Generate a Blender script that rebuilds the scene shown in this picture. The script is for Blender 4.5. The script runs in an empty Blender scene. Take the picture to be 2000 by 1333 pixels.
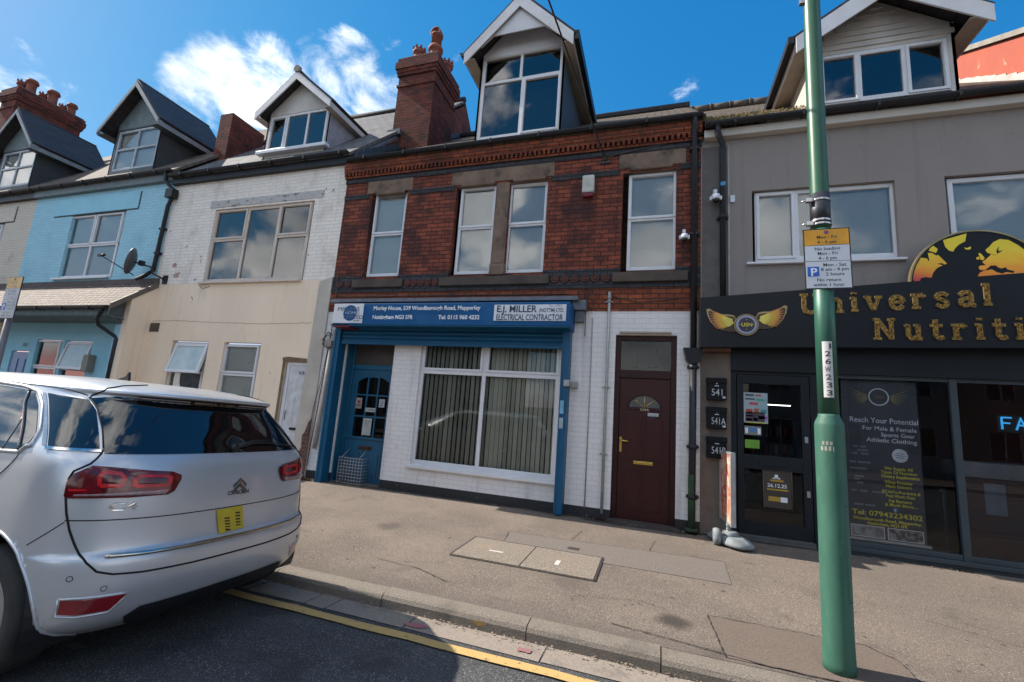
import bpy, bmesh, math, random
from mathutils import Vector, Matrix
random.seed(7)
SC = bpy.context.scene
COL = SC.collection
rad = math.radians

# ---------------------------------------------------------------- camera
cam_d = bpy.data.cameras.new("camera"); cam = bpy.data.objects.new("camera", cam_d); COL.objects.link(cam)
R_ = [0.950591, 0.302072, 0.07162]; U_ = [-0.01838, -0.175534, 0.984302]; F_ = [-0.309902, 0.936985, 0.161309]
cam.matrix_world = Matrix(((R_[0], U_[0], -F_[0], 0), (R_[1], U_[1], -F_[1], -7.0), (R_[2], U_[2], -F_[2], 1.6), (0, 0, 0, 1)))
cam_d.sensor_width = 36; cam_d.lens = 871.73 / 2000 * 36; cam_d.clip_start = .05; cam_d.clip_end = 2000
SC.camera = cam

# ---------------------------------------------------------------- light and exposure
SUN_EL = 39.5; SUN_PHI = 1.5       # the sun stands to the left, along the street
SC.view_settings.view_transform = 'Standard'; SC.view_settings.look = 'None'
SC.view_settings.exposure = 1.18; SC.view_settings.gamma = 1.0
sd = bpy.data.lights.new("sun", 'SUN'); sd.energy = 4.0; sd.angle = rad(.55); sd.color = (1, .93, .83)
sun = bpy.data.objects.new("sun", sd); COL.objects.link(sun)
tos = Vector((-math.cos(rad(SUN_EL)) * math.cos(rad(SUN_PHI)), -math.cos(rad(SUN_EL)) * math.sin(rad(SUN_PHI)), math.sin(rad(SUN_EL))))
sun.rotation_euler = tos.to_track_quat('Z', 'Y').to_euler(); sun.location = (-20, -5, 20)

W = bpy.data.worlds.new("World"); SC.world = W; W.use_nodes = True
nt = W.node_tree; nt.nodes.clear()
def nd(nt, t, **kw):
    n = nt.nodes.new(t)
    for k, v in kw.items():
        if k.startswith('_'): setattr(n, k[1:], v)
        else: n.inputs[int(k[1:]) if k[0] == 'i' and k[1:].isdigit() else k].default_value = v
    return n
def lk(nt, a, ai, b, bi): nt.links.new(a.outputs[ai], b.inputs[bi])
def math_(nt, op, a, b=None, clamp=False):
    n = nt.nodes.new('ShaderNodeMath'); n.operation = op; n.use_clamp = clamp
    for i, v in enumerate((a, b)):
        if v is None: continue
        if isinstance(v, (int, float)): n.inputs[i].default_value = v
        else: nt.links.new(v, n.inputs[i])
    return n.outputs[0]
def sstep(nt, v, a, b):
    n = nt.nodes.new('ShaderNodeMapRange'); n.interpolation_type = 'SMOOTHSTEP'
    n.inputs[1].default_value = a; n.inputs[2].default_value = b; nt.links.new(v, n.inputs[0]); return n.outputs[0]
sky = nd(nt, 'ShaderNodeTexSky', _sky_type='NISHITA', _sun_disc=False, _sun_elevation=rad(SUN_EL), _sun_rotation=rad(-90 - SUN_PHI), _air_density=1.0, _dust_density=.35, _ozone_density=3.0, _altitude=100)
tc = nd(nt, 'ShaderNodeTexCoord')
sep = nd(nt, 'ShaderNodeSeparateXYZ'); lk(nt, tc, 'Generated', sep, 0)
mpn = nd(nt, 'ShaderNodeMapping'); lk(nt, tc, 'Generated', mpn, 0); mpn.inputs['Scale'].default_value = (1, 1, 1.5)
n1 = nd(nt, 'ShaderNodeTexNoise', Scale=7.5, Detail=9.0, Roughness=.62, Distortion=.35); lk(nt, mpn, 0, n1, 0)
n2 = nd(nt, 'ShaderNodeTexNoise', Scale=3.4, Detail=7.0, Roughness=.56, Distortion=.25); lk(nt, mpn, 0, n2, 0)
n3 = nd(nt, 'ShaderNodeTexNoise', Scale=5.0, Detail=4.0, Roughness=.5); lk(nt, mpn, 0, n3, 0)
blobs = [((-.745, .47, .475), 4.4), ((-.70, .50, .51), 5.6), ((-.645, .545, .54), 6.2), ((-.595, .580, .56), 6.0), ((-.535, .595, .60), 4.6), ((-.515, .635, .57), 5.6), ((-.62, .60, .50), 8), ((-.535, .582, .612), 3.4), ((-.474, .609, .636), 2.6), ((-.885, .30, .36), 7), ((-.93, .30, .25), 8), ((.029, .798, .602), 2.8), ((-.04, .803, .59), 1.6)]
acc = None
for c, rdeg in blobs:
    v = Vector(c).normalized()
    dp = nd(nt, 'ShaderNodeVectorMath', _operation='DOT_PRODUCT', i1=tuple(v)); lk(nt, tc, 'Generated', dp, 0)
    mr = nd(nt, 'ShaderNodeMapRange', i1=math.cos(rad(rdeg)), i2=math.cos(rad(rdeg * .15))); nt.links.new(dp.outputs['Value'], mr.inputs[0])
    o = mr.outputs[0]
    if rdeg == 2.6 or rdeg == 3.4: o = math_(nt, 'MULTIPLY', o, .62)
    if rdeg in (2.8, 1.6): o = math_(nt, 'MULTIPLY', o, .47)
    acc = o if acc is None else math_(nt, 'MAXIMUM', acc, o)
front = math_(nt, 'ADD', math_(nt, 'MULTIPLY', acc, .62), math_(nt, 'MULTIPLY', math_(nt, 'SUBTRACT', n1.outputs[0], .5), 1.7))
front = sstep(nt, front, .25, .80)
# the other half of the sky (seen in windows) has broken cumulus
back = sstep(nt, n2.outputs[0], .45, .57)
side = sstep(nt, sep.outputs[1], .12, -.1)
back = math_(nt, 'MULTIPLY', back, side)
cl = math_(nt, 'MAXIMUM', front, back)
cl = math_(nt, 'MULTIPLY', cl, .97)
sh = nd(nt, 'ShaderNodeMapRange', i1=.36, i2=.62, i3=0., i4=1.); lk(nt, n3, 0, sh, 0)
ccol = nd(nt, 'ShaderNodeMixRGB', Color1=(3.8, 4.0, 4.2, 1), Color2=(8.0, 7.9, 7.8, 1)); lk(nt, sh, 0, ccol, 0)
skm = nd(nt, 'ShaderNodeHueSaturation', Hue=.5, Saturation=1.16, Value=.57); lk(nt, sky, 0, skm, 'Color')
skt = nd(nt, 'ShaderNodeMixRGB', _blend_type='MULTIPLY', Fac=1., Color2=(.66, 1.10, 1.0, 1)); lk(nt, skm, 0, skt, 1)
sps = nd(nt, 'ShaderNodeSeparateColor'); lk(nt, skt, 0, sps, 0); skm = nd(nt, 'ShaderNodeCombineColor')
for ch_, (pw_, mu_) in enumerate(((1.5, .85), (.68, .90), (.42, 1.62))): nt.links.new(math_(nt, 'MULTIPLY', math_(nt, 'POWER', sps.outputs[ch_], pw_), mu_), skm.inputs[ch_])
mix = nd(nt, 'ShaderNodeMixRGB'); nt.links.new(cl, mix.inputs[0]); lk(nt, skm, 0, mix, 1); lk(nt, ccol, 0, mix, 2)
bg = nd(nt, 'ShaderNodeBackground', Strength=.14); lk(nt, mix, 0, bg, 0)
wo = nd(nt, 'ShaderNodeOutputWorld'); lk(nt, bg, 0, wo, 0)

# ---------------------------------------------------------------- materials
MATS = {}
def newmat(name):
    m = bpy.data.materials.new(name); m.use_nodes = True
    b = m.node_tree.nodes['Principled BSDF']; return m, m.node_tree, b
def posv(nt, mode='pos', scale=(1, 1, 1)):
    """world position; 'wall' lays u along x or y (by the face's normal) and v along z; 'slope' for roofs running along x; 'slopey' for roofs running along y"""
    g = nd(nt, 'ShaderNodeNewGeometry')
    if mode == 'pos':
        mp = nd(nt, 'ShaderNodeMapping', Scale=scale); lk(nt, g, 0, mp, 0); return mp.outputs[0]
    s = nd(nt, 'ShaderNodeSeparateXYZ'); lk(nt, g, 0, s, 0)
    c = nd(nt, 'ShaderNodeCombineXYZ')
    if mode == 'wall':
        sn = nd(nt, 'ShaderNodeSeparateXYZ'); lk(nt, g, 3, sn, 0)
        ax = math_(nt, 'ABSOLUTE', sn.outputs[0]); st = math_(nt, 'GREATER_THAN', ax, .7)
        mx = nd(nt, 'ShaderNodeMix'); nt.links.new(st, mx.inputs[0]); lk(nt, s, 0, mx, 2); lk(nt, s, 1, mx, 3)
        nt.links.new(mx.outputs[0], c.inputs[0]); lk(nt, s, 2, c, 1)
    elif mode == 'slope':
        lk(nt, s, 0, c, 0); nt.links.new(math_(nt, 'MULTIPLY', s.outputs[1], scale[1]), c.inputs[1])
    elif mode == 'slopey':
        lk(nt, s, 1, c, 0); nt.links.new(math_(nt, 'MULTIPLY', s.outputs[2], scale[1]), c.inputs[1])
    return c.outputs[0]
def mixc(nt, fac, a, b, bt='MIX'):
    n = nd(nt, 'ShaderNodeMixRGB', _blend_type=bt)
    if isinstance(fac, (int, float)): n.inputs[0].default_value = fac
    else: nt.links.new(fac, n.inputs[0])
    for i, v in ((1, a), (2, b)):
        if isinstance(v, tuple): n.inputs[i].default_value = (*v[:3], 1)
        else: nt.links.new(v, n.inputs[i])
    return n.outputs[0]
def noise(nt, vec, scale, detail=3, rough=.55, dist=0):
    n = nd(nt, 'ShaderNodeTexNoise', Scale=scale, Detail=float(detail), Roughness=rough, Distortion=float(dist)); nt.links.new(vec, n.inputs[0]); return n.outputs[0]
def bump(nt, b, h, strength=.3, dist=.01):
    n = nd(nt, 'ShaderNodeBump', Strength=strength, Distance=dist); nt.links.new(h, n.inputs['Height']); nt.links.new(n.outputs[0], b.inputs['Normal'])
def PM(name, col, rough=.6, metal=0., c2=None, ns=6., nfac=.5, bs=None, bstr=.15, coat=0., c3=None, n3s=1.2, r3=(.55, .7), spec=.5, stretch=(1, 1, 1), streak=None, spots=None):
    """plain material: base colour broken up by noise, an optional second blotch layer, optional bump"""
    if name in MATS: return MATS[name]
    m, nt, b = newmat(name)
    b.inputs['Roughness'].default_value = rough; b.inputs['Metallic'].default_value = metal
    b.inputs['Coat Weight'].default_value = coat; b.inputs['Specular IOR Level'].default_value = spec
    v = posv(nt, 'pos', stretch)
    if c2 is None: c2 = tuple(x * .72 for x in col)
    f = noise(nt, v, ns, 5)
    f = sstep(nt, f, .5 - nfac * .5, .5 + nfac * .5)
    c = mixc(nt, f, c2, col)
    if c3:
        g = sstep(nt, noise(nt, v, n3s, 6, .6), *r3); c = mixc(nt, g, c, c3)
    if streak:  # rain streaks running down: (colour, low, high)
        st = nd(nt, 'ShaderNodeMapping', Scale=(7, 7, .35)); nt.links.new(posv(nt), st.inputs[0])
        c = mixc(nt, math_(nt, 'MULTIPLY', sstep(nt, noise(nt, st.outputs[0], 1., 6, .62), streak[1], streak[2]), .6), c, streak[0])
    if spots: c = mixc(nt, sstep(nt, noise(nt, posv(nt), spots[3], 4, .7), spots[1], spots[2]), c, spots[0])
    nt.links.new(c, b.inputs['Base Color'])
    if bs: bump(nt, b, noise(nt, v, bs, 4, .6), bstr)
    MATS[name] = m; return m
def BRICK(name, c1, c2, mortar, bw=.225, bh=.075, ms=.009, rough=.85, dark=None, dr=(.5, .66), ds=1.6, over=None, bstr=.5, mode='wall', off=.5, sl=1., bias=0., msm=.15, dark2=None, spec=.3, hz=None, wob=.004, grain=.55):
    if name in MATS: return MATS[name]
    m, nt, b = newmat(name); b.inputs['Roughness'].default_value = rough; b.inputs['Specular IOR Level'].default_value = spec
    v = posv(nt, mode, (1, sl, 1)); p = posv(nt)
    nv = nd(nt, 'ShaderNodeTexNoise', Scale=9., Detail=3.); nt.links.new(p, nv.inputs[0])
    sb = nd(nt, 'ShaderNodeVectorMath', _operation='SUBTRACT', i1=(.5, .5, .5)); lk(nt, nv, 'Color', sb, 0)
    sc_ = nd(nt, 'ShaderNodeVectorMath', _operation='SCALE', Scale=wob * 4); lk(nt, sb, 0, sc_, 0)
    ad = nd(nt, 'ShaderNodeVectorMath', _operation='ADD'); nt.links.new(v, ad.inputs[0]); lk(nt, sc_, 0, ad, 1)
    t = nd(nt, 'ShaderNodeTexBrick', _offset=off, Color1=(*c1, 1), Color2=(*c2, 1), Mortar=(*mortar, 1), Scale=1., i5=ms, i6=msm, i7=bias, i8=bw, i9=bh)
    lk(nt, ad, 0, t, 0)
    c = t.outputs[0]
    fn = noise(nt, p, 30, 4); c = mixc(nt, grain, c, mixc(nt, sstep(nt, fn, .3, .7), (.62, .6, .58), (1.2, 1.2, 1.2)), 'MULTIPLY')
    if dark:
        g = sstep(nt, noise(nt, p, ds, 6, .62), *dr); c = mixc(nt, g, c, mixc(nt, .75, c, dark))
    if dark2:
        st = nd(nt, 'ShaderNodeMapping', Scale=(5, 5, .5)); nt.links.new(p, st.inputs[0])
        g = sstep(nt, noise(nt, st.outputs[0], 1., 5, .6), .52, .72); c = mixc(nt, g, c, mixc(nt, .5, c, dark2))
    if over:  # peeled paint: (colour, low, high, scale)
        g = sstep(nt, noise(nt, p, over[3], 8, .7), over[1], over[2]); c = mixc(nt, g, c, over[0])
    nt.links.new(c, b.inputs['Base Color'])
    h = math_(nt, 'ADD', math_(nt, 'MULTIPLY', math_(nt, 'SUBTRACT', 1.0, t.outputs[1]), 1.0), math_(nt, 'MULTIPLY', fn, .35 * grain / .55))
    bump(nt, b, h, bstr, .012)
    MATS[name] = m; return m
def GLASS(name, tint=(.55, .6, .62), refl=.9, ior=1.9, wave=0.):
    if name in MATS: return MATS[name]
    m = bpy.data.materials.new(name); m.use_nodes = True; nt = m.node_tree; nt.nodes.clear()
    fr = nd(nt, 'ShaderNodeFresnel', IOR=ior)
    tr = nd(nt, 'ShaderNodeBsdfTransparent', Color=(*tint, 1)); gl = nd(nt, 'ShaderNodeBsdfGlossy', Color=(refl, refl, refl, 1), Roughness=.004)
    if wave:
        bp = nd(nt, 'ShaderNodeBump', Strength=wave, Distance=.02); nt.links.new(noise(nt, posv(nt), 1.6, 1), bp.inputs['Height'])
        lk(nt, bp, 0, gl, 'Normal'); lk(nt, bp, 0, fr, 'Normal')
    mx = nd(nt, 'ShaderNodeMixShader'); lk(nt, fr, 0, mx, 0); lk(nt, tr, 0, mx, 1); lk(nt, gl, 0, mx, 2)
    o = nd(nt, 'ShaderNodeOutputMaterial'); lk(nt, mx, 0, o, 0); MATS[name] = m; return m
def EMIT(name, col, s):
    if name in MATS: return MATS[name]
    m, nt, b = newmat(name); b.inputs['Base Color'].default_value = (*col, 1); b.inputs['Emission Color'].default_value = (*col, 1); b.inputs['Emission Strength'].default_value = s
    MATS[name] = m; return m

BR = BRICK('red_brick', (.27, .068, .036), (.105, .030, .021), (.04, .023, .019), bw=.225, bh=.077, ms=.007, dark=(.035, .018, .018), dr=(.47, .63), ds=1.9, bstr=1., bias=-.1, wob=.007, over=((.36, .12, .07), .70, .74, 4.2), dark2=(.03, .015, .012))
BRL = BRICK('warm_lit_red_brick', (.30, .075, .03), (.17, .042, .022), (.05, .028, .02), bh=.078, dark=(.05, .022, .016), dr=(.5, .7), ds=1.2, bstr=.6, dark2=(.05, .02, .015))  # red brick with warm grazing light painted into its colour
BRC = BRICK('chimney_brick', (.22, .05, .03), (.11, .03, .02), (.05, .035, .03), dark=(.03, .018, .015), dr=(.48, .66), ds=2.2, bstr=.7)
WB = BRICK('white_painted_brick', (.74, .71, .69), (.70, .67, .66), (.60, .58, .57), bh=.078, ms=.005, over=((.10, .07, .06), .70, .74, 2.3), dark=(.42, .39, .37), dr=(.6, .82), ds=2.0, bstr=.5, dark2=(.42, .39, .37), grain=.10)
WBU = BRICK('flaking_white_brick', (.86, .79, .71), (.80, .735, .66), (.64, .59, .53), bh=.078, ms=.005, over=((.16, .11, .09), .625, .65, 2.4), dark=(.52, .46, .40), dr=(.5, .75), ds=1.7, bstr=.6, dark2=(.50, .43, .36), grain=.2)
BLB = BRICK('blue_painted_brick', grain=.15, c1=(.36, .64, .75), c2=(.33, .59, .70), mortar=(.27, .50, .60), bh=.078, ms=.005, dark=(.20, .42, .50), dr=(.5, .8), ds=1.2, bstr=.5)
CRB = BRICK('cream_painted_brick', (.66, .60, .50), (.62, .56, .47), (.50, .46, .39), bh=.078, ms=.006, bstr=.5, dark=(.25, .22, .18), dr=(.55, .8))
BLK = PM('black_plinth_paint', (.018, .018, .02), .6, c3=(.35, .33, .32), n3s=9, r3=(.66, .70), bs=25, bstr=.5)
BB = BRICK('blue_black_brick', (.035, .036, .042), (.055, .055, .062), (.02, .02, .02), bw=.225, bh=.078, bstr=.5)
SILL = PM('sooty_stone_sill', (.10, .072, .055), .85, c2=(.05, .038, .032), ns=3, bs=18, bstr=.4)
STONE = PM('weathered_sandstone', (.22, .15, .105), .85, c2=(.13, .085, .06), ns=3, c3=(.035, .028, .025), n3s=2.0, r3=(.48, .68), bs=18, bstr=.4)
REND = PM('cream_render', (.86, .70, .53), .9, c2=(.78, .63, .475), ns=1.1, nfac=.5, c3=(.40, .31, .23), n3s=.9, r3=(.60, .82), bs=40, bstr=.25, stretch=(1, 1, .5), streak=((.50, .40, .31), .54, .78), spots=((.22, .16, .12), .70, .74, 5.))
RENDB = PM('blue_render', (.31, .61, .74), .85, c2=(.27, .55, .67), ns=2, bs=40, bstr=.2)
RENDLB = PM('pale_blue_paint', (.36, .62, .78), .8, bs=30, bstr=.2)
PILR = PM('grey_stained_render', (.52, .47, .41), .9, c2=(.40, .35, .30), ns=2.2, c3=(.20, .15, .12), n3s=2.5, r3=(.6, .72), bs=14, bstr=.5)
GREY = PM('grey_render', (.275, .24, .218), .92, c2=(.24, .21, .192), ns=1.0, nfac=.6, bs=60, bstr=.7, c3=(.30, .255, .22), n3s=.8, r3=(.6, .8), stretch=(1, 1, .4), streak=((.17, .15, .14), .52, .75), spots=((.17, .15, .14), .66, .72, 9.))
BROWNR = PM('brown_grey_render', (.17, .135, .11), .9, bs=50, bstr=.4)
SLATE = BRICK('grey_slate', (.13, .128, .132), (.17, .162, .16), (.035, .035, .04), bw=.30, bh=.23, ms=.010, rough=.8, mode='slope', sl=1.414, bstr=.7, dark=(.07, .07, .075), dr=(.5, .7), spec=.15, msm=.05)
SLATEB = BRICK('brown_slate', (.17, .135, .11), (.11, .092, .08), (.035, .03, .028), bw=.28, bh=.22, ms=.007, rough=.85, mode='slope', sl=1.414, bstr=.8, dark=(.06, .05, .045), dr=(.5, .7), spec=.12, msm=.05)
TILEP = BRICK('pale_porch_tile', (.27, .205, .165), (.17, .13, .11), (.02, .016, .014), bw=.17, bh=.125, ms=.014, rough=.8, mode='slope', sl=1.35, bstr=1., dark=(.10, .08, .07), dr=(.45, .7), ds=5, spec=.2, msm=.05, wob=.012)
TILED = BRICK('dark_dormer_slate', (.032, .030, .033), (.045, .043, .046), (.012, .012, .013), bw=.3, bh=.17, ms=.006, rough=.6, mode='slopey', sl=1.3, bstr=.7, msm=.05)
TILEM = BRICK('mossy_concrete_tile', (.10, .075, .055), (.14, .10, .07), (.03, .022, .018), bw=.3, bh=.3, ms=.02, rough=.9, mode='slope', sl=1.24, bstr=1., dark=(.05, .04, .02), dr=(.4, .65), ds=5)
UPVC = PM('white_upvc', (.70, .70, .72), .35, c2=(.60, .59, .60), ns=2.5, nfac=.9)
UPVCC = PM('cream_upvc', (.62, .52, .43), .4, c2=(.5, .42, .36), ns=2.5)
WOODW = PM('white_weatherboard', (.62, .59, .55), .5, c2=(.42, .37, .32), ns=2.2, nfac=.8, bs=8)
BARGE = PM('white_bargeboard', (.66, .67, .70), .45, c2=(.5, .46, .44), ns=2.0, nfac=.8)
BARGEG = PM('grey_bargeboard', (.26, .29, .31), .5)
DGREY = PM('dark_grey_dormer_board', (.075, .095, .10), .6, c2=(.055, .07, .072), ns=1.5)
PALEG = PM('pale_grey_gable_board', (.16, .20, .205), .6)
DARKC = PM('dark_slate_hanging', (.045, .055, .065), .55, c2=(.03, .036, .042), ns=9)
SOFF = PM('stained_cream_soffit', (.42, .36, .28), .7, c2=(.30, .25, .2), ns=2)
BLKP = PM('black_plastic_pipe', (.014, .015, .018), .45, c2=(.022, .022, .025), ns=8, spec=.3)
LEAD = PM('grey_lead', (.12, .135, .16), .5, c2=(.07, .08, .1), ns=7, bs=9)
LEADB = PM('blue_grey_lead', (.055, .075, .10), .5, bs=9)
BLUE = PM('blue_shutter_paint', (.003, .085, .18), .45, c2=(.003, .065, .14), ns=3, nfac=.9, spec=.35)
BLUED = PM('blue_door_paint', (.012, .10, .19), .35, c2=(.008, .075, .14), ns=4, nfac=.9)
BLUEL = PM('bright_blue_door_paint', (.01, .18, .42), .35)
SIGNB = PM('royal_blue_sign', (.006, .085, .23), .5, c2=(.005, .07, .19), ns=3, spec=.2)
WHT = PM('white_sign_panel', (.64, .66, .70), .35, c2=(.55, .56, .6), ns=5, nfac=.9)
LETW = PM('white_lettering', (.80, .82, .84), .5)
LETN = PM('navy_lettering', (.01, .035, .08), .5)
LETB = PM('black_lettering', (.015, .015, .017), .5)
LETY = PM('yellow_lettering', (.85, .74, .05), .5)
MAR = PM('maroon_door', (.045, .009, .008), .42, c2=(.034, .007, .007), ns=1.5, spec=.25)
MARD = PM('dark_maroon_frame', (.032, .007, .007), .45, spec=.25)
BRASS = PM('polished_brass', (.75, .50, .12), .22, .95)
CHROME = PM('chrome_trim', (.75, .74, .72), .12, 1.)
STEEL = PM('galvanised_steel', (.42, .43, .45), .38, .8, bs=14, bstr=.1)
GOLD = PM('gold_lettering', (.32, .18, .045), .16, .9, c2=(.10, .045, .012), ns=38, nfac=.25, bs=34, bstr=.9)
GOLDE = PM('pale_gold_edge', (.36, .27, .13), .35, .6)
SHOP = PM('charcoal_shopfront', (.014, .017, .022), .45, c2=(.010, .013, .017), ns=2, spec=.2)
SHOPL = PM('slate_grey_shopfront', (.05, .065, .075), .45, c2=(.038, .048, .056), ns=2, spec=.3)
FASC = PM('black_fascia', (.009, .010, .013), .4, c2=(.012, .013, .016), ns=1, spec=.2)
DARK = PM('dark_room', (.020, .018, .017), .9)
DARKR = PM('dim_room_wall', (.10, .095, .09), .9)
BLIND = PM('pale_blind', (.80, .81, .78), .8, c2=(.74, .75, .73), ns=2)
CURT = PM('grey_curtain', (.36, .38, .40), .9)
TERRA = PM('terracotta_pot', (.24, .07, .04), .8, c2=(.16, .045, .028), ns=5, bs=12)
TERRAD = PM('dark_red_tile', (.11, .03, .022), .7)
REDP = PM('peeling_red_paint', (.40, .095, .05), .8, c2=(.34, .08, .05), ns=2, c3=(.50, .36, .30), n3s=2.6, r3=(.64, .74), bs=14, bstr=.3, stretch=(3, 1.4, .7))
COPE = PM('concrete_coping', (.30, .27, .23), .9, bs=20)
GREEN = PM('green_lamp_post_paint', (.018, .085, .052), .45, spots=((.05, .06, .045), .66, .72, 14.), c2=(.012, .088, .058), ns=2.2, nfac=.9, c3=(.035, .22, .14), n3s=3, r3=(.55, .75), bs=11, bstr=.05, stretch=(2, 2, .6))
GREENF = PM('faded_green_paint', (.034, .118, .082), .6, streak=((.02, .07, .045), .5, .75), spots=((.10, .085, .06), .67, .70, 22.), c2=(.022, .088, .06), ns=6, c3=(.085, .16, .12), n3s=5, r3=(.6, .74), bs=14, bstr=.1, stretch=(1.5, 1.5, .6))
GREENU = PM('dark_green_paint', (.022, .09, .045), .4, c2=(.012, .075, .034), ns=5, bs=11, bstr=.05)
YELS = PM('yellow_sign_face', (.80, .36, .005), .4)
WGL = GLASS('window_glass', (.93, .95, .95), .95, 2.0, .12)
SGL = GLASS('shop_glass', (.95, .96, .95), .9, 1.6, .05)
DGL = GLASS('dark_shop_glass', (.95, .96, .97), .85, 1.5, .04)

# ---------------------------------------------------------------- mesh helpers
class MB:
    def __init__(s): s.v = []; s.f = []; s.m = []; s.sm = []
    def poly(s, pts, m=0, smooth=False):
        b = len(s.v); s.v += [tuple(p) for p in pts]; s.f.append(list(range(b, b + len(pts)))); s.m.append(m); s.sm.append(smooth); return s
    def box(s, x0, x1, y0, y1, z0, z1, m=0, bev=0.):
        if x1 < x0: x0, x1 = x1, x0
        if y1 < y0: y0, y1 = y1, y0
        if z1 < z0: z0, z1 = z1, z0
        if bev and min(x1 - x0, y1 - y0, z1 - z0) > 2.2 * bev:
            bm = bmesh.new(); bmesh.ops.create_cube(bm, size=1)
            for v in bm.verts: v.co = ((x0 + x1) / 2 + v.co.x * (x1 - x0), (y0 + y1) / 2 + v.co.y * (y1 - y0), (z0 + z1) / 2 + v.co.z * (z1 - z0))
            bmesh.ops.bevel(bm, geom=bm.edges[:], offset=bev, segments=2, affect='EDGES', profile=.6)
            s.add_bm(bm, m); bm.free(); return s
        b = len(s.v); s.v += [(x, y, z) for x in (x0, x1) for y in (y0, y1) for z in (z0, z1)]
        for q in ((0, 1, 3, 2), (4, 6, 7, 5), (0, 4, 5, 1), (2, 3, 7, 6), (0, 2, 6, 4), (1, 5, 7, 3)):
            s.f.append([b + i for i in q]); s.m.append(m); s.sm.append(False)
        return s
    def add_bm(s, bm, m=0, smooth=False):
        b = len(s.v); bm.verts.index_update(); s.v += [tuple(v.co) for v in bm.verts]
        for f in bm.faces: s.f.append([b + v.index for v in f.verts]); s.m.append(m); s.sm.append(smooth)
    def prism(s, pts, off, m=0, smooth=False):
        """closed polygon pts (3-D, planar) swept by vector off"""
        n = len(pts); b = len(s.v); s.v += [tuple(p) for p in pts] + [tuple(Vector(p) + Vector(off)) for p in pts]
        s.f.append([b + i for i in range(n)]); s.m.append(m); s.sm.append(False)
        s.f.append([b + n + i for i in range(n)][::-1]); s.m.append(m); s.sm.append(False)
        for i in range(n):
            j = (i + 1) % n; s.f.append([b + i, b + n + i, b + n + j, b + j]); s.m.append(m); s.sm.append(smooth)
        return s
    def tube(s, pts, r, n=10, m=0, caps=True, smooth=True):
        pts = [Vector(p) for p in pts]; rs = r if isinstance(r, (list, tuple)) else [r] * len(pts)
        b = len(s.v); up = None
        for i, p in enumerate(pts):
            a = pts[max(i - 1, 0)]; c = pts[min(i + 1, len(pts) - 1)]; d = (c - a).normalized()
            if i in (0, len(pts) - 1) or True:
                if up is None:
                    up = Vector((0, 0, 1)) if abs(d.z) < .9 else Vector((1, 0, 0))
                e1 = d.cross(up).normalized(); e2 = e1.cross(d).normalized(); up = e2
            k = 1.
            if 0 < i < len(pts) - 1:
                t1 = (p - a).normalized(); t2 = (c - p).normalized(); cs = max(-1, min(1, t1.dot(t2))); k = 1 / max(.5, math.cos(math.acos(cs) / 2))
            for j in range(n):
                t = 2 * math.pi * j / n; s.v.append(tuple(p + (e1 * math.cos(t) + e2 * math.sin(t)) * rs[i] * (k if k < 1.4 else 1.4)))
        for i in range(len(pts) - 1):
            for j in range(n):
                s.f.append([b + i * n + j, b + i * n + (j + 1) % n, b + (i + 1) * n + (j + 1) % n, b + (i + 1) * n + j]); s.m.append(m); s.sm.append(smooth)
        if caps:
            s.f.append([b + j for j in range(n)][::-1]); s.m.append(m); s.sm.append(False)
            s.f.append([b + (len(pts) - 1) * n + j for j in range(n)]); s.m.append(m); s.sm.append(False)
        return s
    def lathe(s, c, prof, n=24, axis='z', m=0, smooth=True):
        """prof = [(radius, height)...] about a point c"""
        b = len(s.v); c = Vector(c)
        for r, h in prof:
            for j in range(n):
                t = 2 * math.pi * j / n; x, y = r * math.cos(t), r * math.sin(t)
                o = {'z': (x, y, h), 'y': (x, h, y), 'x': (h, x, y)}[axis]; s.v.append(tuple(c + Vector(o)))
        for i in range(len(prof) - 1):
            for j in range(n):
                s.f.append([b + i * n + j, b + i * n + (j + 1) % n, b + (i + 1) * n + (j + 1) % n, b + (i + 1) * n + j]); s.m.append(m); s.sm.append(smooth)
        s.f.append([b + j for j in range(n)][::-1]); s.m.append(m); s.sm.append(False)
        k = b + (len(prof) - 1) * n; s.f.append([k + j for j in range(n)]); s.m.append(m); s.sm.append(False)
        return s
    def build_each(s, name, mat, parent=None):
        # every connected piece becomes an object of its own
        n = len(s.v); par = list(range(n))
        def find(a):
            while par[a] != a: par[a] = par[par[a]]; a = par[a]
            return a
        for f in s.f:
            for a in f[1:]: par[find(a)] = find(f[0])
        groups = {}
        for i, f in enumerate(s.f): groups.setdefault(find(f[0]), []).append(i)
        out = []
        for g in groups.values():
            m = MB(); mp = {}
            for i in g:
                for a in s.f[i]:
                    if a not in mp: mp[a] = len(m.v); m.v.append(s.v[a])
                m.f.append([mp[a] for a in s.f[i]]); m.m.append(s.m[i]); m.sm.append(s.sm[i])
            out.append(m.build(name, mat, parent))
        return out
    def build(s, name, mat, parent=None, origin=None):
        root = parent
        while root is not None and root.parent is not None: root = root.parent
        o3 = Vector(root.location) if root is not None else Vector(origin or (0, 0, 0))
        me = bpy.data.meshes.new(name); me.from_pydata([tuple(Vector(p) - o3) for p in s.v], [], s.f)
        for mm in (mat if isinstance(mat, (list, tuple)) else [mat]): me.materials.append(mm)
        for i, p in enumerate(me.polygons): p.material_index = s.m[i]; p.use_smooth = s.sm[i]
        bm = bmesh.new(); bm.from_mesh(me); bmesh.ops.remove_doubles(bm, verts=bm.verts, dist=1e-5); bmesh.ops.recalc_face_normals(bm, faces=bm.faces) if not (name.endswith('pane') and len(s.f) < 3) else None; bm.to_mesh(me); bm.free()
        me.update()
        o = bpy.data.objects.new(name, me); COL.objects.link(o)
        if parent is not None: o.parent = parent
        else: o.location = o3
        return o
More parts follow.
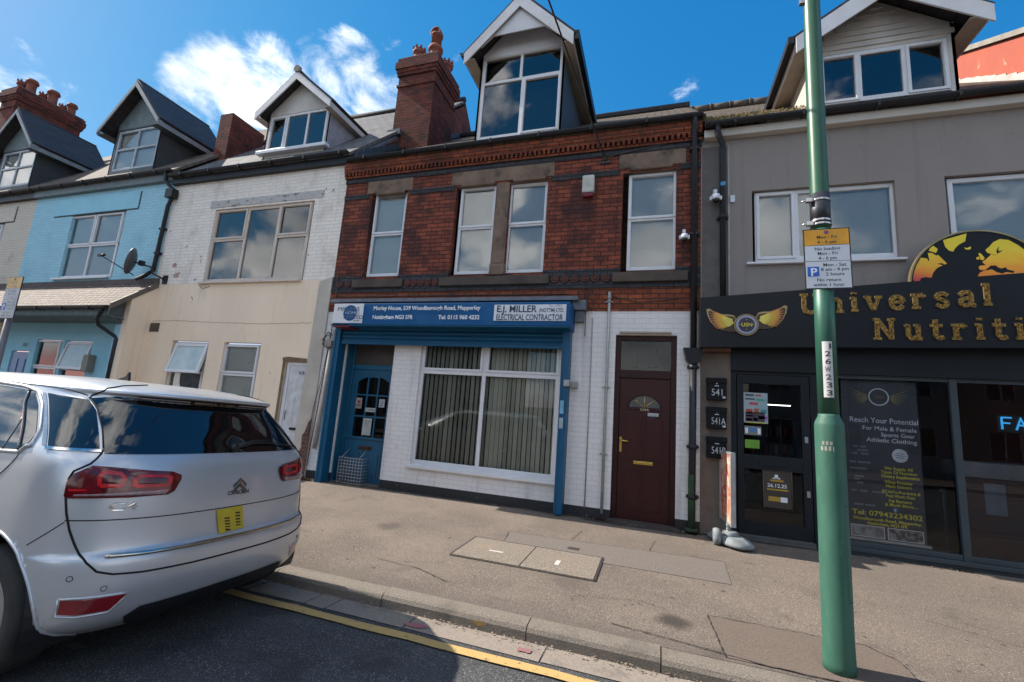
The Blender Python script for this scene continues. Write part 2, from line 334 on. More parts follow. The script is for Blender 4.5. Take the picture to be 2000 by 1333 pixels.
def thing(name, label, cat, loc=(0, 0, 0), group=None):
    o = bpy.data.objects.new(name, None); COL.objects.link(o); o.location = loc; o.empty_display_size = .2
    o['label'] = label; o['category'] = cat
    if group: o['group'] = group
    return o
def tag(o, label, cat, group=None):
    o['label'] = label; o['category'] = cat
    if group: o['group'] = group
    return o
def struct(o): o['kind'] = 'structure'; return o
def walled(mb, x0, x1, z0, z1, y, holes, depth=.12, m=0):
    """facade facing -y with rectangular openings and their reveals"""
    xs = sorted({x0, x1, *[h[0] for h in holes], *[h[1] for h in holes]}); zs = sorted({z0, z1, *[h[2] for h in holes], *[h[3] for h in holes]})
    xs = [x for x in xs if x0 <= x <= x1]; zs = [z for z in zs if z0 <= z <= z1]
    for i in range(len(xs) - 1):
        for j in range(len(zs) - 1):
            cx, cz = (xs[i] + xs[i + 1]) / 2, (zs[j] + zs[j + 1]) / 2
            if any(h[0] < cx < h[1] and h[2] < cz < h[3] for h in holes): continue
            mb.poly([(xs[i], y, zs[j]), (xs[i + 1], y, zs[j]), (xs[i + 1], y, zs[j + 1]), (xs[i], y, zs[j + 1])], m)
    for h in holes:
        d = h[4] if len(h) > 4 else depth
        a, b, c, e = max(h[0], x0), min(h[1], x1), max(h[2], z0), min(h[3], z1)
        mb.poly([(a, y, c), (a, y, e), (a, y + d, e), (a, y + d, c)], m); mb.poly([(b, y, c), (b, y + d, c), (b, y + d, e), (b, y, e)], m)
        if h[2] > z0 - 1e-6: mb.poly([(a, y, c), (a, y + d, c), (b, y + d, c), (b, y, c)], m)
        if h[3] < z1 + 1e-6: mb.poly([(a, y, e), (b, y, e), (b, y + d, e), (a, y + d, e)], m)
    return mb
def K(v, y, c=0.): return c + (v - c) * (7 + y) / 7
def window(parent, x0, x1, z0, z1, y, bars=(), fw=.055, sash=(), frame=UPVC, glass=WGL, back='room', sill=None, seen=True, label=None):
    """x0..z1 as they line up on the wall plane y=0; bars = [('v',x,z0,z1)|('h',z,x0,x1)]; sash = openers (x0,x1,z0,z1)"""
    if seen:
        kx = lambda v: v * (7 + y) / 7; kz = lambda v: 1.6 + (v - 1.6) * (7 + y) / 7
    else: kx = kz = lambda v: v
    X0, X1, Z0, Z1 = kx(x0), kx(x1), kz(z0), kz(z1)
    f = MB(); d0, d1 = y - .01, y + .06
    f.box(X0, X0 + fw, d0, d1, Z0, Z1, bev=.006); f.box(X1 - fw, X1, d0, d1, Z0, Z1, bev=.006); f.box(X0 + fw, X1 - fw, d0 + .001, d1, Z1 - fw, Z1, bev=.006); f.box(X0 + fw, X1 - fw, d0 + .001, d1, Z0, Z0 + fw * 1.1, bev=.006)
    for b in bars:
        if b[0] == 'v': f.box(kx(b[1]) - fw * .45, kx(b[1]) + fw * .45, d0 + .003, d1, kz(b[2]), kz(b[3]), bev=.005)
        else: f.box(kx(b[2]), kx(b[3]), d0 + .002, d1, kz(b[1]) - fw * .45, kz(b[1]) + fw * .45, bev=.005)
    for a, b, c, e in sash:
        a, b, c, e = kx(a), kx(b), kz(c), kz(e); w = .042; q = y - .026
        f.box(a, a + w, q, y + .03, c, e, bev=.006); f.box(b - w, b, q, y + .03, c, e, bev=.006); f.box(a + w, b - w, q + .001, y + .03, e - w, e, bev=.006); f.box(a + w, b - w, q + .001, y + .03, c, c + w, bev=.006)
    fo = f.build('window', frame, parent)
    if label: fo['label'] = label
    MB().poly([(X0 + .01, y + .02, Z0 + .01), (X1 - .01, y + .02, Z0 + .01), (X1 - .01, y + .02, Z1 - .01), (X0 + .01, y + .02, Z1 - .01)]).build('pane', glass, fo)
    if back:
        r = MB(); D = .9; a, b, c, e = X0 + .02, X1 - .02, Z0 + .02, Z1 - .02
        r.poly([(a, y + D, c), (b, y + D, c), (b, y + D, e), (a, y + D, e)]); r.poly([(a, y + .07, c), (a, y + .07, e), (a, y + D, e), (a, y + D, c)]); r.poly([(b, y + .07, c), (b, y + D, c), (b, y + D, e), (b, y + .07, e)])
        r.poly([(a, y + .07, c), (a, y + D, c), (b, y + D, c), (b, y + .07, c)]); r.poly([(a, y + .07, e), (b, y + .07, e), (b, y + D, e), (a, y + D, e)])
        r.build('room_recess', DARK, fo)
        if back in ('blind', 'slats', 'curtain'):
            bl = MB()
            if back == 'slats':
                z = c + .02
                while z < e - .02:
                    bl.poly([(a, y + .068, z), (b, y + .068, z), (b, y + .078, z + .030), (a, y + .078, z + .030)]); z += .026
            elif back == 'blind': bl.poly([(a, y + .075, c), (b, y + .075, c), (b, y + .075, e), (a, y + .075, e)])
            else:
                n = 40; pts = [(a + (b - a) * i / n, y + .14 + .02 * math.sin(i * 1.9)) for i in range(n + 1)]
                for i in range(n): bl.poly([(*pts[i], c), (*pts[i + 1], c), (*pts[i + 1], e), (*pts[i], e)])
            bl.build('blind' if back != 'curtain' else 'curtain', CURT if back == 'curtain' else BLIND, fo)
    if sill: MB().box(X0 - sill, X1 + sill, -.07, y + .0, Z0 - .05, Z0 - .002, bev=.008).build('sill', frame, fo)
    return fo
def txt(body, mat, parent, x, y, z, size, width=None, name='lettering', align='LEFT', ext=.002, off=0., shear=0., face='-y', rotz=0., tilt=0.):
    c = bpy.data.curves.new('t', 'FONT'); c.body = body; c.size = size; c.align_x = align; c.extrude = ext; c.offset = off; c.shear = shear; c.resolution_u = 3
    o = bpy.data.objects.new('t', c); COL.objects.link(o)
    dg = bpy.context.evaluated_depsgraph_get(); me = bpy.data.meshes.new_from_object(o.evaluated_get(dg)); bpy.data.objects.remove(o); bpy.data.curves.remove(c)
    xs = [v.co.x for v in me.vertices]; w = (max(xs) - min(xs)) if xs else 1
    sx = (width / w) if width else 1.
    M_ = Matrix.Translation((x, y, z)) @ Matrix.Rotation(rotz, 4, 'Z') @ Matrix.Rotation(rad(90), 4, 'X') @ Matrix.Rotation(tilt, 4, 'Z') @ Matrix.Diagonal((sx, 1, 1, 1))
    root = parent
    while root is not None and root.parent is not None: root = root.parent
    me.transform(Matrix.Translation(-Vector(root.location)) @ M_ if root else M_)
    me.materials.clear(); me.materials.append(mat); me.name = name
    ob = bpy.data.objects.new(name, me); COL.objects.link(ob); ob.parent = parent; return ob
def copy_tree(o, parent=None):
    c = o.copy(); COL.objects.link(c)
    if parent is not None: c.parent = parent
    for ch in o.children: copy_tree(ch, c)
    return c
# ================================================================ THE SETTING
def gz(y):  # road surface falls towards the kerb
    if y > -3.62: return 0.0
    if y > -8.2: return -.03 * (y + 3.62) * .8
    return .11 - .024 * (-8.2 - y)
PAV0, PAVW = .105, .17
def pz(y): return PAV0 + (PAVW - PAV0) * (y + 3.55) / 3.55
m, nt, b = newmat('pavement_asphalt'); b.inputs['Roughness'].default_value = .93; b.inputs['Specular IOR Level'].default_value = .25
p = posv(nt)
c = mixc(nt, sstep(nt, noise(nt, p, 1.1, 5, .6), .35, .7), (.158, .125, .101), (.232, .184, .146))
c = mixc(nt, sstep(nt, noise(nt, p, 85, 3, .7), .42, .60), mixc(nt, .5, c, (.06, .05, .045)), c)
c = mixc(nt, sstep(nt, noise(nt, p, 130, 1, .5), .64, .70), c, (.42, .37, .32))
c = mixc(nt, sstep(nt, noise(nt, p, 2.2, 7, .65), .56, .74), c, mixc(nt, .5, c, (.06, .05, .045)))
c = mixc(nt, sstep(nt, noise(nt, p, .55, 5, .6), .5, .68), c, mixc(nt, .35, c, (.07, .06, .055)))
c = mixc(nt, sstep(nt, noise(nt, p, 14, 2, .5), .70, .73), c, (.06, .055, .05))
g = nd(nt, 'ShaderNodeSeparateXYZ'); nt.links.new(p, g.inputs[0])
band = sstep(nt, math_(nt, 'ADD', g.outputs[1], math_(nt, 'MULTIPLY', noise(nt, p, 1.3, 4), .9)), -2.65, -3.0)
c = mixc(nt, math_(nt, 'MULTIPLY', band, .8), c, mixc(nt, .5, c, (.10, .085, .075)))
def spot(nt, p, c, x, y, r, col, k=.8):
    d = nd(nt, 'ShaderNodeVectorMath', _operation='DISTANCE', i1=(x, y, .13)); nt.links.new(p, d.inputs[0])
    f = sstep(nt, math_(nt, 'ADD', d.outputs['Value'], math_(nt, 'MULTIPLY', noise(nt, p, 6, 5), r * .9)), r * 1.55, r * .8)
    return mixc(nt, math_(nt, 'MULTIPLY', f, k), c, col)
c = spot(nt, p, c, .15, -3.02, .16, (.035, .028, .025)); c = spot(nt, p, c, .62, -2.15, .035, (.04, .03, .03)); c = spot(nt, p, c, -3.1, -1.9, .2, (.06, .05, .045), .5)
c = spot(nt, p, c, -.75, -2.62, .22, (.10, .08, .07), .5)
nt.links.new(c, b.inputs['Base Color']); bump(nt, b, noise(nt, p, 75, 4, .75), .9, .009); PAVM = m
m, nt, b = newmat('road_asphalt'); b.inputs['Roughness'].default_value = .85; b.inputs['Specular IOR Level'].default_value = .3
p = posv(nt)
c = mixc(nt, sstep(nt, noise(nt, p, .8, 6), .3, .75), (.055, .058, .062), (.085, .085, .088))
c = mixc(nt, sstep(nt, noise(nt, p, 120, 2), .42, .6), mixc(nt, .6, c, (.02, .02, .022)), c)
c = mixc(nt, sstep(nt, noise(nt, p, 130, 1), .60, .68), c, (.26, .24, .22))
c = mixc(nt, sstep(nt, noise(nt, p, 1.7, 7, .65), .5, .66), c, mixc(nt, .5, c, (.02, .02, .022)))
c = mixc(nt, sstep(nt, noise(nt, p, 5, 5, .6), .62, .72), c, (.13, .12, .11))
nt.links.new(c, b.inputs['Base Color']); bump(nt, b, noise(nt, p, 100, 3, .7), .6, .007); ROADM = m
PATCH = PM('dark_tarmac_patch', (.155, .115, .09), .92, c2=(.10, .077, .062), ns=90, nfac=.4, bs=110, bstr=.4)
PATCHD = PM('grey_tarmac_patch', (.165, .138, .118), .92, c2=(.11, .092, .08), ns=80, nfac=.4, bs=110, bstr=.4)
KERB = PM('kerb_concrete', (.24, .20, .16), .9, c2=(.10, .085, .07), ns=120, nfac=.5, c3=(.10, .085, .07), n3s=3, r3=(.52, .75), bs=80, bstr=.5)
GUT = PM('gutter_concrete', (.27, .225, .185), .9, c2=(.20, .165, .135), ns=60, nfac=.5, c3=(.12, .10, .085), n3s=2.2, r3=(.55, .75), bs=70, bstr=.4)
YLINE = PM('worn_yellow_line', (.46, .31, .12), .8, c2=(.48, .30, .10), ns=22, nfac=.7, c3=(.13, .10, .07), n3s=30, r3=(.58, .68), bs=80, bstr=.3)
CONC = PM('speckled_concrete', (.25, .205, .16), .92, c2=(.12, .10, .08), ns=62, nfac=.35, c3=(.24, .17, .12), n3s=4, r3=(.55, .8), bs=70, bstr=.4)
GRND = PM('dull_ground', (.10, .09, .07), 1.)
def strip(name, ys, zf, x0, x1, mat, nx=24):
    mb = MB()
    for i in range(nx):
        a = x0 + (x1 - x0) * i / nx; c_ = x0 + (x1 - x0) * (i + 1) / nx
        for j in range(len(ys) - 1): mb.poly([(a, ys[j], zf(ys[j])), (c_, ys[j], zf(ys[j])), (c_, ys[j + 1], zf(ys[j + 1])), (a, ys[j + 1], zf(ys[j + 1]))])
    return struct(mb.build(name, mat))
struct(MB().poly([(-900, -900, -.06), (900, -900, -.06), (900, 900, -.06), (-900, 900, -.06)]).build('ground', GRND))
strip('road', [-14, -12, -10, -8.2, -6, -5, -4, -3.4], gz, -160, 160, ROADM)
strip('pavement', [-3.46, -2, -1, 0, .6], pz, -60, 60, PAVM)
strip('far_pavement', [-19, -14.1], lambda y: .09, -160, 160, PAVM)
random.seed(3)
mb = MB(); x = -30.0; lens = []
joints = [-3.15 - .915 * i for i in range(40)][::-1] + [-2.07, -.86, .06, .98, 1.9, 2.8, 3.7, 4.6, 5.5, 6.4, 7.3, 8.2, 9.1, 10]
for a, c_ in zip(joints[:-1], joints[1:]):
    dy = random.uniform(-.006, .006); dz = random.uniform(-.004, .004)
    pts = [(-3.60 + dy, -.05), (-3.60 + dy, .062 + dz), (-3.585 + dy, .088 + dz), (-3.565 + dy, .10 + dz), (-3.455, .108 + dz), (-3.455, -.05)]
    mb.prism([(a + .004, py, pzz) for py, pzz in pts], (c_ - a - .008, 0, 0))
struct(mb.build('kerb', KERB))
struct(MB().box(-36, 12, -3.585, -3.46, -.05, .055).build('kerb_bed', PM('kerb_joint_dirt', (.03, .026, .022), .95)))
mb = MB()
gj = [-30, -12, -9, -6, -4.2, -3.2, -2.62, -2.42, -1.73, -.70, .5, 1.7, 2.9, 4.1, 5.3, 6.5, 7.7, 10]
for a, c_ in zip(gj[:-1], gj[1:]):
    mb.poly([(a + .006, -3.83 + random.uniform(-.01, .01), .012), (c_ - .006, -3.83 + random.uniform(-.01, .01), .012), (c_ - .006, -3.598, .004), (a + .006, -3.598, .004)])
struct(mb.build('gutter_channel', GUT))
mb = MB()
for i in range(160):
    a = -22 + i * .2; w = lambda q: .004 * math.sin(q * 7) + .003 * math.sin(q * 19)
    y0, y1 = -3.985, -3.895
    if a > 6: break
    mb.poly([(a, y0 + w(a), gz(y0) + .012), (a + .2, y0 + w(a + .2), gz(y0) + .012), (a + .2, y1 + w(a + 1.2), gz(y1) + .012), (a, y1 + w(a + 1), gz(y1) + .012)])
struct(mb.build('yellow_line', YLINE))
# patches of different tarmac in the pavement
def flat(name, pts, mat, dz):
    return struct(MB().poly([(x, y, pz(y) + dz) for x, y in pts]).build(name, mat))
flat('pavement_patch', [(-1.62, -1.95), (-1.72, -1.36), (.75, -1.20), (.72, -1.93)], PATCHD, .004)
flat('pavement_patch', [(.42, -2.78), (.47, -3.42), (1.62, -3.42), (1.62, -2.92), (1.48, -2.78)], PATCH, .004)
CRK = PM('crack_dirt', (.035, .028, .025), .95)
def crack(pts, w=.008):
    mb = MB(); P_ = [Vector((x, y, 0)) for x, y in pts]; dense = []
    for a, c_ in zip(P_[:-1], P_[1:]):
        n = max(2, int((c_ - a).length / .04))
        for i in range(n): dense.append(a.lerp(c_, i / n) + Vector((random.uniform(-.006, .006), random.uniform(-.006, .006), 0)))
    dense.append(P_[-1])
    for i in range(len(dense) - 1):
        a, c_ = dense[i], dense[i + 1]; d = (c_ - a).normalized(); nn = Vector((-d.y, d.x, 0)); w0 = w * random.uniform(.4, 1.1)
        q = [a + nn * w0, c_ + nn * w0, c_ - nn * w0, a - nn * w0]; mb.poly([(v.x, v.y, pz(v.y) + .008) for v in q])
    return struct(mb.build('pavement_crack', CRK))
crack([(.42, -2.78), (.47, -3.42)], .006); crack([(.42, -2.78), (1.48, -2.78), (1.62, -2.95), (1.62, -3.42)], .005); crack([(-.3, -3.28), (.2, -3.34), (.7, -3.42), (1.7, -3.44), (3, -3.4)], .006)
crack([(-2.55, -2.95), (-2.1, -2.98), (-1.7, -3.15)], .006); crack([(-1.95, -2.72), (-2.3, -2.9)], .004); crack([(-1.62, -1.95), (-1.72, -1.36), (.75, -1.2)], .004); crack([(-.95, -1.28), (-.9, -.8)], .004); crack([(-.05, -1.22), (.02, -.75)], .004)
crack([(2.2, -2.0), (2.9, -2.35), (3.8, -2.5)], .003)
OIL = PM('oil_stain', (.03, .03, .033), .7, c2=(.05, .05, .05), ns=12)
struct(MB().poly([(-.83 + .05 * math.cos(t), -3.74 + .03 * math.sin(t) + .01 * math.sin(3 * t), .0165) for t in [k * .45 for k in range(14)]]).build('paint_mark', PM('grey_pink_mark', (.28, .12, .13), .9)))
struct(MB().poly([(-1.66 + .09 * math.cos(t) * (1 + .3 * math.sin(2 * t)), -3.76 + .035 * math.sin(t), .0165) for t in [k * .45 for k in range(14)]]).build('paint_mark', PM('faded_pink_paint', (.36, .10, .12), .9, c2=(.25, .16, .14), ns=30)))
struct(MB().poly([(-1.22 + .05 * math.cos(t) * (1 + .4 * math.sin(3 * t)), -3.604, .055 + .016 * math.sin(t)) for t in [k * .45 for k in range(14)]]).build('paint_mark', PM('orange_paint_mark', (.42, .24, .04), .9, c2=(.25, .17, .08), ns=40)))
crack([(-.6, -2.9), (-.1, -2.75), (.1, -2.82)], .003)
# ================================================================ BUILDINGS
def gutter(parent, x0, x1, y, z, r=.058, mat=BLKP, br=True):
    mb = MB(); n = 8; pr = [(y + r * math.cos(math.pi + math.pi * i / n), z + r * math.sin(math.pi + math.pi * i / n)) for i in range(n + 1)] + [(y + r * .86, z), (y - r * .86, z)]
    mb.prism([(x0, a, c_) for a, c_ in pr], (x1 - x0, 0, 0), smooth=False)
    if br:
        x = x0 + .4
        while x < x1: mb.box(x, x + .03, y - r - .006, y + r, z - r - .01, z + .012); x += .9
    return mb.build('gutter', mat, parent)
def slab(parent, name, x0, x1, y0, z0, y1, z1, th, mat):
    n = Vector((0, -(z1 - z0), (y1 - y0))).normalized() * th
    return MB().prism([(x0, y0, z0), (x1, y0, z0), (x1, y1, z1), (x0, y1, z1)], (0, -n.y, -n.z)).build(name, mat, parent)
def dormer(parent, xl, xr, yf, zb, ze, za, yr, yb, ovx, wallm, cheekm, bargem, roofm, gablem=None, th=.06, bd=.17, soffit=SOFF, board=None, holes=None):
    """gabled dormer: walls xl..xr at yf from zb, eaves ze, apex za, roof front edge yr, runs back to yb"""
    xc = (xl + xr) / 2; hw = (xr - xl) / 2 + ovx; sl = (za - ze) / hw
    fr = MB(); hs = holes or []
    zt = max([h[3] for h in hs] + [zb]) + .04
    walled(fr, xl, xr, zb, zt, yf, hs, .1); fr.build('dormer_front', wallm, parent)
    hwi = (xr - xl) / 2; zi = lambda dx: za - .05 - sl * abs(dx)
    gb = MB(); gp = [(xl, yf, zt), (xr, yf, zt), (xr, yf, zi(hwi)), (xc, yf, zi(0)), (xl, yf, zi(hwi))]
    if zi(hwi) < zt + .01:
        e = (za - .05 - zt) / sl; gp = [(xc - e, yf, zt), (xc + e, yf, zt), (xc, yf, zi(0))]
    gb.prism(gp, (0, .05, 0))
    if board:  # horizontal shiplap
        z = zt + .02
        while z < zi(0) - .08:
            e = (za - .05 - z - .09) / sl
            e = min(e, hwi)
            if e > .05: gb.prism([(xc - e, yf, z), (xc + e, yf, z), (xc + e, yf - .022, z), (xc - e, yf - .022, z)][::1], (0, .018, .095))
            z += .10
    gb.build('gable_board', gablem or wallm, parent)
    for x in (xl, xr):
        s = MB(); t = .04 if x == xl else -.04
        s.prism([(x, yf, zb - .2), (x, yf, zi(hwi) + .02), (x, yb, zi(hwi) + .02), (x, yb, zb - .2)], (t, 0, 0)); s.build('cheek', cheekm, parent)
    for s_ in (-1, 1):
        e = Vector((xc + s_ * hw, 0, ze)); a = Vector((xc, 0, za)); n = Vector((s_ * sl, 0, 1)).normalized() * th
        MB().prism([(e.x, yr, e.z), (a.x, yr, a.z), (a.x, yb, a.z), (e.x, yb, e.z)], (n.x, 0, n.z)).build('dormer_roof', roofm, parent)
        d = Vector((0, 0, -bd)); MB().prism([(e.x, yr - .025, e.z + .01), (xc, yr - .025, za + .01), (xc, yr - .025, za + .01 - bd * 1.12), (e.x, yr - .025, e.z + .01 - bd)], (0, .024, 0)).build('bargeboard', bargem, parent)
        MB().prism([(e.x, yr, e.z - .02), (e.x, yb, e.z - .02), (e.x, yb, e.z - .14), (e.x, yr, e.z - .14)], (-s_ * .02, 0, 0)).build('eaves_board', bargem, parent)
        q = xc + s_ * hwi
        MB().prism([(e.x - s_ * .02, yr, e.z - .135), (q, yr, e.z - .135), (q, yb, e.z - .135), (e.x - s_ * .02, yb, e.z - .135)], (0, 0, .012)).build('soffit', soffit, parent)
    MB().tube([(xc, yr, za + th * .9), (xc, yb, za + th * .9)], .045, 8).build('ridge_tile', roofm, parent)
def hroof(y, z0, m, y0=-.1): return z0 + m * (y - y0)

# ---------------------------------------------------------------- the red brick house with the shop
H = thing('brick_house', 'red brick terraced house with white painted ground floor, blue shop shutter and tall white dormer', 'house', (-2.75, 0, .1))
hol = [(-5.47, -4.66, 4.0, 5.76), (-3.62, -2.82, 3.98, 5.72), (-2.52, -1.87, 3.98, 5.70), (-.6, .24, 3.96, 5.68)]
hol = [(-5.46, -4.66, 4.0, 5.74), (-3.61, -2.82, 3.98, 5.70), (-2.56, -1.86, 3.98, 5.68), (-.59, .24, 3.96, 5.66)]
mb = walled(MB(), -6.12, .60, 3.32, 6.02, 0, hol, .12); mb.build('wall', BR, H)
MB().box(-6.12, .60, .0, .25, 6.02, 6.5).build('eaves_course', BRL, H)
hol2 = [(-5.62, -4.55, .14, 3.0, .30), (-4.0, -1.47, .64, 3.0, .12), (-.62, .28, .18, 2.94, .14)]
mb = walled(MB(), -6.12, .60, .32, 3.32, 0, hol2, .12); mb.build('painted_wall', WB, H)
mb = MB(); [mb.box(a, c_, -.006, .1, 0.05, .32) for a, c_ in ((-6.12, -5.62), (-4.55, -.62), (.28, .60))]; mb.build('plinth', BLK, H)
mb = MB(); mb.box(-6.1, -.63, .35, .4, .1, 6.4); mb.box(.30, .58, .35, .4, .1, 6.4); mb.build('inner_wall', DARK, H)
MB().box(-6.12, .6, -.012, .02, 3.315, 3.70).build('lower_brick_band', BRL, H)
mb = MB()
for a, c_ in ((-6.12, -5.46), (-4.66, -3.61), (-1.86, -.59), (.24, .60)): mb.box(a, c_, -.012, .05, 3.93, 4.02)
mb.box(-6.12, .6, -.03, .02, 3.69, 3.765, bev=.01); mb.box(-6.12, .6, -.02, .02, 3.765, 3.93)
mb.box(-6.13, .61, -.022, .05, 5.99, 6.085)
for a, c_ in ((-6.12, -5.52), (-4.60, -3.66), (-1.80, -.64), (.30, .60)): mb.box(a, c_, -.014, .05, 5.64, 5.735)
mb.build('blue_brick_band', BB, H)
mb = MB(); x = -6.14
mb.box(-6.14, .61, -.05, .1, 6.085, 6.13); mb.box(-6.15, .61, -.085, .1, 6.205, 6.27); mb.box(-6.15, .61, -.10, .1, 6.27, 6.41)
while x < .56: mb.box(x, x + .045, -.08, .1, 6.13, 6.205); x += .085
mb.build('dentil_cornice', BRL, H)
mb = MB()
for a, c_ in ((-5.58, -4.56), (-3.72, -1.76), (-.66, .38)): mb.box(a, c_, -.018, .12, 5.735, 5.99, bev=.004)
for a, c_ in ((-5.36, -4.72), (-3.52, -2.86), (-2.50, -1.90), (-.48, .18)): mb.box(a, c_, -.035, .1, 5.685, 5.745, bev=.02)
for (a, c_), z_ in zip(((-5.47, -4.65), (-3.62, -2.81), (-2.57, -1.85), (-.6, .25)), (5.74, 5.70, 5.68, 5.66)): mb.box(a, c_, .004, .13, z_ - .004, 5.75)
mb.build_each('stone_lintel', STONE, H)
mb = MB(); mb.box(-2.815, -2.565, -.012, .14, 4.16, 5.70, bev=.02); mb.box(-2.83, -2.55, -.04, .14, 3.96, 4.17, bev=.03); mb.box(-2.79, -2.59, -.024, .1, 4.17, 5.5, bev=.03); mb.build('stone_mullion', STONE, H)
mb = MB()
for a, c_ in ((-5.62, -4.52), (-3.76, -1.74), (-.70, .42)): mb.box(a, c_, -.075, .12, 3.775, 3.93, bev=.012)
mb.build_each('stone_sill', SILL, H)
mb = MB()
for a, c_ in ((-6.02, -5.64), (-4.50, -3.78), (-1.72, -.72)):
    n = max(2, round((c_ - a) / .155)); w = (c_ - a) / n
    for i in range(n):
        x = a + w * (i + .5)
        mb.lathe((x, -.022, 3.85), [(.066, 0), (.066, -.018), (.05, -.026), (.045, -.014), (.03, -.012), (.024, -.032), (.012, -.036)], 16, 'y')
mb.build_each('terracotta_rosette', TERRAD, H)
fzb = lambda z: z
window(H, -5.36, -4.63, 4.0, 5.695, .09, bars=[('h', 4.845, -5.36, -4.63)], sash=[(-5.35, -4.64, 4.86, 5.69)], back='blind')
window(H, -3.505, -2.80, 3.99, 5.66, .09, bars=[('h', 4.86, -3.5, -2.8)], sash=[(-3.5, -2.81, 4.87, 5.655)], back='slats')
window(H, -2.555, -1.85, 3.99, 5.64, .09, bars=[('h', 4.86, -2.55, -1.85)], sash=[(-2.55, -1.86, 4.87, 5.635)], back='slats')
window(H, -.495, .25, 3.97, 5.61, .09, bars=[('h', 4.82, -.49, .25)], sash=[(-.49, .24, 4.83, 5.6)], back='slats')
fo = window(H, -3.98, -1.46, .64, 2.93, .06, fw=.075, bars=[('v', -2.765, .64, 2.93), ('h', 2.23, -3.98, -1.46)], sash=[(-3.94, -2.80, 2.26, 2.95), (-2.73, -1.49, 2.26, 2.95)], glass=SGL, back=None, sill=.04, label='large white framed shop window with vertical blinds')
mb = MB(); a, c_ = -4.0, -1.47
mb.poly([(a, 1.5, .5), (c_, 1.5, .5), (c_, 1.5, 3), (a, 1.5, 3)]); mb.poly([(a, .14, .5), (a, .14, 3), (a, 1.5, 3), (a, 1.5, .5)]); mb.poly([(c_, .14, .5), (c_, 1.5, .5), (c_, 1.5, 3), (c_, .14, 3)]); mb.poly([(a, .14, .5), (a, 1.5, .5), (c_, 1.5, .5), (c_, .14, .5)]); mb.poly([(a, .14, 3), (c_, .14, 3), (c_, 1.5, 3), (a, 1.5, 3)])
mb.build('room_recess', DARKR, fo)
mb = MB(); x = -4.0; random.seed(5)
while x < -1.5:
    left = x < -2.76; an = rad(random.uniform(66, 80)) if left else rad(random.uniform(52, 66)); w = .085
    dx, dy = w / 2 * math.cos(an), w / 2 * math.sin(an); mb.poly([(x - dx, .18 - dy, .62), (x + dx, .18 + dy, .62), (x + dx, .18 + dy, 2.98), (x - dx, .18 - dy, 2.98)]); x += .088 if left else .080
mb.build('vertical_blind', PM('fawn_vertical_blind', (.85, .84, .72), .8, c2=(.78, .77, .66)), fo)
# blue panelled shop door, set back in its recess
DY = .27
D = MB(); D.box(-5.66, -5.58, DY - .02, DY + .05, .12, 3.0, bev=.006); D.box(-4.62, -4.54, DY - .02, DY + .05, .12, 3.0, bev=.006); D.box(-5.58, -4.62, DY - .018, DY + .05, 2.24, 2.33, bev=.006); D.box(-5.70, -5.6, .06, DY + .03, .12, 3.0, bev=.006); D.box(-5.58, -4.62, DY - .018, DY + .05, 2.95, 3.02)
df = D.build('door_frame', BLUED, H)
MB().poly([(-5.6, DY + .03, 2.3), (-4.6, DY + .03, 2.3), (-4.6, DY + .03, 3.0), (-5.6, DY + .03, 3.0)]).build('transom_pane', PM('dull_brown_glass', (.09, .075, .065), .25, c2=(.06, .05, .045), ns=2), df)
L = MB(); xa, xb = -5.575, -4.625; zt = 2.235
L.box(xa, xa + .13, DY, DY + .045, .17, zt, bev=.004); L.box(xb - .13, xb, DY, DY + .045, .17, zt, bev=.004); L.box(xa + .13, xb - .13, DY + .001, DY + .045, .17, .98); L.box(xa + .13, xb - .13, DY + .001, DY + .045, 2.14, zt)
L.box(xa - .0, xb, DY - .03, DY + .01, .945, .985, bev=.008)
for i in (1, 2): xx = xa + .13 + (xb - xa - .26) * i / 3; L.box(xx - .014, xx + .014, DY + .002, DY + .04, .98, 2.14)
for z_ in (1.36, 1.76): L.box(xa + .13, xb - .13, DY + .003, DY + .04, z_ - .014, z_ + .014)
cw = (xb - xa - .26) / 3
for i in range(3):  # arched heads of the top lights
    x0 = xa + .13 + cw * i; pts = []; up = lambda u: (2.0 + .11 * (u if i == 0 else (1 - u if i == 2 else 0))) + (.12 if i == 1 else 0) - (0 if i != 1 else .0)
    arc = []
    for k in range(9):
        u = k / 8; hz_ = (2.01 + .09 * math.sin(u * math.pi / 2)) if i == 0 else ((2.01 + .09 * math.cos(u * math.pi / 2)) if i == 2 else 2.10 - .03 * (2 * u - 1) ** 2 + .03 * 0)
        arc.append((x0 + cw * u, DY + .004, hz_))
    L.prism(arc + [(x0 + cw, DY + .004, 2.15), (x0, DY + .004, 2.15)], (0, .03, 0))
for x0, x1 in ((xa + .14, xa + .42), (xb - .42, xb - .14)):
    L.box(x0, x1, DY - .008, DY + .004, .28, .74, bev=.004); L.box(x0 + .05, x1 - .05, DY - .02, DY, .33, .69, bev=.01)
dl = L.build('door', BLUED, H)
MB().poly([(xa + .12, DY + .025, .97), (xb - .12, DY + .025, .97), (xb - .12, DY + .025, 2.15), (xa + .12, DY + .025, 2.15)]).build('pane', GLASS('amber_door_glass', (.35, .27, .19), .8, 1.5), dl)
mb = MB()
for i in range(24):
    x = xa + .1 + i * .034; mb.poly([(x, DY + .12 + .02 * (i % 2), .9), (x + .034, DY + .12 + .02 * ((i + 1) % 2), .9), (x + .034, DY + .12 + .02 * ((i + 1) % 2), 2.2), (x, DY + .12 + .02 * (i % 2), 2.2)])
mb.build('net_curtain', PM('brown_net', (.12, .085, .06), .9, c2=(.05, .04, .03), ns=6), dl)
MB().box(-5.24, -4.98, DY - .02, DY, .76, .82, bev=.006).box(-5.2, -5.02, DY - .03, DY - .01, .775, .80, bev=.004).build('letter_plate', PM('tarnished_copper', (.10, .05, .03), .4, .7), dl)
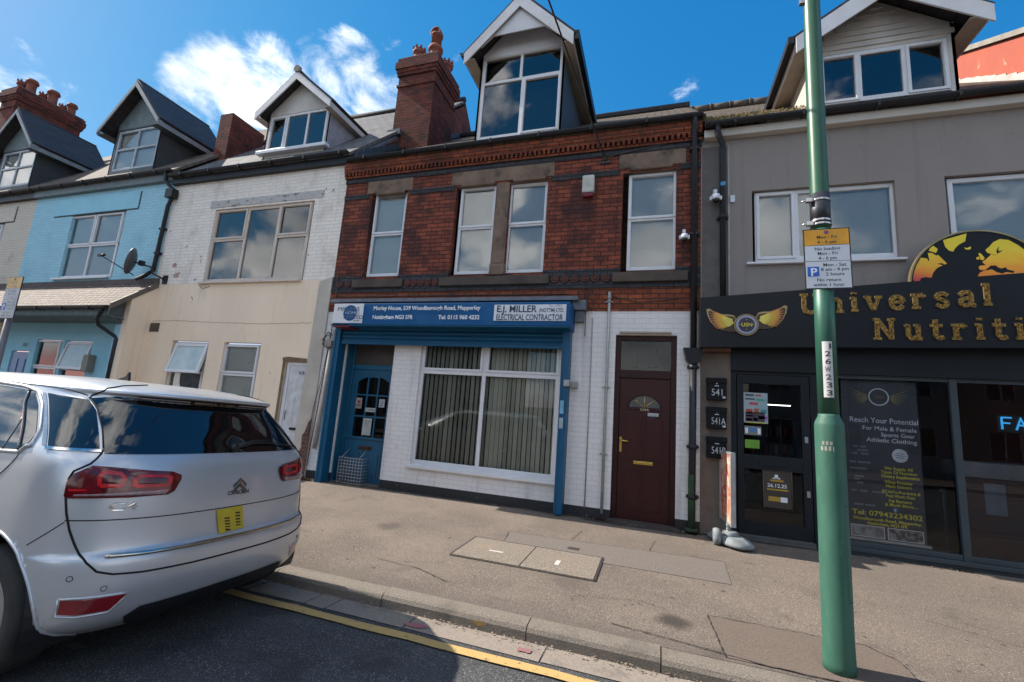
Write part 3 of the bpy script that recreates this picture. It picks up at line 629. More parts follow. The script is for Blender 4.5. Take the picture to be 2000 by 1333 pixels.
MB().box(xa - .03, xb + .06, -.03, DY + .02, .08, .16, bev=.01).build('doorstep', PM('dark_step', (.06, .05, .045), .8, bs=20), H)
mb = MB()
for xx in (-4.70, -4.70): pass
mb.tube([(-4.69, DY - .01, 1.25), (-4.69, DY - .045, 1.25), (-4.69, DY - .045, 1.37), (-4.69, DY - .01, 1.37)], .009, 8); mb.box(-4.705, -4.675, DY - .012, DY, 1.55, 1.61, bev=.004); mb.build('handle', CHROME, dl)
# maroon side door with a fanlight
DY = .10
D = MB(); D.box(-.62, -.54, DY - .03, DY + .04, .18, 2.94, bev=.006); D.box(.20, .28, DY - .03, DY + .04, .18, 2.94, bev=.006); D.box(-.54, .20, DY - .029, DY + .04, 2.86, 2.94, bev=.006); D.box(-.54, .20, DY - .029, DY + .04, 2.28, 2.40, bev=.006)
df = D.build('door_frame', MARD, H)
MB().box(-.545, .205, DY, DY + .01, 2.38, 2.88).build('transom_pane', GLASS('dim_transom_glass', (.4, .43, .45), .7, 1.45), df); MB().box(-.6, .26, DY + .1, DY + .12, 2.3, 2.92).build('inner_board', PM('transom_backing', (.022, .026, .03), .8), df)
mb = MB()
for z_ in (2.45, 2.82): mb.box(-.30, .0, DY - .004, DY + .002, z_, z_ + .012)
for x_ in (-.30, -.012): mb.box(x_, x_ + .012, DY - .004, DY + .002, 2.45, 2.83)
mb.build('reflected_frame', PM('painted_reflection_grey', (.09, .10, .10), .5), df)  # thin grey bars paint a window's reflection onto the transom
L = MB(); L.box(-.535, .195, DY, DY + .045, .195, 2.275)
def arch(cx, z, r, y, w=.012, n=14): return [(cx + r * math.cos(math.pi * i / n), y, z + r * math.sin(math.pi * i / n) * .78) for i in range(n + 1)]
for x0, x1 in ((-.44, -.19), (-.15, .10)): L.box(x0, x1, DY - .006, DY + .003, .34, .90, bev=.004); L.box(x0 + .03, x1 - .03, DY - .014, DY, .37, .87, bev=.008); L.box(x0, x1, DY - .006, DY + .003, 1.06, 1.72, bev=.004); L.box(x0 + .03, x1 - .03, DY - .014, DY, 1.09, 1.69, bev=.008)
L.tube(arch(-.17, 1.84, .235, DY - .004), .011, 6); L.box(-.44, .10, DY - .012, DY + .002, 1.80, 1.83, bev=.004)
dl = L.build('door', MAR, H)
ap = arch(-.17, 1.84, .225, DY - .003); MB().prism([(-.395, DY - .003, 1.84)] + ap[::-1][1:-1] + [(.055, DY - .003, 1.84)], (0, .006, 0)).build('fan_glass', PM('grey_fan_glass', (.045, .055, .058), .25, spec=.4), dl)
mb = MB()
for t in (45, 90, 135): mb.tube([(-.17, DY - .006, 1.84), (-.17 + .225 * math.cos(rad(t)), DY - .006, 1.84 + .225 * .78 * math.sin(rad(t)))], .005, 6)
mb.build('fan_bars', BRASS, dl)
txt('539A', PM('pale_gold_lettering', (.55, .48, .32), .4, .6), dl, -.235, DY - .012, 1.79, .05, name='house_number', width=.13)
MB().box(-.52, -.485, DY - .012, DY, 1.16, 1.38, bev=.004).tube([(-.502, DY - .01, 1.33), (-.502, DY - .05, 1.33), (-.39, DY - .05, 1.325)], .01, 8).build('handle', BRASS, dl)
MB().box(-.31, -.03, DY - .014, DY, 1.0, 1.05, bev=.005).box(-.29, -.05, DY - .02, DY - .01, 1.01, 1.035, bev=.004).build('letter_plate', BRASS, dl)
MB().box(-.66, .32, -.10, .12, .10, .20, bev=.01).build('doorstep', PM('dark_step', (.06, .05, .045), .8, bs=20), H)
MB().box(-.56, .2, -.05, .02, 2.955, 2.985, bev=.008).build('drip_board', PM('pale_wood_trim', (.40, .33, .27), .7), H)
MB().box(-.62, .28, .155, .17, .18, 2.3).box(-5.6, -4.6, .40, .42, .1, 3.0).build_each('door_backing', DARK, H)  # unseen dark panels added to stop sky light in the door gaps
# roof, gutter, pipes
RZ = 6.49; RM = .765
slab(H, 'roof', -6.02, .66, -.14, RZ - .03, 4.5, hroof(4.5, RZ, RM), .07, TILEM)
MB().tube([(-6.0, 4.5, hroof(4.5, RZ, RM) + .05), (.7, 4.5, hroof(4.5, RZ, RM) + .05)], .10, 8).build('ridge_tile', BB, H)
slab(H, 'rear_roof', -6.02, .66, 9.0, 6.4, 4.5, hroof(4.5, RZ, RM), .07, SLATEB)
mb = MB(); mb.poly([(-6.0, 0, 6.4), (-6.0, 0, 6.6), (-6.0, 4.6, 11.2), (-6.0, 9.2, 6.6), (-6.0, 9.2, 6.4)]); mb.build('party_gable', BRC, H)
for k, (y0, y1) in enumerate([(.05 + .2 * i, .25 + .2 * i) for i in range(22)]):
    pass
mb = MB()
for i in range(24):
    y0 = .0 + .19 * i; z0 = hroof(y0, RZ, RM) + .02; mb.prism([(-5.985, y0, z0), (-5.985, y0 + .2, z0 + .146), (-5.985, y0 + .16, z0 + .30), (-5.985, y0 + .02, z0 + .17)], (.012, 0, 0))
mb.box(-6.0, -5.6, .0, .02, 6.45, 6.5)
for i in range(24): y0 = .19 * i; z0 = hroof(y0, RZ, RM) + .03; mb.poly([(-5.98, y0, z0), (-5.78, y0, z0), (-5.78, y0 + .19, z0 + .139), (-5.98, y0 + .19, z0 + .139)])
mb.build('stepped_flashing', LEADB, H)
gutter(H, -6.05, .62, -.15, 6.47, .062)
mb = MB(); mb.tube([(.50, -.15, 6.42), (.50, -.13, 6.30), (.50, -.08, 6.18), (.50, -.08, 2.72)], .045, 12); mb.box(.43, .57, -.12, 0, 4.48, 4.52); mb.box(.43, .57, -.12, 0, 5.9, 5.93); mb.prism([(.36, -.17, 2.73), (.64, -.17, 2.73), (.60, -.15, 2.55), (.54, -.14, 2.50), (.46, -.14, 2.50), (.40, -.15, 2.55)], (0, .17, 0)); mb.tube([(.50, -.08, 2.52), (.49, -.08, .2)], .048, 12)
for z_ in (2.43, 1.3, .62): mb.tube([(.50, -.08, z_), (.50, -.08, z_ + .06)], .058, 12); mb.box(.42, .58, -.06, 0, z_ + .01, z_ + .05)
mb.build('downpipe', BLKP, H)
MB().tube([(.49, -.08, .20), (.49, -.08, .95)], .0495, 12).tube([(.49, -.10, .2), (.49, -.10, .24)], .09, 10).build('algae_stain', PM('green_algae', (.015, .07, .02), .9, c2=(.02, .03, .02)), H)
GP = PM('grey_white_conduit', (.34, .36, .34), .5)
mb = MB(); mb.tube([(-.735, -.03, 3.62), (-.735, -.03, .26)], .022, 10)
for z_ in (3.45, 2.1, 1.1): mb.tube([(-.735, -.03, z_), (-.735, -.03, z_ + .03)], .03, 10); mb.box(-.80, -.68, -.02, 0, z_, z_ + .02)
mb.tube([(-.735, -.03, 3.50), (-.735, -.03, 3.56)], .027, 10)
mb.tube([(-.99, -.012, 3.2), (-.985, -.012, 2.0), (-.99, -.012, .3)], .009, 6); mb.build('conduit', GP, H)
mb = MB(); mb.tube([(-5.92, -.05, 2.55), (-5.93, -.05, 1.62), (-5.98, -.05, .72)], .035, 10)
mb.build('conduit', PM('dirty_white_pipe', (.42, .38, .34), .6, c2=(.3, .25, .2), ns=4), H)
mb = MB()
random.seed(9)
for k in range(4):
    c0 = Vector((-5.95, -.06, 2.72)); pts = [c0 + Vector((random.uniform(.10, .2) * math.cos(t * .9 + k), -.01 * k, random.uniform(.1, .2) * math.sin(t * .9 + k))) for t in range(8)]; mb.tube(pts, .006, 5)
mb.tube([(-6.02, -.03, 4.2), (-5.96, -.03, 3.3), (-5.98, -.04, 2.6), (-6.03, -.04, 1.6), (-6.1, -.04, .4)], .009, 6)
mb.tube([(-6.0, -.03, 2.6), (-6.05, -.04, 1.9), (-6.12, -.05, 1.5), (-6.15, -.06, .9)], .006, 6)
mb.tube([(-6.05, -.02, 3.62), (-1.4, -.02, 3.60)], .007, 5); mb.tube([(-1.1, -.02, 3.66), (-1.10, -.02, 2.9)], .006, 5); mb.tube([(-.72, -.02, 3.56), (-.3, -.02, 3.45), (.3, -.02, 3.50)], .006, 5)
mb.tube([(-.9, -.04, 5.93), (-.72, -.03, 6.0), (.3, -.03, 6.12), (.44, -.04, 6.15), (.62, -.05, 6.2), (.66, -.05, 6.1), (.55, -.04, 6.05)], .01, 6)
mb.build_each('loose_cable', PM('dark_grey_cable', (.06, .055, .05), .6), H)
mb = MB(); mb.box(-6.02, -5.9, -.08, 0, 2.62, 2.74, bev=.01); mb.box(-5.88, -5.78, -.1, 0, 2.75, 2.95, bev=.01); mb.build('junction_box', PM('stained_plastic', (.30, .25, .22), .6), H)
MB().box(-1.30, -1.08, -.16, 0, 3.30, 3.46, bev=.01).box(-1.26, -1.12, -.10, 0, 3.12, 3.30, bev=.006).box(-5.9, -1.2, -.25, 0, 3.44, 3.50).build('shutter_end_cap', LEAD, H)
# dormer of the brick house
zf = lambda z, y: 1.6 + (z - 1.6) * (7 + y) / 7
dormer(H, -3.38, -1.71, .06, 6.35, 8.28, 9.34, -.26, 2.7, .21, WOODW, DARKC, BARGE, TILED, gablem=BARGE, bd=.24, holes=[(-3.33, -1.77, 6.6, 8.36)])
MB().prism([(-3.28, -.22, 8.40), (-2.95, -.22, 8.62), (-2.15, -.22, 8.62), (-1.82, -.22, 8.40), (-2.15, -.22, 8.93), (-2.55, -.22, 9.2), (-2.95, -.22, 8.93)][0:1] + [(-3.05, -.22, 8.60), (-2.05, -.22, 8.60), (-1.82, -.22, 8.40), (-2.55, -.22, 9.12)], (0, .02, 0)).build('gable_panel', BARGE, H)
MB().prism([(-3.62, -.24, 8.28), (-3.62, 2.4, 8.28), (-3.66, 2.4, 8.36), (-3.66, -.24, 8.36)], (-.06, 0, 0)).prism([(-1.49, -.24, 8.18), (-1.49, 2.6, 8.18), (-1.49, 2.6, 8.36), (-1.49, -.24, 8.36)], (.08, 0, 0)).build_each('dormer_gutter', BLKP, H)
window(H, -3.30, -1.72, 6.60, 8.36, .08, fw=.06, bars=[('v', -2.52, 7.78, 8.36), ('h', 7.78, -3.30, -1.72), ('v', -2.47, 6.6, 7.78)], sash=[(-2.45, -1.75, 6.63, 7.76)], back='room')
# chimney
def chimney(parent, x0, x1, y0, y1, z0, z1, pots, name='chimney', mat=None, capz=.55):
    mat = mat or BRC; mb = MB(); mb.box(x0, x1, y0, y1, z0, z1 - .5)
    mb.box(x0 - .03, x1 + .03, y0 - .03, y1 + .03, z1 - capz - .25, z1 - capz - .19)
    mb.box(x0 - .04, x1 + .04, y0 - .04, y1 + .04, z1 - .5, z1 - .42); mb.box(x0 - .06, x1 + .06, y0 - .06, y1 + .06, z1 - .42, z1 - .33); mb.box(x0 - .09, x1 + .09, y0 - .09, y1 + .09, z1 - .33, z1 - .15); mb.box(x0 - .05, x1 + .06, y0 - .06, y1 + .06, z1 - .15, z1 - .03)
    c = mb.build(name, mat, parent)
    MB().box(x0 - .02, x1 + .02, y0 - .02, y1 + .02, z1 - .04, z1 + .03, bev=.02).build('mortar_bed', PM('old_mortar', (.13, .105, .09), .95, bs=14), c)
    for px, py, r, h, kind in pots:
        p = MB(); pr = [(r * 1.05, 0), (r * 1.05, .05), (r * .9, .06), (r * .82, h * .55), (r * .85, h - .14), (r * 1.1, h - .12), (r * 1.12, h - .06), (r * .95, h - .05), (r * .95, h), (r * .7, h), (r * .68, h - .2)]
        p.lathe((px, py, z1), pr, 16)
        if kind == 'crown':
            for i in range(8): t = i * math.pi / 4; p.box(px + r * 1.0 * math.cos(t) - .02, px + r * 1.0 * math.cos(t) + .02, py + r * math.sin(t) - .02, py + r * math.sin(t) + .02, z1 + h - .02, z1 + h + .05)
        if kind == 'horn':
            p.lathe((px, py, z1 + h - .02), [(r * .78, 0), (r * .74, .30), (r * .9, .31), (r * .9, .36), (r * .6, .36), (r * .6, .2)], 16); p.lathe((px, py - .02, z1 + h + .36), [(r * .8, .08), (r * .8, -.10), (r * .62, -.10), (r * .62, 0)], 16, 'y')
        p.build('chimney_pot', TERRA, c)
    return c
chimney(H, -6.22, -5.22, 1.4, 2.5, 7.2, 10.14, [(-5.95, 1.72, .15, .48, 'crown'), (-5.48, 1.72, .17, .48, 'horn'), (-5.42, 2.25, .15, .45, 'crown'), (-5.95, 2.2, .12, .3, 'crown')])
mb = MB(); mb.prism([(-6.05, 1.36, 8.02), (-5.99, 1.36, 7.9), (-5.99, .0, 6.62), (-6.05, .0, 6.74)], (-.16, 0, 0)); mb.box(-6.30, -5.95, 1.3, 1.42, 8.0, 8.14); mb.build('verge_flashing', LEAD, H)

# ---------------------------------------------------------------- the white and cream house, 537
H = thing('white_cream_house', 'terraced house with flaking white brick above cream render and a small white dormer', 'house', (-8.7, 0, .1))
mb = walled(MB(), -11.15, -6.12, 3.97, 6.62, 0, [(-9.66, -6.88, 3.97, 5.72)], .1); mb.build('wall', WBU, H)
mb = walled(MB(), -11.15, -6.12, 0, 3.97, -.005, [(-10.2, -9.12, .95, 2.67), (-8.68, -7.68, .95, 2.66), (-7.0, -6.36, .1, 2.31)], .11); mb.build('rendered_wall', REND, H)
MB().box(-11.1, -6.15, .14, .18, 0, 6.5).build('inner_wall', DARK, H) if False else None
MB().prism([(-6.50, -.035, 0), (-6.12, -.035, 0), (-6.12, -.035, 4.02), (-6.42, -.035, 3.93), (-6.44, -.035, 2.5)], (0, .034, 0)).build('pilaster', PILR, H)
MB().prism([(-6.42, -.045, 0), (-6.13, -.045, 0), (-6.13, -.045, 1.25), (-6.2, -.045, 1.18), (-6.25, -.045, 1.0), (-6.3, -.045, .92), (-6.28, -.045, .7), (-6.36, -.045, .55), (-6.35, -.045, .3)], (0, .01, 0)).build('bare_brick_patch', BRICK('old_bare_brick', (.14, .06, .045), (.09, .045, .035), (.13, .10, .085), bstr=.8), H)
MB().box(-9.84, -6.66, -.012, .05, 5.76, 5.93, bev=.004).build('lintel', PM('flaking_lintel', (.50, .48, .46), .85, c2=(.42, .40, .38), c3=(.13, .11, .09), n3s=4, r3=(.55, .62), bs=12, bstr=.4, stretch=(1, 1, 3)), H)
window(H, -9.61, -6.90, 3.98, 5.69, .05, fw=.07, frame=UPVCC, bars=[('v', -8.64, 3.98, 5.69), ('v', -7.76, 3.98, 5.69), ('h', 4.96, -9.6, -8.64), ('h', 4.96, -7.76, -6.9)], sash=[(-9.59, -8.66, 4.98, 5.67), (-7.74, -6.92, 4.98, 5.67)], sill=.04, back='room')
window(H, -10.14, -9.13, .98, 2.64, .06, bars=[('h', 1.99, -10.14, -9.13)], back='curtain')
# the open top light of that window
f = MB(); c0 = Vector((0, .02, 2.62)); an = rad(24)
def tilt(x, s_, o=0): return (x, c0.y - s_ * math.sin(an) - o * math.cos(an), c0.z - s_ * math.cos(an) + o * math.sin(an))
def tiltsash(x0, x1, hgt, w=.06, fmat=UPVC, y=.02, zt=2.62, ang=24, glass=None):
    global c0, an
    c0 = Vector((0, y, zt)); an = rad(ang); f = MB()
    for a, b_, s0, s1 in ((x0, x0 + w, 0, hgt), (x1 - w, x1, 0, hgt), (x0 + w, x1 - w, 0, w), (x0 + w, x1 - w, hgt - w, hgt)):
        f.prism([tilt(a, s0), tilt(b_, s0), tilt(b_, s1), tilt(a, s1)], Vector(tilt(0, 0, -.05)) - Vector(tilt(0, 0)))
    return f, MB().poly([tilt(x0 + w * .5, w * .5, -.02), tilt(x1 - w * .5, w * .5, -.02), tilt(x1 - w * .5, hgt - w * .5, -.02), tilt(x0 + w * .5, hgt - w * .5, -.02)])
f, g_ = tiltsash(-10.12, -9.16, .66, ang=13); fo = f.build('open_window', UPVC, H); g_.build('pane', PM('sky_pale_frosted_glass', (.55, .60, .58), .12, c2=(.40, .46, .44), ns=3, spec=.8), fo)  # the sky's reflection is put into the pale colour of the frosted pane
window(H, -8.63, -7.70, .98, 2.62, .06, bars=[('h', 1.99, -8.63, -7.70)], sash=[(-8.62, -7.71, 2.02, 2.61)], back='blind')
L = MB(); L.box(-6.97, -6.90, .03, .08, .1, 2.30, bev=.005); L.box(-6.90, -6.38, .031, .08, 2.24, 2.30, bev=.005); df = L.build('door_frame', UPVC, H)
L = MB(); L.box(-6.90, -6.37, .05, .09, .12, 2.24)
for x0, x1 in ((-6.82, -6.66), (-6.60, -6.44)):
    for z0, z1 in ((1.76, 2.02), (1.12, 1.66), (.3, .9)): L.box(x0, x1, .042, .055, z0, z1, bev=.01); L.box(x0 + .03, x1 - .03, .034, .05, z0 + .03, z1 - .03, bev=.008)
dl = L.build('door', PM('white_plastic_door', (.66, .66, .68), .35), H)
MB().box(-7.0, -6.36, .095, .105, .1, 2.31).build('door_backing', DARK, H); txt('537', LETB, dl, -6.66, .03, 2.07, .085, name='house_number', width=.2)  # unseen dark panel added behind this door against sky light
MB().box(-6.87, -6.84, .035, .05, 1.18, 1.36, bev=.004).tube([(-6.855, .04, 1.31), (-6.855, 0, 1.31), (-6.78, 0, 1.31)], .008, 6).build('handle', CHROME, dl); MB().box(-6.70, -6.48, .03, .05, 1.0, 1.045, bev=.005).build('letter_plate', PM('black_letter_plate', (.02, .02, .02), .3, .5), dl)
MB().prism([(-7.05, -.016, 2.31), (-6.36, -.016, 2.31), (-6.36, -.016, 2.37), (-6.93, -.016, 2.40), (-7.07, -.016, 2.38)], (0, .01, 0)).prism([(-7.03, -.012, .2), (-6.985, -.012, .2), (-6.985, -.012, 2.31), (-7.05, -.012, 2.31)], (0, .006, 0)).build('crumbling_filler', PM('brown_filler', (.22, .13, .07), .9, c2=(.12, .08, .05), bs=20), H)
mb = MB(); mb.box(-11.0, -10.72, -.02, 0, 2.86, 3.06, bev=.01)
for i in range(3): mb.box(-10.97, -10.75, -.03, -.015, 2.89 + i * .055, 2.915 + i * .055)
mb.build('air_brick', PM('stained_vent', (.11, .09, .07), .8), H)
RZ = 6.68; RM = 1.0
slab(H, 'roof', -11.15, -6.02, -.16, RZ - .06, 4.6, hroof(4.6, RZ, RM), .06, SLATE)
slab(H, 'rear_roof', -11.15, -6.02, 9.3, 6.5, 4.6, hroof(4.6, RZ, RM), .06, SLATE)
MB().tube([(-11.15, 4.6, hroof(4.6, RZ, RM) + .04), (-6.0, 4.6, hroof(4.6, RZ, RM) + .04)], .09, 8).build('ridge_tile', BB, H)
MB().box(-11.15, -6.12, -.10, .05, 6.44, 6.60).build('fascia_board', BLKP, H)
gutter(H, -11.15, -6.06, -.17, 6.64, .062)
y_ = .3
dormer(H, -8.88, -7.08, .28, 6.85, 8.10, 9.00, .06, 1.45, .17, WOODW, PM('lilac_grey_cheek', (.36, .35, .40), .7), BARGE, TILED, bd=.17, holes=[(-8.82, -7.14, 7.24, 8.14)])
window(H, -8.47, -6.87, 7.00, 7.87, .30, fw=.055, bars=[('v', -7.97, 7.0, 7.87), ('v', -7.40, 7.0, 7.87)], sash=[(-8.44, -7.99, 7.03, 7.84)], back='room', sill=None)
MB().box(-8.98, -7.0, .16, .3, 7.12, 7.20, bev=.01).build('sill', UPVC, H)
MB().lathe((-7.98, .02, 9.06), [(.085, -.02), (.085, .05), (.06, .06)], 14, 'y').build('ridge_end_cap', COPE, H)
mb = MB(); mb.box(-11.36, -10.92, .88, 1.9, 7.4, 9.02); mb.build('party_stack', BRC, H)

# ---------------------------------------------------------------- the pale blue house with the lean-to porch, 535
def lean_house(name, label, x0, x1, upper, lower, win, holes_low, dorm):
    H = thing(name, label, 'house', ((x0 + x1) / 2, 0, .1))
    w0, w1 = win
    mb = walled(MB(), x0, x1, 3.9, 6.85, 0, [(w0, w1 + .04, 4.18, 5.95)], .1); mb.build('wall', upper, H)
    mb = walled(MB(), x0, x1, 0, 3.9, .0, holes_low, .1); mb.build('rendered_wall', lower, H)
    MB().box(w0 - .75, w1 + .45, -.022, .05, 5.97, 6.42).build('lintel', lower, H); MB().box(w1 + .45, w1 + .475, -.012, .05, 5.97, 6.42).box(w0 - .78, w1 + .475, -.012, .05, 5.945, 5.968).build('lintel_joint', PM('dark_joint', (.08, .10, .11), .9), H)
    window(H, w0, w1, 4.20, 5.92, .05, fw=.065, bars=[('v', (w0 + w1) / 2, 4.2, 5.92), ('h', 5.07, w0, w1)], sash=[(w0 + .02, (w0 + w1) / 2 - .02, 5.09, 5.9), ((w0 + w1) / 2 + .02, w1 - .02, 5.09, 5.9)], sill=.05, back='blind')
    slab(H, 'roof', x0, x1, -.16, 6.78, 4.6, 6.84 + 4.7, .06, SLATEB)
    slab(H, 'rear_roof', x0, x1, 9.3, 6.7, 4.6, 6.84 + 4.7, .06, SLATEB)
    MB().box(x0, x1, -.10, .03, 6.56, 6.74).build('fascia_board', PALEG if upper is BLB else BLKP, H)
    gutter(H, x0, x1, -.17, 6.80, .06)
    xa, xb = dorm; xc = (xa + xb) / 2
    dormer(H, xa, xb, .26, 6.9, 8.40, 9.68, -.02, 2.0, .28, DGREY, PM('dark_teal_cheek', (.045, .055, .058), .65), BARGEG, TILED, gablem=PALEG, bd=.13, soffit=DGREY, holes=[(xa + .1, xb - .06, 7.30, 8.50)])
    k = 7 / 7.28
    window(H, (xa + .1) * k, (xb - .06) * k, 7.08, 8.22, .28, fw=.06, frame=PM('grey_white_frame', (.45, .48, .52), .4), bars=[('v', xc * k, 7.08, 8.22), ('h', 7.68, (xa + .1) * k, (xb - .06) * k)], back='blind')
    return H
HB = lean_house('blue_house', 'pale blue painted terraced house with a tiled lean-to porch and dark gabled dormer', -16.55, -11.15, BLB, RENDB, (-14.82, -12.76), [(-15.02, -14.0, 1.0, 2.62), (-13.9, -12.86, 1.0, 2.6), (-15.98, -15.25, .1, 2.3)], (-14.32, -12.52))
HC = lean_house('cream_house', 'cream painted brick terraced house with a dark dormer at the left edge', -22.4, -16.55, CRB, CRB, (-19.9, -17.85), [(-20.0, -18.4, 1.0, 2.6)], (-19.64, -17.8))
H = HB
window(H, -15.0, -14.02, 1.0, 2.60, .05, bars=[('h', 1.9, -15.0, -14.02)], sash=[(-14.99, -14.03, 1.93, 2.59)], glass=SGL)
window(H, -13.88, -12.88, 1.0, 2.58, .05, bars=[('h', 1.9, -13.88, -12.88)], back='curtain')
f, g_ = tiltsash(-13.86, -12.90, .68, zt=2.57, ang=11); fo = f.build('open_window', UPVC, H); g_.build('pane', MATS['sky_pale_frosted_glass'], fo)
window(HC, -19.9, -18.5, 1.0, 2.58, .05)
L = MB(); L.box(-15.96, -15.27, .02, .07, .1, 2.28)
for x0, x1 in ((-15.88, -15.66), (-15.57, -15.35)):
    for z0, z1 in ((1.75, 2.1), (1.0, 1.6), (.3, .85)): L.box(x0, x1, .008, .03, z0, z1, bev=.01)
L.build('door', BLUEL, H)
txt('535', PM('brown_number', (.22, .15, .11), .6), H, -15.55, -.012, 2.42, .13, name='house_number')
# porch roofs with their end wall
for HH, xa, xb in ((HB, -16.55, -11.02), (HC, -22.4, -16.55)):
    slab(HH, 'porch_roof', xa, xb, -.84, 3.27, 0, 4.0, .05, TILEP)
    MB().box(xa, xb, -.03, 0, 3.98, 4.12).build('porch_flashing', PM('grey_mortar_flashing', (.12, .10, .095), .9, bs=18), HH)
    gutter(HH, xa, xb - .12, -.86, 3.24, .055)
    MB().box(xa, xb - .1, -.80, -.78, 3.06, 3.24).box(xa, xb - .1, -.78, -.0, 3.04, 3.06).build('porch_soffit', PM('grey_blue_soffit', (.13, .17, .18), .8) if HH is HB else WOODW, HH)
H = HB
MB().prism([(-11.18, -.48, 0), (-11.18, -.48, 3.52), (-11.18, 0, 3.92), (-11.18, 0, 0)], (.17, 0, 0)).build('porch_end_wall', REND, H)
MB().box(-11.36, -11.18, -.482, -.30, 0, 2.93).build('porch_pier', RENDLB, H)
MB().prism([(-11.2, -.80, 3.04), (-11.2, -.48, 2.93), (-11.2, -.48, 3.55), (-11.2, -.82, 3.24)], (.03, 0, 0)).build('porch_gable_board', DGREY, H)
MB().prism([(-11.03, -.86, 3.18), (-11.03, 0, 3.90), (-11.03, 0, 4.03), (-11.03, -.86, 3.31)], (.035, 0, 0)).build('verge_board', PM('brown_verge', (.14, .115, .095), .7), H)
MB().tube([(-11.25, -.86, 3.20), (-11.45, -.80, 2.98), (-11.5, -.72, 2.86), (-11.3, -.5, 2.66), (-11.22, -.50, 2.60), (-11.22, -.50, 1.2)], .036, 8).build('downpipe', BLKP, H)
MB().tube([(-11.32, -.16, 6.76), (-11.32, -.14, 6.52), (-11.08, -.08, 6.30), (-11.08, -.08, 6.05), (-11.16, -.07, 5.9), (-11.2, -.07, 4.3), (-11.35, -.14, 4.14), (-11.6, -.14, 4.08)], .042, 10).box(-11.2, -10.96, -.17, -.02, 6.08, 6.30, bev=.01).box(-11.27, -11.12, -.1, 0, 5.3, 5.35).box(-11.27, -11.12, -.1, 0, 4.7, 4.75).build('downpipe', BLKP, H)
MB().box(-12.82, -12.62, -.16, 0, 1.86, 2.26, bev=.01).build('meter_box', PM('beige_meter_box', (.26, .24, .20), .6), H)
chimney(HC, -22.9, -22.0, 1.1, 3.0, 9.2, 11.95, [(-22.65, 1.4, .15, .5, 'crown'), (-22.3, 1.5, .16, .6, 'x'), (-22.6, 2.0, .14, .45, 'crown'), (-22.25, 2.1, .17, .6, 'x'), (-22.6, 2.6, .13, .4, 'crown'), (-22.25, 2.7, .15, .5, 'x')], mat=BRC)
# a garden wall with pale copings in front of the blue house
gw = thing('garden_wall', 'low wall with pale coping stones in front of the blue house, seen over the car roof', 'wall', (-14, -2.2, .1))
MB().box(-18.5, -11.6, -2.1, -1.9, .05, 1.1).build('wall', PM('dark_garden_brick', (.09, .07, .06), .9, bs=9), gw)
mb = MB()
for a in (-15.4, -13.6): mb.box(a, a + .9, -2.16, -1.84, 1.1, 1.2, bev=.01)
mb.build('coping', COPE, gw)
# ---------------------------------------------------------------- the grey rendered shop building
H = thing('grey_shop_building', 'grey rendered building with charcoal shopfront and wide white gabled dormer', 'building', (2.8, 0, .1))
hl = [(1.31, 3.08, 4.03, 5.17), (3.63, 5.02, 4.03, 5.17)]
mb = walled(MB(), .60, 5.4, 2.65, 6.08, .0, hl, .10); mb.build('wall', GREY, H)
MB().box(.62, .985, -.004, .1, 2.65, 5.96).build('wall_pilaster', PM('darker_grey_render', (.15, .135, .125), .92, bs=60, bstr=.5), H)
MB().box(.98, 1.005, -.012, .0, 3.5, 5.95).build('movement_joint', PM('pale_joint_trim', (.40, .38, .37), .6), H)
window(H, 1.34, 3.075, 4.05, 5.13, .07, fw=.06, bars=[('v', 1.88, 4.05, 5.13)], sash=[(1.36, 1.86, 4.08, 5.11)], back='slats')
window(H, 3.645, 4.95, 4.05, 5.12, .07, fw=.06, back='slats')
MB().box(1.22, 3.14, -.06, .06, 4.0, 4.035, bev=.01).box(3.5, 5.1, -.06, .06, 4.0, 4.035, bev=.01).build('sill', UPVC, H)
MB().box(.64, 5.4, -.12, .1, 6.06, 6.19, bev=.01).build('fascia_board', PM('aged_white_fascia', (.58, .54, .48), .5, c2=(.45, .40, .34), ns=1.5, nfac=.8), H)
gutter(H, .64, 5.4, -.20, 6.245, .062)
MB().tube([(.82, -.2, 6.2), (.82, -.2, 6.08), (.90, -.09, 5.94), (.90, -.07, 5.85), (.90, -.07, 3.3)], .042, 12).tube([(.90, -.07, 4.72), (.90, -.07, 4.78)], .055, 12).box(.82, .98, -.06, 0, 4.73, 4.77).build('downpipe', BLKP, H)
MB().box(.865, .935, -.118, -.105, 5.24, 5.30).build('pipe_label', PM('blue_sticker', (.03, .25, .5), .4), H)
RZ = 6.32; RM = .765
slab(H, 'roof', .66, 5.05, -.16, RZ - .03, 4.2, hroof(4.2, RZ, RM), .07, TILEM)
slab(H, 'rear_roof', .66, 5.05, 8.6, 6.2, 4.2, hroof(4.2, RZ, RM), .07, TILEM)
mb = MB(); x = .3
while x < 5.0: mb.tube([(x, 4.2, hroof(4.2, RZ, RM) + .05), (x + .40, 4.2, hroof(4.2, RZ, RM) + .05)], .11, 8); mb.tube([(x + .40, 4.2, hroof(4.2, RZ, RM) + .05), (x + .45, 4.2, hroof(4.2, RZ, RM) + .05)], .135, 8); x += .45
mb.build('ridge_tile', PM('brown_ridge_tile', (.09, .07, .055), .9), H)
dormer(H, 2.13, 3.92, .06, 6.2, 7.42, 8.17, -.27, 2.0, .25, WOODW, WOODW, BARGE, TILED, gablem=WOODW, bd=.26, board=True, holes=[(2.28, 3.83, 6.46, 7.32)])
window(H, 2.24, 3.80, 6.44, 7.26, .07, fw=.065, bars=[('v', 2.745, 6.44, 7.26), ('v', 3.29, 6.44, 7.26)], sash=[(2.26, 2.73, 6.46, 7.24), (3.31, 3.78, 6.46, 7.24)], back='room')
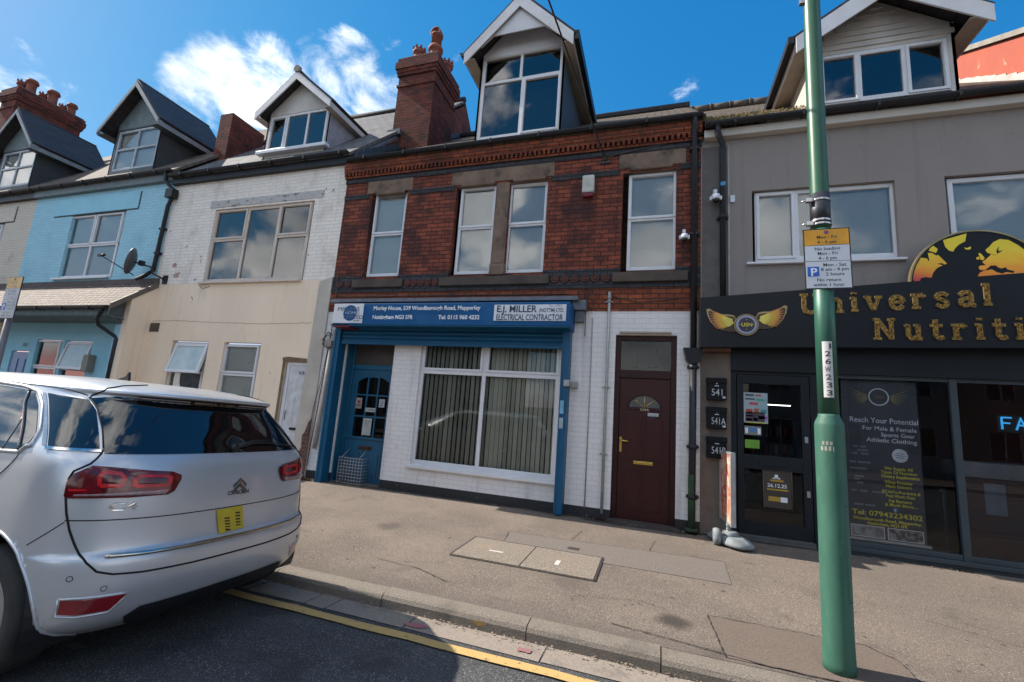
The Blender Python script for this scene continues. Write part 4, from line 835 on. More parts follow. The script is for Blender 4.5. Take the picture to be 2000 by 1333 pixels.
MB().prism([(1.86, -.27, 7.36), (1.86, 1.7, 7.36), (1.86, 1.7, 7.47), (1.86, -.27, 7.47)], (-.08, 0, 0)).build('dormer_gutter', BLKP, H)
# shopfront
F = MB(); y0, y1 = .03, .09
F.box(1.0, 5.4, y0 - .055, y1, 2.44, 2.90); F.box(1.0, 1.075, y0 - .012, y1, .17, 2.44, bev=.005); F.box(1.98, 2.27, y0 - .012, y1, .17, 2.44)
F.box(1.075, 1.98, y0 - .008, y1, 2.395, 2.44); F.build('shopfront_frame', SHOP, H)
F = MB()
F.box(2.27, 3.50, y0 - .0, y1, .27, .335, bev=.006); F.box(3.575, 5.4, y0, y1, .27, .335, bev=.006); F.box(3.50, 3.575, y0 - .012, y1, .20, 2.44, bev=.006); F.box(2.24, 2.28, y0 - .012, y1, .2, 2.44); F.box(2.28, 3.5, y0, y1, 2.39, 2.44); F.box(3.575, 5.4, y0, y1, 2.39, 2.44)
F.box(2.0, 5.4, y0 - .05, y1, .215, .27, bev=.008); F.box(2.0, 5.4, y0 - .02, y1, .10, .215); F.box(2.0, 5.4, y0 - .03, y1, .185, .20); F.build('shopfront_sill', SHOPL, H)
MB().poly([(2.28, .06, .3), (3.51, .06, .3), (3.51, .06, 2.42), (2.28, .06, 2.42)]).poly([(3.56, .06, .3), (5.4, .06, .3), (5.4, .06, 2.42), (3.56, .06, 2.42)]).build('shop_window_pane', DGL, H)
L = MB(); L.box(1.085, 1.165, .02, .07, .24, 2.39, bev=.004); L.box(1.87, 1.97, .02, .07, .24, 2.39, bev=.004); L.box(1.165, 1.87, .021, .07, .24, .42, bev=.004); L.box(1.165, 1.87, .021, .07, 1.10, 1.29, bev=.004); L.box(1.165, 1.87, .021, .07, 2.27, 2.39, bev=.004); L.box(1.35, 1.66, .012, .03, 1.155, 1.225, bev=.004)
dl = L.build('door', SHOP, H); MB().poly([(1.15, .05, .4), (1.88, .05, .4), (1.88, .05, 2.3), (1.15, .05, 2.3)]).build('pane', DGL, dl)
MB().box(1.895, 1.935, -.0, .02, 1.50, 1.58, bev=.004).box(1.90, 1.94, -.0, .02, .80, .88, bev=.004).build('lock_cover', STEEL, dl)
MB().box(1.04, 1.99, -.0, .1, .17, .235, bev=.005).box(1.06, 1.97, -.012, .02, .222, .245).build('threshold', PM('aluminium_threshold', (.16, .17, .18), .4, .5), H)
# the shop interior
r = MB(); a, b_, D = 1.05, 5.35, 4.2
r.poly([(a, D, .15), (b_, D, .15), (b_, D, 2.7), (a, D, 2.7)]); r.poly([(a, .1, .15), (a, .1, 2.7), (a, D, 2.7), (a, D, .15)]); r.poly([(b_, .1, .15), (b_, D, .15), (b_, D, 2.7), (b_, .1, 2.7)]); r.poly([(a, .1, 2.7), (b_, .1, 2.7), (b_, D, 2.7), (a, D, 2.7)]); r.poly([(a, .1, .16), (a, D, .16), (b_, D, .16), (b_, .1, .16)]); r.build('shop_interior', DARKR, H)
r = MB()
for z_ in (.7, 1.1, 1.5, 1.9): r.box(1.3, 3.2, 3.7, 4.1, z_, z_ + .03)
for x_ in (1.3, 2.25, 3.17): r.box(x_, x_ + .03, 3.7, 4.1, .16, 2.1)
r.build('shelving', PM('dark_shelves', (.05, .045, .04), .6), H)
random.seed(4); r = [MB(), MB(), MB()]
for z_ in (.73, 1.13, 1.53):
    x_ = 1.38
    while x_ < 3.1: r[random.randrange(3)].lathe((x_, 3.85, z_), [(.05, 0), (.055, .18), (.03, .22), (.03, .25)], 8); x_ += random.uniform(.13, .22)
r[0].build('tubs', PM('white_tubs', (.35, .35, .36), .4), H); r[1].build('tubs', PM('red_tubs', (.30, .04, .03), .4), H); r[2].build('tubs', PM('black_tubs', (.03, .03, .03), .3), H)
MB().box(3.9, 5.2, 1.2, 1.75, .16, .95, bev=.02).box(3.85, 5.25, 1.15, 1.8, .95, 1.0, bev=.01).build('counter', PM('counter_grey', (.14, .14, .15), .5), H)
MB().box(1.60, 1.99, 1.0, 1.02, 2.03, 2.045).build('strip_light', EMIT('strip_light_glow', (1, .97, .92), 1.3), H)
# brown-grey pier with the letterboxes' wall
MB().box(.60, 1.0, -.012, .12, .1, 2.75).build('door_pier', BROWNR, H)
MB().box(.60, 5.4, .35, .4, 2.8, 6.05).build('inner_wall', DARK, H)
# moss and weeds in the valley between the roofs
random.seed(11); mb = MB()
for i in range(900):
    x = random.uniform(.62, 1.55) if random.random() < .75 else random.uniform(1.5, 2.1); y = random.uniform(-.17, .5) * (1 if x < 1.2 else .6); z = hroof(y, 6.36, .73) + random.uniform(-.02, .03); a = random.uniform(0, 6.28); s = random.uniform(.012, .03); h = random.uniform(.01, .06)
    mb.poly([(x, y, z), (x + s * math.cos(a), y + s * math.sin(a), z + h * .4), (x + s * .4, y + s * .2, z + h)])
o = mb.build('moss', PM('dry_moss', (.16, .12, .035), .95, c2=(.07, .05, .02), ns=20)); o['kind'] = 'stuff'
# ---------------------------------------------------------------- building further right, with the peeling red gable
H = thing('red_gable_building', 'taller building at the right edge with a peeling red painted gable', 'building', (7.5, 2, .1))
MB().prism([(5.06, -.30, 6.0), (5.06, -.30, 7.05), (5.06, 4.2, 9.90), (5.06, 8.8, 7.0), (5.06, 8.8, 0), (5.06, .3, 0), (5.06, .3, 6.0)], (.3, 0, 0)).build('gable_wall', REDP, H)
MB().prism([(5.0, -.36, 7.03), (5.0, -.36, 7.12), (5.0, 4.2, 10.02), (5.0, 4.2, 9.92)], (.42, 0, 0)).build('coping', COPE, H)
mb = MB()
for i in range(22): y0 = -.15 + .2 * i; z0 = hroof(y0, 6.35, .73); mb.prism([(5.055, y0, z0), (5.055, y0 + .2, z0 + .146), (5.055, y0 + .2, z0 + .28 + .02 * math.sin(i)), (5.055, y0 + .1, z0 + .21), (5.055, y0, z0 + .15)], (-.01, 0, 0))
mb.build('white_flashing', PM('white_flaked_flashing', (.48, .45, .42), .8, bs=12), H)
MB().box(5.42, 11, -.02, .3, .1, 6.6).build('wall', BRC, H)
slab(H, 'roof', 5.36, 11, -.2, 6.9, 4.2, 9.8, .07, SLATE); slab(H, 'rear_roof', 5.36, 11, 8.8, 6.9, 4.2, 9.8, .07, SLATE)

# ---------------------------------------------------------------- across the road (seen in the windows)
def far_house(x0, x1, label, m, zt=6.0, y=-17.2):
    H = thing('far_side_house', label, 'house', ((x0 + x1) / 2, y, .1), 'houses on the far side of the road')
    mb = MB(); hs = []; n = max(1, int((x1 - x0) / 2.6))
    for i in range(n):
        cx = x0 + (x1 - x0) * (i + .5) / n
        hs.append((cx - .55, cx + .55, 3.7, 5.2)); hs.append((cx - .6, cx + .6, 1.0, 2.4))
    walled(mb, x0, x1, 0, zt, 0, hs, .1)
    mb.v = [(vx, y - vy, vz) for vx, vy, vz in mb.v]; mb.box(x0, x1, y - 7, y - 6.8, 0, zt); mb.box(x0, x0 + .1, y - 6.8, y - .01, 0, zt); mb.box(x1 - .1, x1, y - 6.8, y - .01, 0, zt); mb.build('wall', m, H)
    for h in hs:
        f = MB(); a, b_, c, e = h[:4]; f.box(a, a + .06, y - .1, y - .04, c, e); f.box(b_ - .06, b_, y - .1, y - .04, c, e); f.box(a, b_, y - .1, y - .04, c, c + .06); f.box(a, b_, y - .1, y - .04, e - .06, e); f.box((a + b_) / 2 - .03, (a + b_) / 2 + .03, y - .1, y - .04, c, e)
        fo = f.build('window', UPVC, H); MB().box(a, b_, y - .12, y - .09, c, e).build('pane', PM('dark_far_pane', (.03, .035, .04), .15), fo)
    MB().prism([(x0, y + .25, zt - .05), (x0, y - 3.5, zt + 2.9), (x0, y - 7.2, zt - .05)], (x1 - x0, 0, 0)).build('roof', SLATE, H)
    MB().tube([((x0 + x1) / 2 + .1, y + .06, 0), ((x0 + x1) / 2 + .1, y + .06, zt)], .05, 8).build('downpipe', BLKP, H)
FARC = PM('far_cream_render', (.46, .38, .28), .9); FARW = PM('far_pale_render', (.42, .40, .37), .9)
far_house(-34, -26, 'cream house across the road, furthest left of its row', FARC); far_house(-25.9, -17.5, 'pale grey house across the road between two cream ones', FARW); far_house(-17.4, -9.0, 'cream house across the road, right end of its row', FARC)
far_house(4.5, 13, 'pale rendered house across the road, standing alone on the right', FARW, 4.6, -18.5); far_house(13.1, 22, 'cream house across the road, far right beside the pale one', FARC, 5.2, -18.5)
w = thing('boundary_wall', 'low brick boundary wall in the gap across the road', 'wall', (-2, -17.5, .1)); MB().box(-8.9, 4.4, -17.7, -17.45, 0, 2.0).build('wall', BRC, w); MB().box(-8.9, 4.4, -17.75, -17.4, 2.0, 2.08).build('coping', COPE, w)

# ================================================================ SIGNS AND FITTINGS ON THE FACADES
# blue sign box and roller shutter
SY = -.45
def sgn(x, z, y=SY): return (x * (7 + y) / 7, 1.6 + (z - 1.6) * (7 + y) / 7)
S_ = thing('shop_sign', 'long blue shop sign board with white electrical contractor lettering above the roller shutter', 'sign', (-3.5, -.3, 3.0))
x0, x1, z0, z1 = -5.60, -1.27, 3.005, 3.355
MB().box(x0, x1, SY, 0, z0 - .03, z1, bev=.008).build('sign_box', SIGNB, S_)
MB().box(x0 - .012, -4.98, SY - .012, SY - .001, z0 - .01, z1 - .004, bev=.003).box(-2.50, -1.33, SY - .012, SY - .001, z0 + .045, z1 - .045, bev=.003).build_each('white_panel', WHT, S_)
MB().box(x0 - .02, x0 + .34, SY + .01, -.05, z0 - .075, z0 - .03, bev=.006).build('red_underside', PM('dull_red_plastic', (.14, .02, .03), .5), S_)
yy = SY - .013
txt('Morley House, 539 Woodborough Road, Mapperley', LETW, S_, -4.78, yy + .012, 3.235, .098, 2.03, off=.002); txt('Nottingham NG3 5FR', LETW, S_, -4.78, yy + .012, 3.075, .098, .80, off=.002); txt('Tel: 0115 960 4232', LETW, S_, -3.49, yy + .012, 3.075, .098, .74, off=.002)
txt('E.J. MILLER', LETN, S_, -2.46, yy, 3.19, .155, .66, off=.003); txt('(NOTTM) LTD.', LETN, S_, -1.755, yy, 3.19, .085, .385, off=.001); txt('ELECTRICAL CONTRACTOR', LETN, S_, -2.46, yy, 3.06, .135, 1.08, off=.002); txt('Est 1963', PM('pink_grey_lettering', (.42, .35, .40), .5), S_, -1.60, yy, 3.275, .05, .20)
MB().lathe((-5.25, yy, 3.18), [(.145, .004), (.145, -.002)], 30, 'y').build('logo_disc', SIGNB, S_)
LG = PM('grey_navy_lettering', (.10, .14, .22), .5)
txt('MILLERS', LG, S_, -5.53, yy - .004, 3.22, .10, .46); txt('HOMES', PM('pale_blue_lettering', (.35, .45, .6), .5), S_, -5.36, yy - .004, 3.155, .075, .30); txt('LIMITED', LG, S_, -5.38, yy - .004, 3.07, .095, .40); txt('Est 1963', LG, S_, -5.16, yy - .004, 3.03, .028, .12)
S_ = thing('roller_shutter', 'blue steel roller shutter raised over the shopfront, between two blue side rails', 'shutter', (-3.5, -.1, .1))
mb = MB(); prof = []; z = 2.70; n = 0
while z < 3.0:
    prof += [(-.130, z), (-.152, z + .012), (-.156, z + .034), (-.150, z + .056), (-.134, z + .066), (-.128, z + .074)]; z += .076
pts = prof; mb2 = MB()
for i in range(len(pts) - 1):
    (ya, za), (yb, zb) = pts[i], pts[i + 1]; mb.poly([(-5.60, ya, za), (-1.42, ya, za), (-1.42, yb, zb), (-5.60, yb, zb)], 0, False)
mb.box(-5.60, -1.42, -.13, -.11, 2.70, 3.0); mb.build('slats', BLUE, S_)
MB().box(-5.60, -1.42, -.165, -.10, 2.665, 2.712, bev=.008).build('bottom_rail', BLUE, S_)
MB().box(-5.74, -5.62, -.20, -.0, .13, 2.99, bev=.006).box(-5.735, -5.70, -.215, -.19, .13, 2.99).build('side_rail', BLUE, S_)
f = MB(); f.box(-1.42, -1.30, -.20, -.0, .19, 2.99, bev=.006); f.box(-1.405, -1.39, -.212, -.19, .19, 2.99); f.build('side_rail', BLUE, S_)
MB().box(-5.66, -1.28, -.44, -.02, 2.955, 2.975).build('header_plate', BLUE, S_)
KY = thing('shutter_key_switch', 'small grey key switch box on the right blue shutter rail', 'switch', (-1.33, -.2, 2.2)); MB().box(-1.36, -1.27, -.24, -.20, 2.08, 2.18, bev=.008).box(-1.27, -1.17, -.1, -.0, 2.07, 2.17, bev=.008).build('box', PM('dirty_switch_plastic', (.35, .33, .31), .5), KY); MB().lathe((-1.315, -.245, 2.13), [(.018, .005), (.018, -.006)], 12, 'y').build('key_barrel', STEEL, KY)
MB().box(-1.40, -1.34, -.2155, -.213, 1.66, 1.86).build('sticker', PM('pale_blue_sticker', (.18, .42, .60), .4), KY); MB().box(-1.40, -1.34, -.2155, -.213, 1.44, 1.6).build('sticker', PM('worn_white_sticker', (.33, .40, .45), .5), KY)
# wire basket under the letterbox
B_ = thing('wire_basket', 'wire letter basket fixed to the foot of the blue shop door', 'basket', (-5.2, .2, .3)); mb = MB()
X = [-5.48 + .0 + i * .062 for i in range(9)]; yb = .05; zt, zb_ = .62, .17
for x in X: mb.tube([(x, yb + .2, zb_), (x, yb, zb_), (x, yb, zt - .0)], .005, 5)
for k in range(9): z = zb_ + k * .055; mb.tube([(X[0], yb + .22, z), (X[0], yb, z), (X[-1], yb, z), (X[-1], yb + .22, z)], .005, 5)
mb.tube([(X[1], yb + .2, .76), (X[1], yb, zt)], .006, 5); mb.tube([(X[-2], yb + .2, .76), (X[-2], yb, zt)], .006, 5); mb.build('cage', PM('white_wire', (.38, .36, .35), .5), B_)
# notices on the blue door
def notice(x, z, w, h, y, label, face, lines, lm=LETB, cat='notice', group=None, tail=None):
    N = thing('notice', label, cat, (x + w / 2, y, z + h / 2), group); MB().box(x, x + w, y - .004, y, z, z + h).build('sheet', face, N)
    for bod, lx, lz, sz, wd, *mm in lines:
        if bod is None: MB().box(x + lx, x + lx + wd, y - .0055, y - .004, z + lz, z + lz + sz).build('print_line', mm[0] if mm else lm, N); continue
        txt(bod, mm[0] if mm else lm, N, x + lx, y - .0045, z + lz, sz, wd, ext=.0008)
    return N
PAPER = PM('white_paper', (.48, .47, .47), .7); yd = .268
notice(-5.43, 1.50, .135, .2, yd - .005, 'pinkish notice in the middle left pane of the blue door', PM('pinkish_paper', (.34, .29, .29), .7), [(None, .04, .10, .05, .055, PM('red_lettering', (.3, .03, .03), .6)), (None, .02, .04, .012, .095), (None, .02, .065, .012, .095)])
notice(-5.20, 1.45, .22, .075, yd - .006, 'small white open sign in the middle of the blue door', PAPER, [('OPEN', .02, .018, .058, .18)])
notice(-4.92, 1.55, .12, .15, yd - .005, 'small white notice with a blue ring in the middle right pane of the blue door', PAPER, [('O', .04, .06, .06, .045, SIGNB), (None, .025, .025, .012, .07, SIGNB)])
notice(-5.22, 1.02, .19, .31, yd - .006, 'tall white opening hours sheet low on the blue door', PM('pale_green_paper', (.42, .46, .44), .7), [('Opening', .05, .25, .032, .1), ('Times', .06, .20, .03, .07)])
notice(-.12, 1.66, .155, .105, .098, 'small white notice on the maroon side door', PAPER, [(None, .02, .075, .004, .11, PM('grey_lettering', (.25, .27, .32), .6)), (None, .03, .055, .004, .09, PM('grey_lettering', (.25, .27, .32), .6)), (None, .02, .035, .004, .11, PM('grey_lettering', (.25, .27, .32), .6))])
# alarm box, cameras, dish
A_ = thing('alarm_box', 'white burglar alarm box with a red base on the red brick wall', 'alarm', (-1.15, 0, 5.3)); MB().box(-1.25, -1.05, -.10, 0, 5.33, 5.64, bev=.025).build('housing', PM('aged_white_plastic', (.52, .52, .47), .45), A_); MB().box(-1.235, -1.065, -.09, -.005, 5.26, 5.345, bev=.012).build('strobe_lens', PM('dark_red_lens', (.16, .01, .02), .25), A_)
def camera_unit(x, y, z, label, s=1.):
    C_ = thing('security_camera', label, 'camera', (x, y, z), 'security cameras on the walls'); mb = MB(); mb.box(x - .03 * s, x + .03 * s, y - .03, 0, z + .10 * s, z + .2 * s, bev=.01); mb.tube([(x, y - .02, z + .16 * s), (x, y - .09, z + .15 * s), (x, y - .09, z + .05 * s)], .018 * s, 8); mb.build('bracket', WHT, C_)
    MB().lathe((x, y - .09, z), [(.02 * s, .09 * s), (.06 * s, .075 * s), (.066 * s, .02 * s), (.06 * s, -.005)], 16).box(x - .085 * s, x - .055 * s, y - .11, y - .07, z - .01, z + .05, bev=.006).box(x + .055 * s, x + .085 * s, y - .11, y - .07, z - .01, z + .05, bev=.006).build('housing', WHT, C_); MB().lathe((x, y - .10, z - .01), [(.052 * s, .01), (.045 * s, -.02), (.02 * s, -.045 * s)], 14).build('lens_dome', PM('black_lens', (.01, .01, .012), .08), C_)
camera_unit(.80, -.02, 5.02, 'white dome camera on the grey pilaster beside the black downpipe'); camera_unit(.36, -.02, 4.42, 'white camera on the red brick beside the downpipe, lower of the two', .9)
MB_ = thing('camera_junction_box', 'small white box on the grey wall just right of the dome camera', 'box', (1.02, 0, 5.05)); MB().box(1.01, 1.075, -.035, -.0, 5.0, 5.11, bev=.006).build('box', WHT, MB_)
DS = thing('satellite_dish', 'dark satellite dish on a long arm between the blue and white houses', 'satellite dish', (-11.3, -.3, 4.3)); c0 = Vector((-11.38, -.36, 4.40)); ax = Vector((-.72, -.66, .14)).normalized()
q = ax.to_track_quat('Z', 'Y').to_matrix(); mb = MB(); prf = [(.005, 0), (.08, .006), (.16, .022), (.24, .052), (.30, .085)]; b0 = []
n = 26; idx = len(mb.v)
for r, h in prf:
    for j in range(n): t = 2 * math.pi * j / n; mb.v.append(tuple(c0 + q @ Vector((r * math.cos(t) * .92, r * math.sin(t) * 1.05, h))))
for i in range(len(prf) - 1):
    for j in range(n): mb.f.append([i * n + j, i * n + (j + 1) % n, (i + 1) * n + (j + 1) % n, (i + 1) * n + j]); mb.m.append(0); mb.sm.append(True)
dd = mb.build('dish', PM('grey_dish', (.10, .10, .11), .4), DS); md = dd.modifiers.new('th', 'SOLIDIFY'); md.thickness = .012
mb = MB(); mb.tube([c0, c0 - ax * .10, Vector((-11.05, -.22, 4.32)), Vector((-10.98, -.2, 4.17)), Vector((-10.85, 0, 4.08))], .018, 8); mb.box(-10.9, -10.76, -.03, 0, 3.98, 4.18, bev=.005); mb.box(-11.28, -11.18, -.36, -.27, 4.33, 4.44)
tip = c0 + ax * .62 + Vector((0, 0, -.06)); mb.tube([c0 - ax * .02 + Vector((0, 0, -.30)), tip], .012, 6); mb.build('mount_arm', BLKP, DS); MB().tube([tip, tip + Vector((.08, .02, .02))], .028, 10).box(tip.x - .1, tip.x + .02, tip.y - .02, tip.y + .02, tip.z - .02, tip.z + .03).build('receiver', BLKP, DS)
# letterboxes of the flats
for nm_, z0_, z1_, lab in (('541', 2.0, 2.315, 'black letterbox numbered 541, top of three'), ('541A', 1.60, 1.905, 'black letterbox numbered 541A, middle of three'), ('541B', 1.20, 1.495, 'black letterbox behind the pavement sign, lowest of three')):
    L_ = thing('letterbox', lab, 'letterbox', (.81, 0, z0_), 'black letterboxes on the pier'); MB().box(.68, .935, -.10, -.012, z0_, z1_, bev=.008).box(.674, .941, -.115, -.01, z1_ - .075, z1_ + .0, bev=.008).build('body', PM('satin_black_metal', (.008, .009, .011), .5, spec=.15), L_)
    gm = PM('silver_lettering', (.50, .52, .54), .5); txt(nm_, gm, L_, .735, -.104, z0_ + .065, .135, .14 if len(nm_) == 3 else .18); MB().box(.88, .92, -.106, -.10, z0_ + .03, z0_ + .055).lathe((.808, -.104, z0_ + .235), [(.011, .003), (.011, -.004)], 10, 'y').box(.78, .836, -.104, -.10, z0_ + .195, z0_ + .207).build('lock', gm, L_)

# black fascia with gold letters
S_ = thing('shop_fascia_sign', 'long black shop fascia with raised gold lettering and a winged emblem', 'sign', (3, -.2, 2.7)); FY = -.27
MB().prism([(.575, FY, 2.725), (5.4, FY, 2.82), (5.4, FY, 3.80), (.575, FY, 3.445)], (0, .27, 0)).build('fascia_board', FASC, S_)
MB().box(.62, .98, -.2, -.03, 2.68, 2.73).build('underside_board', PM('rusty_bracket', (.14, .05, .02), .8, c2=(.03, .02, .02), ns=10), S_)
def stroke(mb, pts, w, y, d=.03):
    """a chunky letter stroke: polyline pts in (x,z), half width w"""
    P_ = [Vector(p) for p in pts]
    for a, c in zip(P_[:-1], P_[1:]):
        t = (c - a).normalized(); nn = Vector((-t.y, t.x)) * w; e = t * w * .35
        q = [a - e + nn, c + e + nn, c + e - nn, a - e - nn]; k = random.uniform(0, .0015); mb.prism([(v.x, y - k, v.y) for v in q], (0, d, 0))
def arcp(cx, cz, rx, rz, a0, a1, n=10): return [(cx + rx * math.cos(rad(a0 + (a1 - a0) * i / n)), cz + rz * math.sin(rad(a0 + (a1 - a0) * i / n))) for i in range(n + 1)]
def glyph(ch):
    s = .11; h = .0; G = {
    'U': [([(.12, 1), (.12, .3), (.2, .1), (.4, .04), (.6, .1), (.68, .3), (.68, 1)], 1), ([(-.02, .97), (.28, .97)], .6), ([(.54, .97), (.82, .97)], .6)],
    'n': [([(.14, .03), (.14, .66)], 1), ([(.0, .66), (.14, .66)], .6), ([(.0, .03), (.28, .03)], .6), ([(.14, .5), (.26, .64), (.42, .66), (.52, .55), (.52, .03)], 1), ([(.38, .03), (.68, .03)], .6)],
    'i': [([(.14, .03), (.14, .66)], 1), ([(.0, .66), (.14, .66)], .6), ([(.0, .03), (.28, .03)], .6), ([(.14, .90), (.14, .94)], 1.1)],
    'v': [([(.08, .66), (.30, .06)], 1), ([(.54, .66), (.34, .06)], .8), ([(-.04, .67), (.22, .67)], .6), ([(.42, .67), (.66, .67)], .6)],
    'e': [(arcp(.32, .34, .24, .30, 10, 325), 1), ([(.12, .36), (.54, .36)], .7)],
    'r': [([(.14, .03), (.14, .66)], 1), ([(.0, .66), (.14, .66)], .6), ([(.0, .03), (.30, .03)], .6), ([(.16, .5), (.28, .64), (.42, .66)], .9), ([(.44, .60), (.46, .56)], 1.1)],
    's': [([(.50, .58), (.36, .67), (.2, .64), (.12, .52), (.22, .40), (.42, .30), (.50, .18), (.42, .06), (.26, .02), (.1, .12)], .95)],
    'a': [([(.12, .56), (.24, .66), (.42, .66), (.50, .54), (.50, .05), (.62, .03)], 1), ([(.48, .38), (.26, .36), (.12, .26), (.12, .12), (.24, .03), (.38, .06), (.48, .16)], .95)],
    'l': [([(.14, .03), (.14, .98)], 1.1), ([(.0, .97), (.14, .97)], .6), ([(.0, .03), (.28, .03)], .6)],
    'N': [([(.12, .03), (.12, .97)], .9), ([(.14, .95), (.66, .06)], 1.1), ([(.68, .03), (.68, .97)], .9), ([(-.02, .97), (.16, .97)], .6), ([(-.02, .03), (.26, .03)], .6), ([(.54, .97), (.82, .97)], .6)],
    'u': [([(.14, .66), (.14, .18), (.24, .04), (.40, .06), (.52, .2)], 1), ([(.0, .66), (.14, .66)], .6), ([(.52, .66), (.52, .05), (.64, .03)], 1), ([(.38, .66), (.52, .66)], .6)],
    't': [([(.18, .90), (.18, .18), (.28, .04), (.44, .10)], 1), ([(.0, .64), (.42, .64)], .7)],
    'o': [(arcp(.32, .34, .24, .30, 0, 360, 14), 1)]}
    return G[ch]
ADV = {'U': .98, 'n': .84, 'i': .44, 'v': .80, 'e': .74, 'r': .70, 's': .72, 'a': .80, 'l': .50, 'N': 1.02, 'u': .84, 't': .62, 'o': .8}
random.seed(2)
def word(wd, x, z, h, spread, rise=0., nm='letter'):
    for ch in wd:
        for mat_, grow, dy in ((GOLDE, .014, -.018), (GOLD, 0, -.022)):
            mb = MB()
            for pts, wf in glyph(ch): stroke(mb, [(x + px * h, z + pz_ * h) for px, pz_ in pts], .085 * h * wf + grow * h, FY + dy, .02)
            (mb.build('letter', mat_, S_) if mat_ is GOLD else mb.build('letter_edge', mat_, S_))
        x += (ADV[ch] + spread) * h; z += rise * (ADV[ch] + spread) * h
word('Universal', 1.83, 3.205, .265, .155, .055); word('Nutrition', 2.63, 2.87, .265, .17, .02)
# winged emblem
EM = thing('winged_emblem', 'gold winged emblem with a round badge at the left of the black fascia', 'emblem', (1.12, FY, 3.1)); ex, ez = 1.16, 3.075
WY = [PM('orange_feather', (.55, .19, .05), .4, c2=(.40, .12, .04), ns=30), PM('amber_feather', (.62, .38, .03), .4), PM('yellow_feather', (.70, .60, .10), .4)]
for s in (-1, 1):
    out = [(.12, .06), (.15, .12), (.20, .135), (.30, .14), (.40, .175), (.47, .225), (.505, .21), (.49, .12), (.45, .03), (.38, -.05), (.30, -.09), (.2, -.11), (.12, -.10)]
    MB().prism([(ex + s * a, FY - .02, ez + b_ + .02 * s) for a, b_ in out], (0, .014, 0)).build('wing_outline', GOLDE, EM)
    MB().prism([(ex + s * (.13 + (a - .13) * .94), FY - .023, ez + (b_ - .01) * .9 + .02 * s) for a, b_ in out], (0, .003, 0)).build('wing_ground', PM('dark_wing_ground', (.06, .03, .012), .5), EM)
    for row, (mt, r0, r1, n) in enumerate(((WY[0], .28, .425, 9), (WY[1], .18, .33, 9), (WY[2], .13, .225, 8))):
        mb = MB()
        for i in range(n):
            u = i / (n - 1); a0 = rad(24 - 50 * u - row * 5); root_ = Vector((.10 + r0 * .55 * math.cos(a0) * 1.0, .02 + r0 * .40 * math.sin(a0) + .03)); L_ = (r1 - r0) * (1.35 - .45 * u)
            tipv = root_ + Vector((math.cos(a0) * 1.25, math.sin(a0) + .12 - .3 * u)) * L_; t = (tipv - root_).normalized(); nn = Vector((-t.y, t.x)) * .011
            q = [root_ + nn * .5, root_.lerp(tipv, .6) + nn * 1.15, tipv, root_.lerp(tipv, .6) - nn * 1.15, root_ - nn * .5]; k = row * .002 + i * .0002
            mb.prism([(ex + s * v.x, FY - .0245 - k, ez + v.y + .02 * s) for v in q], (0, .002, 0))
        mb.build('feathers', mt, EM)
MB().lathe((ex, FY - .02, ez - .03), [(.150, .012), (.150, -.01)], 36, 'y').build('badge_rim', GOLDE, EM); MB().lathe((ex, FY - .02, ez - .03), [(.138, 0), (.138, -.014)], 36, 'y').build('badge_gap', FASC, EM)
MB().lathe((ex, FY - .02, ez - .03), [(.130, 0), (.130, -.017)], 36, 'y').build('badge_ring', PM('lilac_silver', (.30, .31, .42), .4, .3), EM); MB().lathe((ex, FY - .02, ez - .03), [(.102, 0), (.102, -.020)], 36, 'y').build('badge_face', PM('badge_navy', (.02, .02, .04), .4), EM)
txt('USN', LETY, EM, ex - .065, FY - .041, ez - .055, .07, .13); mb = MB()
for dx, dz in ((0, .068), (0, -.068), (-.084, 0), (.084, 0)): mb.box(ex + dx - .007, ex + dx + .007, FY - .043, FY - .039, ez - .03 + dz - .007, ez - .03 + dz + .007)
mb.build('badge_dots', GOLDE, EM)
# half globe
GL = thing('half_globe_sign', 'half globe sign with a yellow and orange world map standing on the black fascia', 'sign', (3.8, FY, 3.7)); gx, gzz, gr = 3.75, 3.59, .70; gy = FY + .03
half = arcp(gx, gzz, gr, gr * .98, 0, 180, 40)
MB().prism([(a, gy, b_) for a, b_ in half], (0, .035, 0)).build('board', FASC, GL)
mb = MB(); rim = arcp(gx, gzz, gr, gr, 0, 180, 40)
for (a, b_), (c, e) in zip(rim[:-1], rim[1:]): mb.prism([(a, gy - .012, b_), (c, gy - .012, e), (gx + (c - gx) * .972, gy - .012, gzz + (e - gzz) * .972), (gx + (a - gx) * .972, gy - .012, gzz + (b_ - gzz) * .972)], (0, .05, 0))
mb.box(gx - gr, gx + gr, gy - .014, gy + .03, gzz - .005, gzz + .017); mb.build('gold_rim', GOLDE, GL)
m, nt, b = newmat('map_yellow_to_red'); g = nd(nt, 'ShaderNodeNewGeometry'); s3 = nd(nt, 'ShaderNodeSeparateXYZ'); lk(nt, g, 0, s3, 0)
fz = sstep(nt, math_(nt, 'ADD', s3.outputs[2], math_(nt, 'MULTIPLY', noise(nt, g.outputs[0], 9, 5), .22)), 3.74, 4.20); c = mixc(nt, fz, (.80, .20, .012), (.80, .60, .015)); f2 = sstep(nt, math_(nt, 'ADD', s3.outputs[2], math_(nt, 'MULTIPLY', s3.outputs[0], .35)), 4.92, 4.72); c = mixc(nt, f2, c, (.55, .05, .05)); nt.links.new(c, b.inputs['Base Color']); b.inputs['Roughness'].default_value = .35
